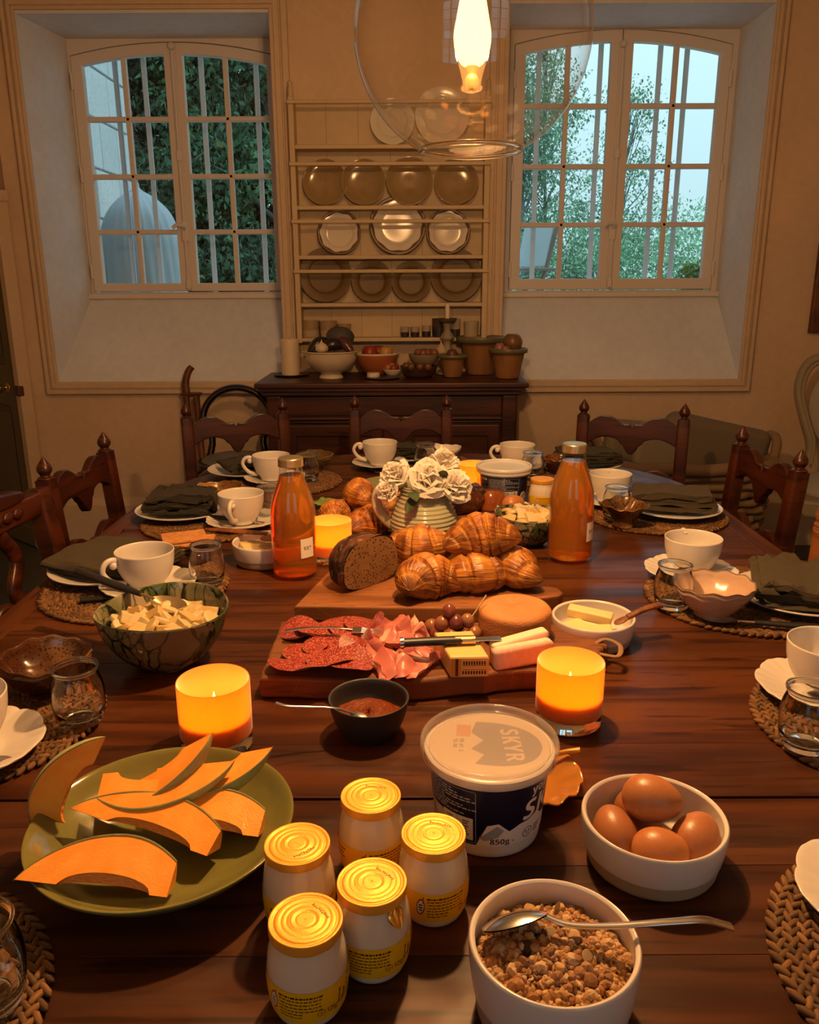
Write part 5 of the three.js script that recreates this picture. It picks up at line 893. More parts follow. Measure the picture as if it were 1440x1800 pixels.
// ---------- melon on a green plate ----------
{
  const pm = mat([0.2, 0.19, 0.055], 0.14, { map: plasterMap });
  const t = thing('melon_plate', 'wide olive green glazed plate carrying the melon slices', 'plate', at3(-0.241, -0.686));
  part('plate', lathe([...spl([[0.0005, 0.006], [0.05, 0.005], [0.055, 0], [0.06, 0.005], [0.09, 0.018], [0.112, 0.032], [0.1255, 0.046]], 30), ...spl([[0.1255, 0.046], [0.1258, 0.0485], [0.1225, 0.048], [0.107, 0.034], [0.085, 0.0215], [0.06, 0.013], [0.0005, 0.011]], 30)], 80), pm, t);
  const mt = tex(256, 256, (u, v) => mix3([0.98, 0.64, 0.24], [1, 0.75, 0.36], fbm(u, v, 5, 9, 4, 3)));
  const flesh = mat([0.95, 0.8, 0.62], 0.32, { map: mt, bumpMap: plasterBump, bumpScale: 0.0007 }), rind = mat([0.36, 0.38, 0.17], 0.7, { bumpMap: crustBump, bumpScale: 0.001 }), pulp = mat([0.8, 0.3, 0.08], 0.25, { bumpMap: crustBump, bumpScale: 0.0022 });
  const H = 0.07, RO = 0.05, al = R(23), c0 = -0.012, hc = 0.042, rc = 0.014;   // one end pointed, the other cut off blunt
  const dO = (x) => { const t = (x + H) / (2 * H); return Math.max(0.0006, t > 0.36 ? RO * Math.pow(Math.max(0, 1 - ((t - 0.36) / 0.64) ** 2), 0.78) : RO * (1 - 0.36 * ((0.36 - t) / 0.36) ** 2)); };
  const dI = (x) => Math.abs(x - c0) < hc ? 0.0006 + rc * Math.sqrt(1 - ((x - c0) / hc) ** 2) : 0.0006;
  const P = (x, d, a) => [x, d * sin(a), -d * cos(a)];
  const face = (s) => surf((u, v) => { const x = lerp(-H, H, v), d = lerp(Math.min(dI(x), dO(x)), dO(x) - 0.001, u); return P(x, Math.max(0.0003, d), s * al); }, 8, 44, { cu: false, su: 0.5, sv: 1 });
  const endCap = surf((u, v) => P(-H, lerp(0.0006, dO(-H) - 0.0005, u), lerp(-al, al, v)), 4, 8, { cu: false, su: 0.3, sv: 0.3 });
  const cav = surf((u, v) => { const x = lerp(c0 - hc, c0 + hc, v); return P(x, Math.min(dI(x), dO(x)) + 0.0002, lerp(-al, al, u)); }, 6, 30, { cu: false, su: 0.3, sv: 1 });
  const skin = surf((u, v) => { const x = lerp(-H, H, v); return P(x, dO(x), lerp(-al - 0.02, al + 0.02, u)); }, 12, 44, { cu: false, su: 0.6, sv: 1 }), skinIn = surf((u, v) => { const x = lerp(-H, H, v); return P(x, Math.max(0, dO(x) - 0.0014), lerp(al + 0.02, -al - 0.02, u)); }, 12, 44, { cu: false });
  const edges = [-1, 1].map((s) => surf((u, v) => { const x = lerp(-H, H, v); return P(x, dO(x) - 0.0014 * u, s * (al + 0.02)); }, 1, 44, { cu: false }));
  for (const m of [flesh, rind, pulp]) m.side = THREE.DoubleSide;
  const FG = merge([face(1), face(-1), endCap]), SG = merge([skin, skinIn, ...edges]);
  const slice = (l, a, b, dir, s = 1, sx = 1) => {
    const A = V(a[0], T + a[2], a[1]), B = V(b[0], T + b[2], b[1]), x = B.clone().sub(A).normalize(), z = V(...dir).negate(); z.addScaledVector(x, -z.dot(x)).normalize(); const y = V(0, 0, 0).crossVectors(z, x);
    const o = thing('melon_slice', l, 'melon', A.clone().add(B).multiplyScalar(0.5).toArray(), 0, 'slices of orange melon'); o.quaternion.setFromRotationMatrix(new THREE.Matrix4().makeBasis(x, y, z)); o.scale.set(A.distanceTo(B) / (2 * H) * sx, s, s);
    part('flesh', FG, flesh, o); part('rind', SG, rind, o); part('seed_hollow', cav, pulp, o);
  };
  slice('melon slice standing upright at the left of the plate, tip in the air', [-0.348, -0.697, 0.02], [-0.302, -0.722, 0.115], [-0.95, 0, 0.0], 0.9);
  slice('melon slice at the back of the plate with its tip against the candle', [-0.318, -0.735, 0.045], [-0.204, -0.752, 0.102], [0.1, -0.65, 0.75], 0.9);
  slice('melon slice at the back right, sticking out beyond the plate edge', [-0.265, -0.752, 0.06], [-0.145, -0.763, 0.078], [0, -0.65, 0.75], 0.9);
  slice('melon slice with green rind at its left end, leaning on those at the back', [-0.312, -0.728, 0.07], [-0.18, -0.738, 0.078], [-0.05, -0.68, 0.73], 0.95);
  slice('curved melon slice lying at the right of the plate, rind edge up', [-0.147, -0.672, 0.036], [-0.277, -0.682, 0.046], [0, -0.05, -1], 0.98);
  slice('melon slice lying in the middle of the plate between two curved ones', [-0.19, -0.645, 0.036], [-0.333, -0.69, 0.056], [0.25, 0, -0.9], 0.9);
  slice('large melon slice at the front, its pointed end over the plate edge', [-0.212, -0.592, 0.036], [-0.342, -0.592, 0.055], [0.06, 0.0, -1], 1.05);
}

// ---------- yogurt pots with gold foil ----------
{
  const lab = canvasTex(2048, 200, (c, W, H) => {
    c.fillStyle = '#f2c21a'; c.fillRect(0, 0, W, H); c.fillStyle = '#6b4a12'; c.textBaseline = 'middle';
    const q = rnd(3);
    for (const x0 of [560, 1500]) for (let k = 0; k < 7; k++) { let x = x0; const end = x0 + (k > 4 ? 180 : 330); c.fillStyle = k < 1 ? '#3d2a0c' : '#6b4a12'; while (x < end) { const w = 8 + q() * 34; c.fillRect(x, 26 + k * 21, w, k < 1 ? 11 : 8); x += w + 7; } }
    c.fillStyle = '#4a330f'; c.font = 'bold 46px sans-serif'; c.fillText('125g', 950, 138); c.lineWidth = 4; c.strokeStyle = '#6b4a12'; c.beginPath(); c.ellipse(905, 140, 34, 20, 0, 0, 7); c.stroke(); c.beginPath(); c.moveTo(872, 140); c.lineTo(938, 140); c.moveTo(905, 120); c.lineTo(905, 160); c.stroke();
    c.fillStyle = '#1d2540'; c.beginPath(); c.ellipse(500, 92, 38, 58, 0.3, 0, 7); c.fill(); c.fillStyle = '#e9e3d8'; c.beginPath(); c.ellipse(500, 92, 31, 50, 0.3, 0, 7); c.fill(); c.fillStyle = '#b5382c'; c.fillRect(520, 20, 12, 44); c.fillStyle = '#1d2540'; c.fillRect(484, 74, 34, 9); c.fillRect(480, 92, 38, 9); c.fillRect(486, 110, 30, 9);
    c.fillStyle = '#2a1a0a'; c.font = 'italic bold 120px serif'; c.fillText('La Laitière', 1050, 96, 400); c.fillStyle = '#3d2a0c'; c.fillRect(1180, 14, 60, 14);
    c.fillStyle = '#8c3b1e'; c.fillRect(120, 30, 180, 12); c.fillRect(150, 60, 120, 12); c.fillRect(140, 90, 140, 12);
  });
  const yog = mat([0.7, 0.58, 0.43], 0.12, { clearcoat: 0.6, clearcoatRoughness: 0.03 }), foil = mat([0.88, 0.41, 0.04], 0.46, { metalness: 0.35, bumpMap: plasterBump, bumpScale: 0.0004 });
  const label = mat([0.9, 0.82, 0.75], 0.35, { map: lab });
  const t = thing('yogurt_pot', 'yogurt pot with a gold foil lid, nearest of the five clustered pots', 'yogurt', at3(-0.081, -0.519), R(136), 'yogurt pots with gold foil lids');
  const body = spl([[0.0005, 0.002], [0.019, 0.0015], [0.0245, 0.0008], [0.0278, 0.005], [0.031, 0.02], [0.0318, 0.037], [0.0303, 0.054], [0.0272, 0.0665], [0.0266, 0.07], [0.0272, 0.0735]], 50);
  part('pot', lathe(body, 52), yog, t);
  const lp = body.filter((q) => q[1] > 0.0105 && q[1] < 0.0425).map((q) => [q[0] + 0.00035, q[1]]), lg = lathe(lp, 72), uv = lg.attributes.uv, ps = lg.attributes.position; for (let i = 0; i < uv.count; i++) uv.setY(i, (ps.getY(i) - lp[0][1]) / (lp[lp.length - 1][1] - lp[0][1]));
  part('label', lg, label, t);
  const fl = []; for (let i = 0; i <= 46; i++) { const r = 0.0282 * (1 - i / 46) + 0.0003, d = (x, w) => Math.exp(-(((r - x) / w) ** 2)); fl.push([r, 0.0795 - 0.0008 * d(0.0248, 0.0012) - 0.0003 * d(0.019, 0.001) - 0.0003 * d(0.0148, 0.001) + 0.0003 * d(0.0108, 0.0011) - 0.0003 * d(0.008, 0.0008)]); }
  part('foil_lid', lathe([[0.0276, 0.0698], [0.0283, 0.0703], [0.0284, 0.074], [0.0287, 0.0775], [0.02865, 0.0788], ...fl], 72, (a, v, r, y) => [y < 0.0745 ? r * (1 + 0.02 * vnoise(a / 6.2832 * 24, 1, 24, 9, 4)) : r, y < 0.0715 ? y + 0.002 * vnoise(a / 6.2832 * 9, 3, 9, 9, 5) : y]), foil, t);
  const print = (x, z, rot) => { const pl = canvasTex(256, 64, (c) => { c.fillStyle = '#d98a12'; c.fillRect(0, 0, 256, 64); c.fillStyle = '#6d430c'; c.font = '30px monospace'; c.fillText('17.05 21:34', 12, 28); c.fillText('126 004', 60, 58); }); return pl; };
  const dateG = [0, 1, 2, 3, 4, 5, 6, 7, 8].map((k) => mv(box(0.0016, 0.0002, 0.0022 - 0.0006 * (k % 2), 0, 0.0793, 0, 0), -0.011 + k * 0.0023, 0, 0.013 + (k % 3) * 0.0006));
  part('date_print', merge(dateG), mat([0.3, 0.16, 0.02], 0.6), t);
  const pots = [['yogurt pot with a loose gold foil tab, in the middle of the clustered pots', -0.032, -0.56, 138], ['glass pot of white yogurt with a gold foil lid, beside the melon plate', -0.099, -0.607, 40], ['yogurt pot with a gold foil lid, rearmost of the clustered pots', -0.038, -0.676, 170], ['glass pot of white yogurt with a gold foil lid, before the blue yogurt tub', 0.02, -0.62, 160], ['glass pot of white yogurt behind the right juice bottle', 0.327, -1.96, 150]].map(([l, x, z, a]) => dup(t, l, at3(x, z), R(a)));
  const tb = part('foil_tab', surf((u, v) => { const w = 0.009 * sin(PI * clamp(u, 0.02, 0.98)) ** 0.4; return [(v - 0.5) * 2 * w * (1 - 0.3 * u) , -0.014 * u, 0.002 * sin(v * 19) + 0.0045 * u + 0.002 * u * u]; }, 8, 20, { cu: false }), mat([0.95, 0.55, 0.1], 0.25, { metalness: 0.9, side: THREE.DoubleSide }), pots[0]); const ta = R(-48 - 138); tb.position.set(0.0275 * cos(ta), 0.0712, -0.0275 * sin(ta)); tb.rotation.y = ta + PI / 2;
}

// ---------- yogurt tubs ----------
{
  const side = canvasTex(2048, 420, (c, W, H) => {
    c.fillStyle = '#0d1433'; c.fillRect(0, 0, W, H); const q = rnd(8);
    c.fillStyle = '#efe7e2'; c.beginPath(); c.moveTo(0, H); for (let x = 0; x <= W; x += 64) c.lineTo(x, x > 640 && x < 1500 ? 330 - 70 * Math.abs(sin(x * 0.011)) - (x % 128 ? 0 : 26) : H); c.lineTo(W, H); c.fill();
    c.fillStyle = '#9fa6b4'; c.beginPath(); c.moveTo(655, H - 60); c.lineTo(760, 262); c.lineTo(800, 300); c.lineTo(770, 350); c.lineTo(690, H - 40); c.fill();
    c.fillStyle = '#efe7e2'; c.font = 'bold 190px sans-serif'; c.save(); c.transform(1, -0.12, -0.12, 1, 905, 262); c.fillText('SKYR', 0, 0); c.restore(); c.font = 'bold 84px sans-serif'; c.fillText('yoplait', 965, 84); c.font = 'bold 26px sans-serif'; c.fillText('RECETTE NATURE', 925, 300);
    c.fillStyle = '#1a2140'; c.font = 'bold 54px sans-serif'; c.fillText('850g', 720, 404); c.font = '30px sans-serif'; c.fillText('e', 852, 398); c.lineWidth = 5; c.strokeStyle = '#1a2140'; c.beginPath(); c.arc(960, 362, 36, 0, 7); c.stroke(); c.font = 'bold 30px sans-serif'; c.fillText('8,8', 938, 366); c.fillRect(946, 376, 30, 5); for (let k = 0; k < 3; k++) c.fillRect(1012, 338 + k * 20, 70 - k * 14, 10);
    c.strokeStyle = '#8f97b4'; c.lineWidth = 4; c.beginPath(); c.roundRect(200, 20, 440, 385, 14); c.stroke();
    c.fillStyle = '#a9afc6'; for (let k = 0; k < 9; k++) { let x = 215; const end = [500, 540, 600, 632, 420, 560, 640, 420, 560][k]; while (x < end) { const w = 10 + q() * 38; c.fillRect(x, 34 + k * 20, w, 9); x += w + 8; } }
    c.fillStyle = '#aeb4c4'; c.fillRect(212, 236, 412, 152); c.fillStyle = '#d4d3d6'; c.fillRect(430, 222, 194, 166); c.fillStyle = '#2a3050'; for (let k = 0; k < 7; k++) { c.fillRect(224, 246 + k * 20, 90 + q() * 80, 8); c.fillRect(452, 246 + k * 20, 44, 8); c.fillRect(560, 246 + k * 20, 18 + q() * 26, 8); c.fillRect(212, 258 + k * 20, 412, 1.5); } c.fillRect(528, 222, 2, 166);
    c.fillStyle = '#45662c'; for (let k = 0; k < 4; k++) { c.beginPath(); c.moveTo(90 + k * 14, 60 + k * 40); c.lineTo(180 - k * 8, 300); c.lineTo(166 - k * 8, 300); c.fill(); }
    c.fillStyle = '#d8d2cc'; c.fillRect(60, 20, 110, 40); c.fillStyle = '#1a2140'; c.fillRect(80, 32, 24, 18); c.fillRect(116, 32, 30, 18);
  });
  const film = canvasTex(512, 512, (c) => {
    c.fillStyle = '#cbb8a8'; c.fillRect(0, 0, 512, 512); c.fillStyle = '#8d8389'; c.beginPath(); c.moveTo(196, 70); c.bezierCurveTo(330, 60, 470, 110, 480, 250); c.bezierCurveTo(470, 380, 360, 430, 200, 400); c.lineTo(236, 330); c.lineTo(180, 290); c.lineTo(230, 220); c.lineTo(176, 160); c.fill();
    c.save(); c.translate(300, 118); c.rotate(PI / 2 - 0.12); c.fillStyle = '#c9b3a4'; c.font = 'bold 108px sans-serif'; c.fillText('SKYR', 0, 0); c.restore();
    c.fillStyle = '#c58f79'; c.fillRect(112, 100, 62, 96); c.fillStyle = '#5d4a40'; c.save(); c.translate(104, 214); c.rotate(PI / 2); c.font = 'bold 24px monospace'; c.fillText('18.06', 0, 0); c.fillText('06:41 2', 0, -26); c.restore();
  });
  const white = mat([0.7, 0.63, 0.6], 0.3), lidM = mat([0.95, 0.93, 0.9], 0.06, { transmission: 0.85, thickness: 0, ior: 1.5 });
  const t = thing('yogurt_tub', 'big blue and white yogurt tub with a clear lid in front of the candle', 'tub', at3(0.08, -0.736), R(140));
  part('tub', lathe([[0.0005, 0.002], [0.047, 0.002], [0.049, 0], [0.0525, 0.003], [0.0535, 0.008], [0.0605, 0.084], [0.0605, 0.084], [0.0645, 0.085], [0.066, 0.094], [0.066, 0.094], [0.0625, 0.096], [0.0615, 0.0945]], 64), white, t);
  const lg = lathe([0, 1, 2, 3, 4].map((k) => [lerp(0.0546, 0.0606, k / 4) + 0.0004, lerp(0.017, 0.0825, k / 4)]), 80); part('printed_sleeve', lg, mat([0.9, 0.9, 0.9], 0.35, { map: side }), t);
  const fg = new THREE.CircleGeometry(0.0612, 56); fg.rotateX(-PI / 2); fg.translate(0, 0.0952, 0); part('foil_film', fg, mat([0.95, 0.92, 0.9], 0.4, { map: film, bumpMap: plasterBump, bumpScale: 0.0008 }), t).rotation.y = R(-140 - 6);
  part('clear_lid', lathe(spl([[0.0665, 0.086], [0.0685, 0.088], [0.069, 0.095], [0.0705, 0.097], [0.0705, 0.1015], [0.069, 0.1042], [0.0665, 0.1048], [0.0645, 0.103], [0.064, 0.099], [0.062, 0.0982], [0.04, 0.0982], [0.0005, 0.0984]], 60), 80), lidM, t);
  const t2 = dup(t, 'second blue and white yogurt tub with a pale lid, behind the jam jar', at3(0.238, -2.01), R(190)); const opaque = t2.children.find((c) => c.name === 'clear_lid'); opaque.material = mat([0.62, 0.62, 0.62], 0.25);
}

// ---------- eggs, butter, granola ----------
{
  const em = [[0.5, 0.19, 0.07], [0.45, 0.165, 0.06], [0.54, 0.2, 0.07], [0.48, 0.18, 0.07]].map((c) => mat(c, 0.36, { map: plasterMap, bumpMap: plasterBump, bumpScale: 0.0003 }));
  const eg = surf((u, v) => { const a = u * PI * 2, b = (v - 0.5) * PI, y = sin(b), r = cos(b) * (1 - 0.13 * y); return [0.0285 * y, 0.0222 * r * sin(a), 0.0222 * r * cos(a)]; }, 36, 28, { su: 2, sv: 1 });
  const E = (l, x, z, h, ry, rz, k, s = 1) => { const o = solo('egg', eg, em[k], l, 'egg', at3(x, z, h), ry, 'brown eggs'); o.rotation.set(0, ry, rz); o.scale.setScalar(s); };
  E('brown egg lying on top of the other three in the white bowl', 0.237, -0.697, 0.059, R(-22), 0, 0, 1.02); E('brown egg at the left side of the white egg bowl', 0.199, -0.684, 0.031, R(100), 0.5, 1, 0.95); E('brown egg at the front of the white egg bowl', 0.235, -0.655, 0.032, R(-15), 0.1, 2, 0.95); E('brown egg at the right side of the white egg bowl', 0.274, -0.672, 0.033, R(50), 0.3, 3, 1.0); E('single brown egg in the small bowl behind the right marbled bowl', 0.244, -1.86, 0.043, R(10), 0.15, 2, 0.95);
  solo('egg', eg, em[1], 'brown egg hidden at the back of the white egg bowl under the top one', 'egg', at3(0.236, -0.722, 0.03), R(10), 'brown eggs');
  const bm = mat([0.78, 0.6, 0.26], 0.45, { bumpMap: plasterBump, bumpScale: 0.0006 });
  const B = (l, w, h, d, x, z, y, ry, rz) => { const o = solo('butter_slab', wobble(box(w, h, d, 0, 0, 0, 0.003, { seg: 3 }), 0.002, 50, 3), bm, l, 'butter', at3(x, z, y), ry, 'slabs of butter'); o.rotation.set(0, ry, rz); };
  B('longest slab of butter at the back of the butter bowl', 0.07, 0.016, 0.026, 0.287, -1.212, 0.028, R(-20), -0.1); B('slab of butter at the left of the butter bowl', 0.045, 0.014, 0.035, 0.258, -1.185, 0.018, R(30), 0.05); B('wedge of butter at the front of the butter bowl', 0.05, 0.014, 0.035, 0.287, -1.165, 0.02, R(-8), 0.05); B('butter spread in the bowl under the wooden spatula at left', 0.09, 0.014, 0.08, -0.292, -1.578, 0.022, 0.4, 0);
  const wd = mat([0.6, 0.38, 0.2], 0.55, { map: woodMid });
  spoon('small wooden spatula lying in the butter bowl, handle over its right edge', [0.318, -1.178, 0.034], [0.343, -1.186, 0.044], [[0.36, -1.19, 0.051], [0.38, -1.197, 0.055], [0.395, -1.202, 0.056]], 0.008, wd, { name: 'wooden_spatula', cat: 'spatula', hw: 0.0062, he: 0.0015, ht: 0.004, depth: -0.002 });
  spoon('broad wooden spatula lying across the butter bowl by the left juice bottle', [-0.3, -1.575, 0.052], [-0.235, -1.562, 0.056], [[-0.215, -1.56, 0.056]], 0.024, wd, { name: 'wooden_spatula', cat: 'spatula', hw: 0.012, ht: 0.003, depth: -0.003 });
  const kn = thing('wooden_knife', 'pale wooden butter knife lying over the edge of the bowl by the left juice bottle', 'knife'); part('blade', sweep([[-0.425, T + 0.052, -1.632], [-0.385, T + 0.054, -1.622], [-0.33, T + 0.056, -1.6], [-0.29, T + 0.056, -1.59]], (v) => [0.006 + 0.006 * sin(PI * v), 0.0035], 20, 10), wd, kn); settle(kn);
  // granola
  const q = rnd(44), ico = new THREE.IcosahedronGeometry(1, 1), L = [];
  const tones = [[0.5, 0.27, 0.11], [0.6, 0.36, 0.17], [0.44, 0.21, 0.08], [0.68, 0.46, 0.26], [0.36, 0.17, 0.07]];
  const lump = (x, y, z, s, c, sq) => { const g = ico.clone(), k = q() * 99; const p = g.attributes.position; for (let i = 0; i < p.count; i++) { const n = 0.72 + 0.56 * vnoise(p.getX(i) * 1.7 + k + 20, p.getY(i) * 1.7 + p.getZ(i) * 1.3 + 20, 997, 997, 3); p.setXYZ(i, p.getX(i) * n, p.getY(i) * n * sq, p.getZ(i) * n); } g.computeVertexNormals(); mv(g, x, y, z, q() * 6, q() * 6, q() * 6, s); const cl = new Float32Array(p.count * 3); const t = 0.6 + 0.4 * q(); for (let i = 0; i < p.count; i++) { cl[i * 3] = c[0] * t; cl[i * 3 + 1] = c[1] * t; cl[i * 3 + 2] = c[2] * t; } g.setAttribute('color', new THREE.BufferAttribute(cl, 3)); L.push(g); };
  for (let i = 0; i < 2300; i++) { const a = q() * PI * 2, r = 0.0575 * Math.sqrt(q()), h = 0.041 + 0.016 * (1 - (r / 0.058) ** 2) + 0.005 * (vnoise(cos(a) * r * 80 + 9, sin(a) * r * 80 + 9, 97, 97, 2)); const big = q() < 0.12; lump(r * cos(a), h + (q() - 0.5) * 0.006, r * sin(a), big ? 0.0036 + q() * 0.0022 : 0.0017 + q() * 0.0017, q() < 0.03 ? [0.07, 0.025, 0.015] : q() < 0.05 ? [0.62, 0.42, 0.24] : tones[Math.floor(q() * 5)], q() < 0.25 ? 0.35 : 0.85); }
  for (let i = 0; i < 9; i++) { const a = q() * PI * 2, r = 0.045 * q(); lump(r * cos(a), 0.0615, r * sin(a), 0.0052, [0.62, 0.42, 0.22], 0.16); }
  const gr = solo('granola', merge(L), mat([1, 1, 1], 0.75, { vertexColors: true }), 'golden brown granola clusters with raisins and almond flakes heaped in the white bowl', 'granola', at3(0.109, -0.513)); gr.userData.kind = 'stuff';
  spoon('long steel serving spoon lying on the granola, handle over the bowl edge', [0.055, -0.527, 0.062], [0.106, -0.527, 0.0765], [[0.118, -0.519, 0.074], [0.15, -0.516, 0.0745], [0.2, -0.5165, 0.078], [0.225, -0.519, 0.077], [0.2475, -0.522, 0.068]], 0.0165, M.steel, { up: [0, -1, 0.5], hw: 0.0028, he: 0.002, ht: 0.0018 });
}

// ---------- cut fruit ----------
{
  const fm = [[0.68, 0.5, 0.22], [0.74, 0.58, 0.3], [0.62, 0.42, 0.16], [0.78, 0.62, 0.36]].map((c) => mat(c, 0.3, { map: plasterMap, bumpMap: plasterBump, bumpScale: 0.0006 })), q = rnd(12);
  const chunk = [0, 1, 2].map((k) => wobble(new RoundedBoxGeometry(0.024 + k * 0.003, 0.017, 0.019, 2, 0.0016), 0.007, 45, k + 3)), ban = lathe(spl([[0.0005, 0.0085], [0.012, 0.0085], [0.0148, 0.0075], [0.0152, 0.0045], [0.0148, 0.0012], [0.012, 0], [0.0005, 0]].reverse(), 14), 20);
  const fill = (cx, cz, r, h, n, k0, lab, grp) => { for (let i = 0; i < n; i++) { const a = i * 2.39996 + k0, rr = r * Math.sqrt((i + 0.4) / n), o = solo('fruit_chunk', i % 4 === 3 ? ban : chunk[i % 3], fm[Math.floor(q() * 4)], (i % 4 === 3 ? 'round banana slice' : 'angular piece of pale fruit') + lab, 'fruit', at3(cx + rr * cos(a), cz + rr * sin(a), h + 0.013 * (1 - (rr / r) ** 2) + 0.006 * q()), q() * 6, grp); o.rotation.set((q() - 0.5) * 1.3, q() * 6, (q() - 0.5) * 1.3); } };
  fill(-0.364, -1.122, 0.071, 0.057, 46, 0.5, ' in the large marbled bowl on the left', 'cut fruit in the large marbled bowl');
  fill(0.258, -1.69, 0.055, 0.053, 26, 1.9, ' in the smaller marbled bowl on the right', 'cut fruit in the smaller marbled bowl');
  spoon('black-handled serving spoon sunk in the large marbled bowl of fruit', [-0.335, -1.135, 0.079], [-0.39, -1.155, 0.09], [[-0.53, -1.232, 0.106]], 0.019, mat([0.5, 0.38, 0.22], 0.25, { metalness: 0.8 }), { black: 0.0085, split: 0.16, up: [0, 1, 0.2] });
}

// ---------- cutlery and small things ----------
{
  const bk = (l, a, b, w) => { const t = thing('table_knife', l, 'knife'), A = V(a[0], T + a[2], a[1]), B = V(b[0], T + b[2], b[1]), m = A.clone().lerp(B, 0.48); part('handle', sweep([A.toArray(), m.toArray()], (v) => [w, 0.0045], 10, 10), M.blackPlastic, t); part('blade', sweep([m.toArray(), B.toArray()], (v) => [0.0085 * (1 - 0.5 * v * v), 0.0009], 14, 8), M.steel, t); return settle(t); };
  bk('black-handled knife lying half under the marbled fruit bowl on the placemat', [-0.577, -1.338, 0.014], [-0.42, -1.375, 0.014], 0.0075);
  bk('black-handled knife beside the dark ruffled napkin, before the cup at left', [-0.47, -1.83, 0.024], [-0.33, -1.79, 0.02], 0.0075);
  bk('black-handled knife sticking up beside the cup right of the right juice bottle', [0.405, -2.02, 0.05], [0.47, -1.98, 0.034], 0.0085);
  spoon('black-handled dessert spoon on the placemat before the cream bowl', [0.478, -1.247, 0.016], [0.535, -1.228, 0.016], [[0.69, -1.19, 0.018]], 0.017, M.steel, { black: 0.0075, split: 0.16 });
  spoon('small steel teaspoon on the saucer cut by the left edge', [-0.455, -0.823, 0.024], [-0.49, -0.823, 0.024], [[-0.56, -0.82, 0.027]], 0.01, M.steel);
  // crackers on their jar
  const ck = tex(256, 256, (u, v) => mix3([0.8, 0.56, 0.32], [0.93, 0.74, 0.5], fbm(u, v, 14, 14, 4, 3))), cm = mat([0.72, 0.58, 0.45], 0.8, { map: rep(ck, 9), bumpMap: crumbBump, bumpScale: 0.004 });
  const jr = thing('glass_dish', 'low clear glass dish of dark preserve under the crackers', 'dish', at3(-0.44, -1.565, 0.001)); part('wall', lathe(spl([[0.0005, 0.002], [0.04, 0.001], [0.044, 0.004], [0.046, 0.025], [0.046, 0.038]], 20), 40), M.glass, jr); part('preserve', lathe([[0.0005, 0.003], [0.042, 0.004], [0.044, 0.01], [0.044, 0.022], [0.0005, 0.023]], 36), mat([0.05, 0.016, 0.012], 0.15), jr); part('rim', mv(new THREE.TorusGeometry(0.046, 0.0014, 8, 40), 0, 0.038, 0, PI / 2), M.glass, jr);
  const cg = wobble(box(0.085, 0.006, 0.065, 0, 0, 0, 0.002, { seg: 3 }), 0.003, 70, 4);
  [['large seeded cracker on top of the others on the glass dish', -0.452, -1.566, 0.054, 0.35], ['seeded cracker in the middle of the stack on the glass dish', -0.436, -1.56, 0.0475, 0.1], ['lowest seeded cracker on the glass dish', -0.442, -1.57, 0.041, 0.6]].forEach(([l, x, z, h, a]) => { const o = solo('cracker', cg, cm, l, 'cracker', at3(x, z, h), a, 'seeded crackers'); o.rotation.z = 0.02; });
  // jam jar at the back
  const jj = thing('jam_jar', 'open glass jar of amber jam on the board behind the dark loaf', 'jar', at3(0.193, -1.885, 0.022)); part('wall', lathe(spl([[0.0005, 0.002], [0.03, 0.001], [0.0345, 0.005], [0.035, 0.03], [0.035, 0.052], [0.032, 0.06], [0.032, 0.074]], 30), 40), M.glass, jj); part('jam', lathe([[0.0005, 0.003], [0.031, 0.003], [0.0335, 0.008], [0.0335, 0.045], [0.0005, 0.046]], 36), mat([0.4, 0.1, 0.02], 0.15, { transmission: 0.3, thickness: 0.03 }), jj); for (const y of [0.064, 0.073]) part('thread', mv(new THREE.TorusGeometry(0.0325, 0.0013, 8, 40), 0, y, 0, PI / 2), M.glass, jj);
  // orange melon wedge on a small green plate at the back
  solo('side_plate', lathe(spl([[0.0005, 0.003], [0.035, 0.002], [0.06, 0.008], [0.072, 0.013], [0.071, 0.0145], [0.058, 0.011], [0.035, 0.006], [0.0005, 0.006]], 30), 44), mat([0.25, 0.26, 0.13], 0.2), 'small green plate with an orange wedge behind the white flowers', 'plate', at3(-0.06, -2.2));
  solo('melon_wedge', mv(wobble(box(0.055, 0.03, 0.03, 0, 0, 0, 0.009, { seg: 4 }), 0.008, 40, 3), 0, 0, 0, 0.2, 0.4, 0.5), mat([0.82, 0.36, 0.05], 0.4, { bumpMap: plasterBump, bumpScale: 0.001 }), 'orange melon wedge on the small green plate behind the white flowers', 'melon', at3(-0.05, -2.2, 0.02));
  const sg = salGeo(5); [[-0.03, -2.06, 0.012, 0.5], [-0.005, -2.05, 0.016, 0.9]].forEach(([x, z, h, t]) => { const o = solo('salami_slice', sg, M.salami, h < 0.014 ? 'lower salami slice behind the rear croissants' : 'upper salami slice behind the rear croissants', 'salami', at3(x, z, h), 0.4, 'salami slices behind the rear croissants'); o.rotation.x = t; });
  solo('lettuce_leaf', surf((u, v) => [(u - 0.5) * 0.09, 0.006 + 0.012 * (vnoise(u * 6, v * 6, 97, 97, 4)) + 0.01 * Math.abs(v - 0.5), (v - 0.5) * 0.06 * sin(PI * (0.15 + 0.7 * u))], 20, 14, { cu: false }), mat([0.16, 0.24, 0.03], 0.5, { side: THREE.DoubleSide }), 'green leaf lying behind the croissants beside the left juice bottle', 'leaf', at3(-0.2, -1.99), 0.3);
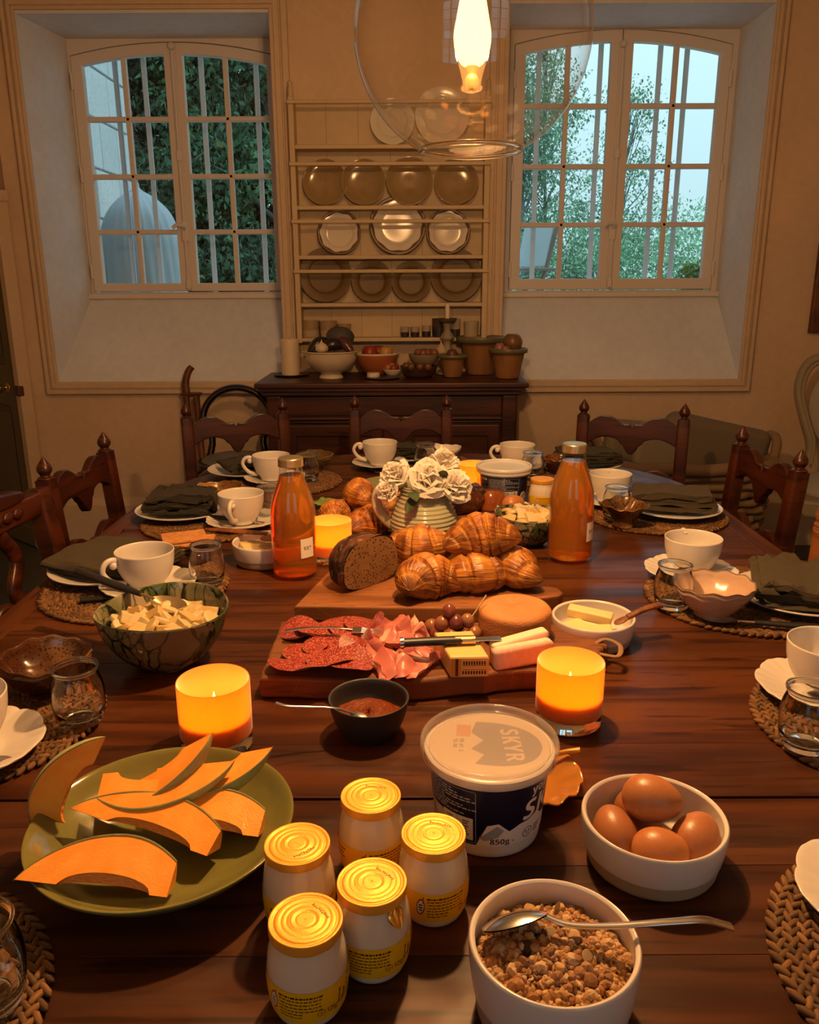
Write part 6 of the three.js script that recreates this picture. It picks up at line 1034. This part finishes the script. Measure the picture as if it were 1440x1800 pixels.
  // amber dish half hidden behind the tub
  const ad = thing('amber_dish', 'small shell-shaped amber dish half hidden behind the big yogurt tub', 'dish', at3(0.128, -0.802)); part('shell', lathe(spl([[0.0005, 0.003], [0.03, 0.002], [0.05, 0.012], [0.062, 0.02], [0.061, 0.0215], [0.048, 0.015], [0.03, 0.005], [0.0005, 0.005]], 30), 72, (a, v, r, y) => [r * (1 + 0.04 * Math.abs(sin(a * 7)) * sstep(r, 0.02, 0.06)), y + 0.002 * cos(a * 14) * sstep(r, 0.03, 0.06)]), mat([0.42, 0.17, 0.03], 0.15), ad);
  spoon('small bamboo-handled spoon lying in the amber dish behind the big yogurt tub', [0.145, -0.835, 0.016], [0.168, -0.832, 0.024], [[0.18, -0.829, 0.029], [0.194, -0.826, 0.033]], 0.008, mat([0.6, 0.34, 0.1], 0.3, { metalness: 0.6 }), { hw: 0.0034, he: 0.001, ht: 0.003 });
  solo('fig_half', wobble(new THREE.SphereGeometry(0.016, 20, 14), 0.003, 60), mat([0.3, 0.05, 0.03], 0.3), 'small dark red fruit in the amber dish behind the big yogurt tub', 'fruit', at3(0.085, -0.826, 0.02));
  solo('green_fruit', wobble(new THREE.SphereGeometry(0.015, 20, 14), 0.003, 60, 4), mat([0.25, 0.27, 0.05], 0.4), 'small green fruit in the amber dish behind the big yogurt tub', 'fruit', at3(0.12, -0.84, 0.021));
  // pepper mill
  const pm = thing('pepper_mill', 'tall turned wooden pepper mill at the right edge of the table', 'mill', at3(0.757, -1.42)), mw = mat([0.62, 0.4, 0.23], 0.4, { map: woodMid });
  part('body', lathe(spl([[0.0005, 0.001], [0.027, 0.001], [0.028, 0.006], [0.026, 0.02], [0.0235, 0.06], [0.0225, 0.1], [0.023, 0.112]], 40).concat([[0.0005, 0.1125]]), 32, null, { su: 0.15, sv: 0.2 }), mw, pm); part('head', lathe([...spl([[0.0005, 0.1125], [0.023, 0.113], [0.0215, 0.117], [0.0225, 0.121], [0.019, 0.125], [0.0215, 0.134], [0.0205, 0.146], [0.013, 0.156], [0.0005, 0.158]], 40)], 32), mw, pm);
}

// ---------- plates on the rack ----------
{
  const plate = (r, lip = 0.1) => [...spl([[0.0005, 0.003], [r * 0.52, 0.002], [r * 0.56, 0], [r * 0.62, 0.003], [r * 0.68, 0.008], [r * 0.97, 0.015], [r, 0.0165]], 22), ...spl([[r, 0.0165], [r * 0.995, 0.0185], [r * 0.96, 0.0185], [r * 0.7, 0.0125], [r * 0.62, 0.007], [r * 0.5, 0.0055], [0.0005, 0.0055]], 22)];
  const glaze = tex(256, 256, (u, v) => mix3([0.62, 0.55, 0.42], [0.78, 0.72, 0.58], fbm(u, v, 4, 4, 4, 4))), gm = mat([0.62, 0.53, 0.4], 0.13, { map: glaze }), wm = mat([0.64, 0.58, 0.5], 0.16), om = mat([0.27, 0.18, 0.055], 0.5, { map: glaze }), edge = mat([0.13, 0.075, 0.045], 0.3);
  const P = (l, x, k, r, m, wob, g, rim) => {
    const tilt = 0.13, t = thing('plate', l, 'plate', [x, shelfY[k] + r * cos(tilt) + 0.001, -3.985 + 0.026 + r * sin(tilt) * 0.55], 0, g);
    const coupe = k === 1; const w = (a, v, rr, y) => wob ? [rr * (1 + wob * (rr / r) ** 2 * (sin(a * 3 + x * 9) * 0.5 + sin(a * 8 + x * 5) * 0.2 + sin(a * 13) * 0.12)), y] : [rr, y];
    part('dish', lathe(coupe ? [...spl([[0.0005, 0.002], [r * 0.4, 0.001], [r * 0.45, 0], [r * 0.75, 0.006], [r, 0.016]], 18), ...spl([[r, 0.016], [r * 0.99, 0.018], [r * 0.75, 0.0095], [r * 0.4, 0.0045], [0.0005, 0.004]], 18)] : plate(r), 112, w).rotateX(PI / 2 - tilt), m, t);
    if (rim) part('painted_edge', lathe(spl([[r * 0.87, 0.0175], [r * 0.91, 0.0205], [r * 0.995, 0.0214], [r * 1.01, 0.0165], [r * 0.98, 0.014]], 12), 112, (a, v, rr, y) => { const q = w(a, v, rr, y); if (v < 0.1) q[0] += r * 0.025 * sin(a * 9 + x * 4); return q; }).rotateX(PI / 2 - tilt), edge, t);
  };
  P('pale plate on the top shelf of the rack, left of the globe lamp', -0.068, 0, 0.098, wm, 0.01, 'plates on the plate rack'); P('wavy pale platter on the top shelf of the rack, behind the globe lamp', 0.15, 0, 0.12, wm, 0.03, 'plates on the plate rack');
  ['first pale mottled plate from the left on the second shelf of the rack', 'second pale mottled plate from the left on the second shelf of the rack', 'third pale mottled plate from the left on the second shelf of the rack', 'rightmost pale mottled plate on the second shelf of the rack'].forEach((l, i) => P(l, [-0.373, -0.2, 0.006, 0.215][i], 1, [0.1, 0.1, 0.105, 0.1][i], gm, 0.012, 'plates on the plate rack'));
  ['small white plate with a dark fluted edge, left of the large one on the rack', 'largest white plate with a dark fluted edge, in the middle of the rack', 'small white plate with a dark fluted edge, right of the large one on the rack'].forEach((l, i) => P(l, [-0.315, -0.048, 0.181][i], 2, [0.098, 0.127, 0.1][i], wm, 0.014, 'plates on the plate rack', true));
  ['large olive brown plate at the left of the lowest plate shelf', 'small olive brown plate, second from the left on the lowest plate shelf', 'small olive brown plate, third from the left on the lowest plate shelf', 'large olive brown plate at the right of the lowest plate shelf'].forEach((l, i) => P(l, [-0.383, -0.169, 0.013, 0.22][i], 3, [0.122, 0.095, 0.092, 0.119][i], om, 0, 'plates on the plate rack'));
  // cups on the bottom shelf
  const Y = shelfY[4], cup = (l, x, r, h, bands, g) => { const t = thing('tumbler', l, 'tumbler', [x, Y + 0.0005, -3.925], 0, g); bands.forEach(([y0, y1, m, n]) => part(n, lathe(y1 >= 1 ? [[r * (0.88 + 0.12 * y0), h * y0], [r, h], [r * 0.99, h * 1.01], [r * 0.94, h], [r * 0.86, h * 0.15], [0.0005, h * 0.12]] : [[0.0005, 0], [r * 0.86, 0.0003], [r * 0.88, 0.002], [r * (0.88 + 0.12 * y1), h * y1]], 28), m, t)); };
  const cl = mat([0.4, 0.31, 0.2], 0.8), tn = mat([0.3, 0.2, 0.11], 0.4), dk = mat([0.025, 0.02, 0.018], 0.4), cg = M.glass;
  cup('stoneware tumbler at the left end of the rack bottom shelf', -0.46, 0.043, 0.076, [[0, 0.45, cl, 'foot'], [0.45, 1, tn, 'wall']], 'stoneware tumblers'); cup('stoneware tumbler second from the left on the rack bottom shelf', -0.376, 0.042, 0.074, [[0, 0.45, cl, 'foot'], [0.45, 1, tn, 'wall']], 'stoneware tumblers'); cup('shorter brown tumbler third from the left on the rack bottom shelf', -0.302, 0.034, 0.06, [[0, 0.4, tn, 'foot'], [0.4, 1, tn, 'wall']]);
  const sm = mat([0.36, 0.3, 0.24], 0.2); ['first small two-tone espresso glass from the left on the rack shelf', 'second small two-tone espresso glass from the left on the rack shelf', 'third small two-tone espresso glass from the left on the rack shelf'].forEach((l, i) => cup(l, [-0.018, 0.03, 0.083][i], 0.0215, [0.046, 0.046, 0.052][i], [[0, 0.5, dk, 'dark_base'], [0.5, 1, sm, 'wall']], 'espresso glasses'));
  cup('dark brown tumbler behind the candlestick on the rack shelf', 0.142, 0.034, 0.083, [[0, 0.5, dk, 'foot'], [0.5, 1, mat([0.06, 0.035, 0.022], 0.2), 'wall']]); cup('tall two-tone glass right of the candlestick on the rack shelf', 0.216, 0.027, 0.08, [[0, 0.45, dk, 'dark_base'], [0.45, 1, sm, 'wall']]); cup('grey stoneware tumbler at the right end of the rack bottom shelf', 0.292, 0.036, 0.07, [[0, 0.4, cl, 'foot'], [0.4, 1, mat([0.36, 0.3, 0.22], 0.5), 'wall']]);
}
// ---------- things on the sideboard ----------
{
  const B = SB.top + 0.0008, dark = mat([0.03, 0.024, 0.02], 0.4), on = (x, z, h = 0) => [x, B + h, z];
  const pot = (r0, r1, h, lip) => [...spl([[0.0005, 0.003], [r0 * 0.9, 0.001], [r0, 0.003], [lerp(r0, r1, 0.55), h * 0.5], [r1, h * 0.86]], 16), [r1 + lip, h * 0.88], [r1 + lip, h], [r1 + lip - 0.004, h * 1.01], [r1 - 0.006, h * 0.95], [r0 * 0.85, h * 0.2], [0.0005, h * 0.18]];
  const terra = tex(256, 256, (u, v) => mix3([0.62, 0.43, 0.25], [0.78, 0.58, 0.36], fbm(u, v, 6, 3, 4, 6))), tm = mat([0.52, 0.47, 0.38], 0.75, { map: terra }), rimM = mat([0.13, 0.12, 0.07], 0.35), cream = mat([0.6, 0.5, 0.36], 0.3);
  // pillar candle
  const sd = thing('candle_saucer', 'dark round saucer under the pillar candle on the sideboard', 'saucer', on(-0.545, -3.83)); part('dish', lathe(spl([[0.0005, 0.001], [0.06, 0.001], [0.082, 0.006], [0.083, 0.009], [0.06, 0.005], [0.0005, 0.004]], 16), 36), dark, sd);
  const pc = thing('pillar_candle', 'thick unlit cream pillar candle at the left end of the sideboard', 'candle', on(-0.547, -3.83, 0.0045)); part('wax', lathe(spl([[0.0005, 0], [0.04, 0], [0.0415, 0.004], [0.041, 0.08], [0.042, 0.155], [0.04, 0.162], [0.034, 0.158], [0.0005, 0.154]], 30), 32), mat([0.66, 0.54, 0.38], 0.5), pc); part('wick', new THREE.CylinderGeometry(0.0012, 0.0012, 0.014, 6).translate(0, 0.16, 0), dark, pc);
  // cream footed bowl with vegetables
  const fb = thing('footed_bowl', 'large cream footed bowl of vegetables on the sideboard', 'bowl', on(-0.352, -3.745)); part('bowl', lathe([...spl([[0.0005, 0.004], [0.05, 0.002], [0.054, 0], [0.052, 0.008], [0.045, 0.018], [0.08, 0.04], [0.11, 0.075], [0.122, 0.114]], 30), ...spl([[0.122, 0.114], [0.127, 0.117], [0.127, 0.121], [0.117, 0.119], [0.1, 0.08], [0.05, 0.035], [0.0005, 0.03]], 24)], 52), cream, fb);
  part('relief', merge(Array.from({ length: 30 }, (_, i) => { const a = i / 30 * PI * 2; return mv(new THREE.TorusGeometry(0.0065, 0.0016, 6, 12, PI), 0.1125 * cos(a), 0.088, 0.1125 * sin(a), 0, PI / 2 - a, 0); })), cream, fb).userData.kind = 'stuff';
  const aub = (l, x, z, h, ry, rz, c) => { const t = thing('aubergine', l, 'aubergine', on(x, z, h), ry); t.rotation.z = rz; part('fruit', surf((u, v) => { const a = u * PI * 2, r = (0.018 + 0.018 * v) * sin(PI * clamp(0.03 + 0.94 * v, 0, 1)) ** 0.5; return [-0.06 + 0.12 * v, r * sin(a) + 0.012 * sin(PI * v), r * cos(a)]; }, 20, 20), mat(c, 0.2), t); part('cap', mv(new THREE.ConeGeometry(0.014, 0.03, 8), -0.066, 0.003, 0, 0, 0, 1.4), mat([0.07, 0.09, 0.035], 0.7), t); };
  aub('shiny dark aubergine sloping to the left in the footed bowl', -0.41, -3.735, 0.135, 0.5, 0.6, [0.02, 0.018, 0.014]); aub('shiny dark aubergine lying across the middle of the footed bowl', -0.35, -3.715, 0.135, 0.2, 0.2, [0.02, 0.014, 0.014]); aub('purplish aubergine leaning to the right in the footed bowl', -0.29, -3.735, 0.138, 2.6, 0.5, [0.09, 0.03, 0.035]);
  solo('leafy_cabbage', wobble(mv(new THREE.IcosahedronGeometry(0.055, 3), 0, 0, 0, 0, 0, 0, [1, 0.95, 0.8]), 0.035, 26, 4), mat([0.06, 0.055, 0.045], 0.6), 'dark crinkled cabbage on top of the footed bowl', 'cabbage', on(-0.315, -3.775, 0.165)); solo('garlic', lathe(spl([[0.0005, 0], [0.02, 0.002], [0.028, 0.016], [0.02, 0.034], [0.006, 0.044], [0.0005, 0.056]], 24), 24, (a, v, r, y) => [r * (1 + 0.06 * cos(a * 7)), y]), mat([0.62, 0.5, 0.36], 0.6), 'pale garlic bulb between the aubergines in the footed bowl', 'garlic', on(-0.385, -3.680, 0.118));
  // terracotta bowl of fruit
  const tb = thing('terracotta_bowl', 'orange glazed terracotta bowl with a white rim and fruit on the sideboard', 'bowl', on(-0.152, -3.875)); part('bowl', lathe(spl([[0.0005, 0.003], [0.045, 0.001], [0.055, 0.008], [0.085, 0.045], [0.103, 0.08], [0.107, 0.093]], 24), 44), mat([0.4, 0.12, 0.035], 0.25, { side: THREE.DoubleSide }), tb); part('white_rim', lathe(spl([[0.1065, 0.091], [0.11, 0.094], [0.11, 0.101], [0.102, 0.1], [0.099, 0.09]], 14), 44), mat([0.66, 0.56, 0.46], 0.3), tb);
  const fr = (n, l, x, z, h, r, c) => solo(n, lathe(spl([[0.0005, -r * 0.92], [r * 0.6, -r * 0.84], [r, 0], [r * 0.62, r * 0.82], [0.0005, r * 0.86]], 22), 22), mat(c, 0.35), l, 'fruit', on(x, z, h)); fr('tomato', 'red tomato at the left in the terracotta bowl', -0.182, -3.860, 0.1, 0.036, [0.3, 0.035, 0.015]); fr('apple', 'yellow apple at the right in the terracotta bowl', -0.107, -3.860, 0.1, 0.033, [0.5, 0.26, 0.05]); fr('tomato', 'second red tomato at the back of the terracotta bowl', -0.142, -3.910, 0.1, 0.033, [0.26, 0.04, 0.02]);
  solo('white_label_tin', lathe([[0.0005, 0], [0.028, 0], [0.029, 0.002], [0.029, 0.016], [0.027, 0.019], [0.0005, 0.019]], 30), mat([0.7, 0.6, 0.5], 0.4), 'small flat white tin in front of the terracotta bowl', 'tin', on(-0.16, -3.715, 0.006)); solo('black_tray', lathe(spl([[0.0005, 0.001], [0.07, 0.001], [0.078, 0.004], [0.078, 0.006], [0.0005, 0.005]], 12), 36), dark, 'flat black tray under the white tin on the sideboard', 'tray', on(-0.12, -3.71));
  // small white bowl with fruit, nut bowls
  solo('small_bowl', lathe(spl([[0.0005, 0.002], [0.02, 0.001], [0.034, 0.012], [0.044, 0.03], [0.042, 0.032], [0.03, 0.014], [0.0005, 0.008]], 24), 36), mat([0.6, 0.5, 0.42], 0.3), 'small pale bowl with red fruit beside the terracotta bowl', 'bowl', on(-0.075, -3.8)); [[-0.095, -3.8, 0.036], [-0.06, -3.795, 0.038], [-0.078, -3.82, 0.042], [-0.07, -3.775, 0.036]].forEach(([x, z, h], i) => fr('plum', 'small red plum in the small pale bowl on the sideboard', x, z, h, 0.018, i % 2 ? [0.24, 0.05, 0.03] : [0.4, 0.16, 0.07]).userData.group = 'plums in the small bowl');
  solo('wooden_bowl', lathe(spl([[0.0005, 0.002], [0.06, 0.001], [0.076, 0.02], [0.085, 0.05], [0.082, 0.05], [0.07, 0.022], [0.0005, 0.012]], 24), 40, (a, v, r, y) => [r * (1 + 0.012 * sin(a * 16) * sin(y * 260)), y]), mat([0.06, 0.028, 0.018], 0.35), 'dark brown carved bowl in the middle of the sideboard', 'bowl', on(0.045, -3.77)); solo('grey_bowl', lathe(spl([[0.0005, 0.002], [0.04, 0.001], [0.06, 0.02], [0.072, 0.05], [0.069, 0.05], [0.055, 0.022], [0.0005, 0.012]], 24), 40), mat([0.24, 0.18, 0.13], 0.4), 'grey bowl of onions standing in the dark carved bowl', 'bowl', on(0.07, -3.79, 0.05));
  [[0.045, -3.79], [0.085, -3.77], [0.07, -3.82], [0.1, -3.8], [0.065, -3.755], [0.115, -3.775]].forEach(([x, z]) => fr('onion', 'reddish onion heaped in the grey bowl on the sideboard', x, z, 0.105, 0.02, [0.2, 0.075, 0.035]).userData.group = 'onions in the grey bowl');
  [[-0.01, -3.74], [0.01, -3.7], [0.05, -3.695], [0.085, -3.7]].forEach(([x, z]) => fr('walnut', 'dark nut heaped in the dark carved bowl on the sideboard', x, z + 0.01, 0.052, 0.019, [0.12, 0.05, 0.025]).userData.group = 'nuts in the carved bowl');
  solo('garlic', lathe(spl([[0.0005, 0], [0.025, 0.004], [0.03, 0.02], [0.016, 0.04], [0.005, 0.052], [0.0005, 0.07]], 24), 24, (a, v, r, y) => [r * (1 + 0.05 * cos(a * 6)), y]), mat([0.5, 0.37, 0.24], 0.6), 'dusty garlic bulb behind the little pot on the sideboard', 'garlic', on(0.15, -3.86, 0.09));
  // pots
  const P = (l, x, z, r0, r1, h, lip) => { const t = thing('clay_pot', l, 'pot', on(x, z), 0), g = pot(r0, r1, h, lip), k = 17; part('wall', lathe(g, 44, null, { su: 3 }), tm, t); part('green_rim', lathe([[r1 + 0.0005, h * 0.86], [r1 + lip + 0.001, h * 0.87], [r1 + lip + 0.0015, h], [r1 + lip - 0.004, h * 1.02], [r1 - 0.007, h * 0.95]], 44), rimM, t); };
  P('smallest clay pot with a green rim and a dark onion beside the candlestick', 0.198, -3.75, 0.038, 0.056, 0.1, 0.012); P('largest clay pot with a wide dark rim, at the back of the sideboard', 0.335, -3.872, 0.062, 0.095, 0.17, 0.02); P('clay pot with a green rim holding a big brown fruit at the sideboard end', 0.442, -3.7, 0.05, 0.073, 0.13, 0.012);
  fr('onion', 'dark onion in the little ribbed pot', 0.195, -3.75, 0.1, 0.026, [0.1, 0.04, 0.03]); fr('coconut', 'big round brown fruit on top of the right-hand clay pot', 0.462, -3.71, 0.155, 0.044, [0.16, 0.075, 0.03]); fr('shallot', 'pinkish onion left of the big brown fruit in the clay pot', 0.402, -3.68, 0.133, 0.024, [0.3, 0.13, 0.1]); fr('shallot', 'pinkish onion before the big brown fruit in the clay pot', 0.424, -3.655, 0.127, 0.02, [0.26, 0.11, 0.08]);
  // candlestick
  const cs = thing('candlestick', 'ornate grey candlestick with a short white candle on the sideboard', 'candlestick', on(0.178, -3.865)); const gm = mat([0.26, 0.21, 0.15], 0.6);
  part('stem', lathe(spl([[0.0005, 0], [0.052, 0.002], [0.05, 0.012], [0.024, 0.03], [0.018, 0.06], [0.03, 0.08], [0.034, 0.1], [0.02, 0.125], [0.018, 0.15], [0.03, 0.165], [0.024, 0.18], [0.014, 0.2], [0.016, 0.22], [0.02, 0.235]], 70), 28, (a, v, r, y) => [r * (1 + 0.14 * cos(a * 6) * sstep(y, 0.02, 0.1)), y]), gm, cs); part('drip_tray', lathe(spl([[0.0005, 0.233], [0.03, 0.236], [0.042, 0.25], [0.044, 0.256], [0.028, 0.246], [0.0005, 0.245]], 20), 28, (a, v, r, y) => [r * (1 + 0.05 * sin(a * 8)), y]), mat([0.1, 0.075, 0.045], 0.5), cs); part('candle_stub', lathe([[0.0005, 0.246], [0.0105, 0.246], [0.0105, 0.318], [0.008, 0.321], [0.0005, 0.32]], 18), mat([0.72, 0.62, 0.5], 0.5), cs);
}

// ---------- outdoors ----------
{
  const grass = tex(256, 256, (u, v) => mix3([0.3, 0.42, 0.24], [0.5, 0.62, 0.4], fbm(u, v, 20, 20, 4, 8)));
  struct('lawn', box(70, 0.2, 60, 0, 0.55, -34.65, 0), mat([1, 1, 1], 0.9, { map: rep(grass, 0.5) }));
  struct('bounce_ground', box(30, 0.06, 6, 0, 0.71, -7.55, 0), mat([0.62, 0.6, 0.56], 0.95, { map: plasterMap }));  // unseen pale ground added to bounce daylight onto bars and soffits
  struct('terrace', box(40, 0.2, 30, 0, -0.3, 16.8, 0), mat([0.45, 0.43, 0.4], 0.9));
  // stone wing of the house beside the left window
  const wing = struct('house_wall'); const st = [0, 1, 2].map((k) => mat([0.72 - k * 0.04, 0.74 - k * 0.03, 0.74 - k * 0.02], 0.9, { map: plasterMap, bumpMap: plasterBump, bumpScale: 0.012 }));
  struct('mortar', box(0.3, 4, 2.8, -2.47, 0.7, -6.05, 0), mat([0.5, 0.5, 0.48], 0.95), wing);
  const r = rnd(5);
  for (let j = 0; j < 11; j++) { let z = -4.66 - (j % 2) * 0.12; while (z > -7.3) { const L = Math.min(0.34 + r() * 0.22, z + 7.42); struct('stone', box(0.03, 0.335, L - 0.015, -2.31 + r() * 0.006, 0.72 + j * 0.35, z - L / 2, 0.008), st[Math.floor(r() * 3)], wing); z -= L; } }

  const leafG = (() => { const g = new THREE.BufferGeometry(); g.setAttribute('position', new THREE.Float32BufferAttribute([0, 0, 0, 0.3, 0.45, 0.08, 0, 1, -0.05, -0.3, 0.45, 0.08], 3)); g.setIndex([0, 1, 2, 0, 2, 3]); g.computeVertexNormals(); return g; })();
  const leafM = new THREE.MeshPhysicalMaterial({ color: 0xffffff, roughness: 0.75, transmission: 0.35, thickness: 0, side: THREE.DoubleSide });
  const barkM = mat([0.2, 0.2, 0.19], 0.9);
  function tree(name, label, cat, x, y, z, o) {
    const t = thing(name, label, cat, [x, y, z], 0, o.group), q = rnd(o.seed), im = new THREE.InstancedMesh(leafG, leafM, o.n), m = new THREE.Matrix4(), e = new THREE.Euler(), c = new THREE.Color();
    const blobs = []; for (let i = 0; i < o.blobs; i++) { const a = q() * PI * 2, rr = Math.sqrt(q()) * o.r, h = lerp(o.h0, o.h1, q()), k = o.taper ? 1 - o.taper * (h - o.h0) / (o.h1 - o.h0) : 1; blobs.push([cos(a) * rr * k, h, sin(a) * rr * 0.6 * k, o.br * (0.6 + 0.7 * q()), 0.6 + 0.7 * q()]); }
    for (let i = 0; i < o.n; i++) {
      const b = blobs[Math.floor(q() * blobs.length)], d = V(q() - 0.5, q() - 0.5, q() - 0.5).normalize().multiplyScalar(b[3] * (0.4 + 0.6 * Math.sqrt(q())));
      e.set(q() * 6, q() * 6, q() * 6); const s = o.leaf * (0.6 + 0.8 * q());
      m.compose(V(b[0] + d.x, b[1] + d.y * 0.8, b[2] + d.z), new THREE.Quaternion().setFromEuler(e), V(s, s, s)); im.setMatrixAt(i, m);
      const k = b[4] * (0.7 + 0.6 * q()); c.setRGB(o.c[0] * k, o.c[1] * k, o.c[2] * k); if (q() < (o.yellow || 0)) c.setRGB(o.c[1] * 1.3, o.c[1] * 1.25, o.c[2] * 0.5); im.setColorAt(i, c);
    }
    im.name = 'foliage'; im.userData.kind = 'stuff'; t.add(im);
    const br = [sweep([[0, 0, 0], [0.05, o.h1 * 0.3, 0], [-0.03, o.h1 * 0.65, 0], [0.04, o.h1 * 0.95, 0]], (v) => [o.tr * (1 - 0.8 * v), o.tr * (1 - 0.8 * v)], 12, 8)];
    for (const b of blobs.slice(0, o.twigs || 12)) { const h = Math.max(0.2, b[1] - o.br * 0.8); br.push(sweep([[0, h * 0.8, 0], [b[0] * 0.5, h * 0.95, b[2] * 0.5], [b[0], b[1], b[2]], [b[0] * 1.25, b[1] + (o.droop || 0.1), b[2] * 1.2]], (v) => [o.tr * 0.3 * (1 - 0.85 * v), o.tr * 0.3 * (1 - 0.85 * v)], 10, 5)); }
    part('trunk', merge(br), barkM, t); return t;
  }
  const dk = { n: 36000, blobs: 90, r: 1.6, h0: 0.2, h1: 4.4, br: 0.48, leaf: 0.075, c: [0.055, 0.15, 0.07], tr: 0.12, yellow: 0.012 };
  tree('leafy_tree', 'dark leafy tree filling the left half of the left window behind the covered parasol', 'tree', -2.9, 0.7, -9.2, { ...dk, seed: 11, h1: 4.6 });
  tree('leafy_tree', 'bright-leaved tree across the right half of the left window', 'tree', -1.3, 0.7, -9.6, { ...dk, seed: 12, c: [0.1, 0.24, 0.1], yellow: 0.03 });
  tree('leafy_tree', 'dark tree with leaves coloured as deep shade between the leafy trees of the left window', 'tree', -2.9, 0.7, -11.5, { ...dk, seed: 13, n: 30000, r: 2.3, h0: 0, h1: 5.2, br: 0.8, leaf: 0.2, c: [0.018, 0.05, 0.03] });  // shade behind the leaf gaps is put into this near-black leaf colour
  const pl = { n: 13000, blobs: 130, r: 1.15, h0: 0.5, h1: 3.6, br: 0.3, leaf: 0.05, c: [0.22, 0.42, 0.27], tr: 0.035, taper: 0.75, twigs: 60, droop: -0.1 };  // leaf colour paled to carry the distance haze, no fog used
  tree('birch_tree', 'tall pale birch with drooping twigs behind the middle of the right window', 'tree', 2.0, 0.7, -13.0, { ...pl, seed: 21, h1: 4.8 });
  tree('birch_tree', 'smaller hazy birch seen through the left casement of the right window, behind the garden chair', 'tree', 1.5, 0.7, -11.5, { ...pl, seed: 22, n: 9000, h1: 3.3 });
  tree('birch_tree', 'thin bare-topped birch at the right end of the right window', 'tree', 3.3, 0.7, -13.5, { ...pl, seed: 23, n: 4500, h1: 3.4 });
  tree('shrub_hedge', 'low pale green shrubs along the bottom of the right window', 'hedge', 2.6, 0.6, -12.0, { ...pl, seed: 24, n: 26000, h0: 0.1, h1: 1.5, r: 2.6, br: 0.4, taper: 0, twigs: 5, c: [0.26, 0.5, 0.3] });  // haze is mixed into this leaf colour too
  tree('conifer_bush', 'small rounded yellow-green bush in the bottom right pane of the right window', 'bush', 2.2, 0.7, -6.6, { ...pl, seed: 25, n: 1500, blobs: 20, h0: 0.3, h1: 0.68, r: 0.06, br: 0.1, leaf: 0.05, c: [0.13, 0.2, 0.03], twigs: 3 });
  // covered parasol
  {
    const cm = mat([0.36, 0.42, 0.45], 0.55, { sheen: 0.3 });
    const pr = spl([[0.004, 1.2], [0.1, 1.15], [0.2, 1.05], [0.255, 0.9], [0.27, 0.75], [0.29, 0.45], [0.33, 0.02], [0.32, 0]], 46);
    const g = lathe(pr, 72, (a, v, r, y) => [r * (1 + 0.05 * v * sin(a * 9 + sin(a * 2) * 2) + 0.03 * sin(a * 23 + y * 4)), y + 0.02 * sin(a * 9) * v * (1 - v)]);
    const t = thing('covered_parasol', 'grey draped cover over a folded parasol outside the left window', 'parasol', [-1.86, 0.72, -6.0]);
    part('cover', g, cm, t); part('peak_cap', lathe(spl([[0.001, 1.25], [0.018, 1.235], [0.022, 1.205], [0.05, 1.18], [0.052, 1.175]], 12), 16), cm, t); part('cord_tie', mv(new THREE.TorusGeometry(0.3, 0.006, 8, 48), 0, 0.4, 0, PI / 2), mat([0.6, 0.64, 0.66], 0.7), t);
  }
  // folding garden chair
  {
    const fm = mat([0.2, 0.17, 0.15], 0.5), sl = mat([0.5, 0.6, 0.62], 0.7);
    const t = thing('garden_chair', 'dark framed folding garden chair outside, in the bottom left pane of the right window', 'chair', [0.84, 0.74, -6.3], R(-70));
    for (const x of [-0.23, 0.23]) { part('leg', sweep([[x, 0, 0.28], [x, 0.45, 0], [x, 0.98, -0.16]], 0.016, 14, 8), fm, t); part('leg', sweep([[x, 0, -0.26], [x, 0.42, 0.02], [x, 0.62, 0.2]], 0.016, 14, 8), fm, t); part('armrest', box(0.045, 0.022, 0.42, x, 0.63, 0.02, 0.008), fm, t); }
    part('seat', box(0.44, 0.02, 0.42, 0, 0.43, 0.02, 0.008), sl, t); part('backrest', box(0.44, 0.3, 0.015, 0, 0.66, -0.1, 0.006, { rx: -0.2 }), sl, t);
  }
}

renderer.render(scene, camera);
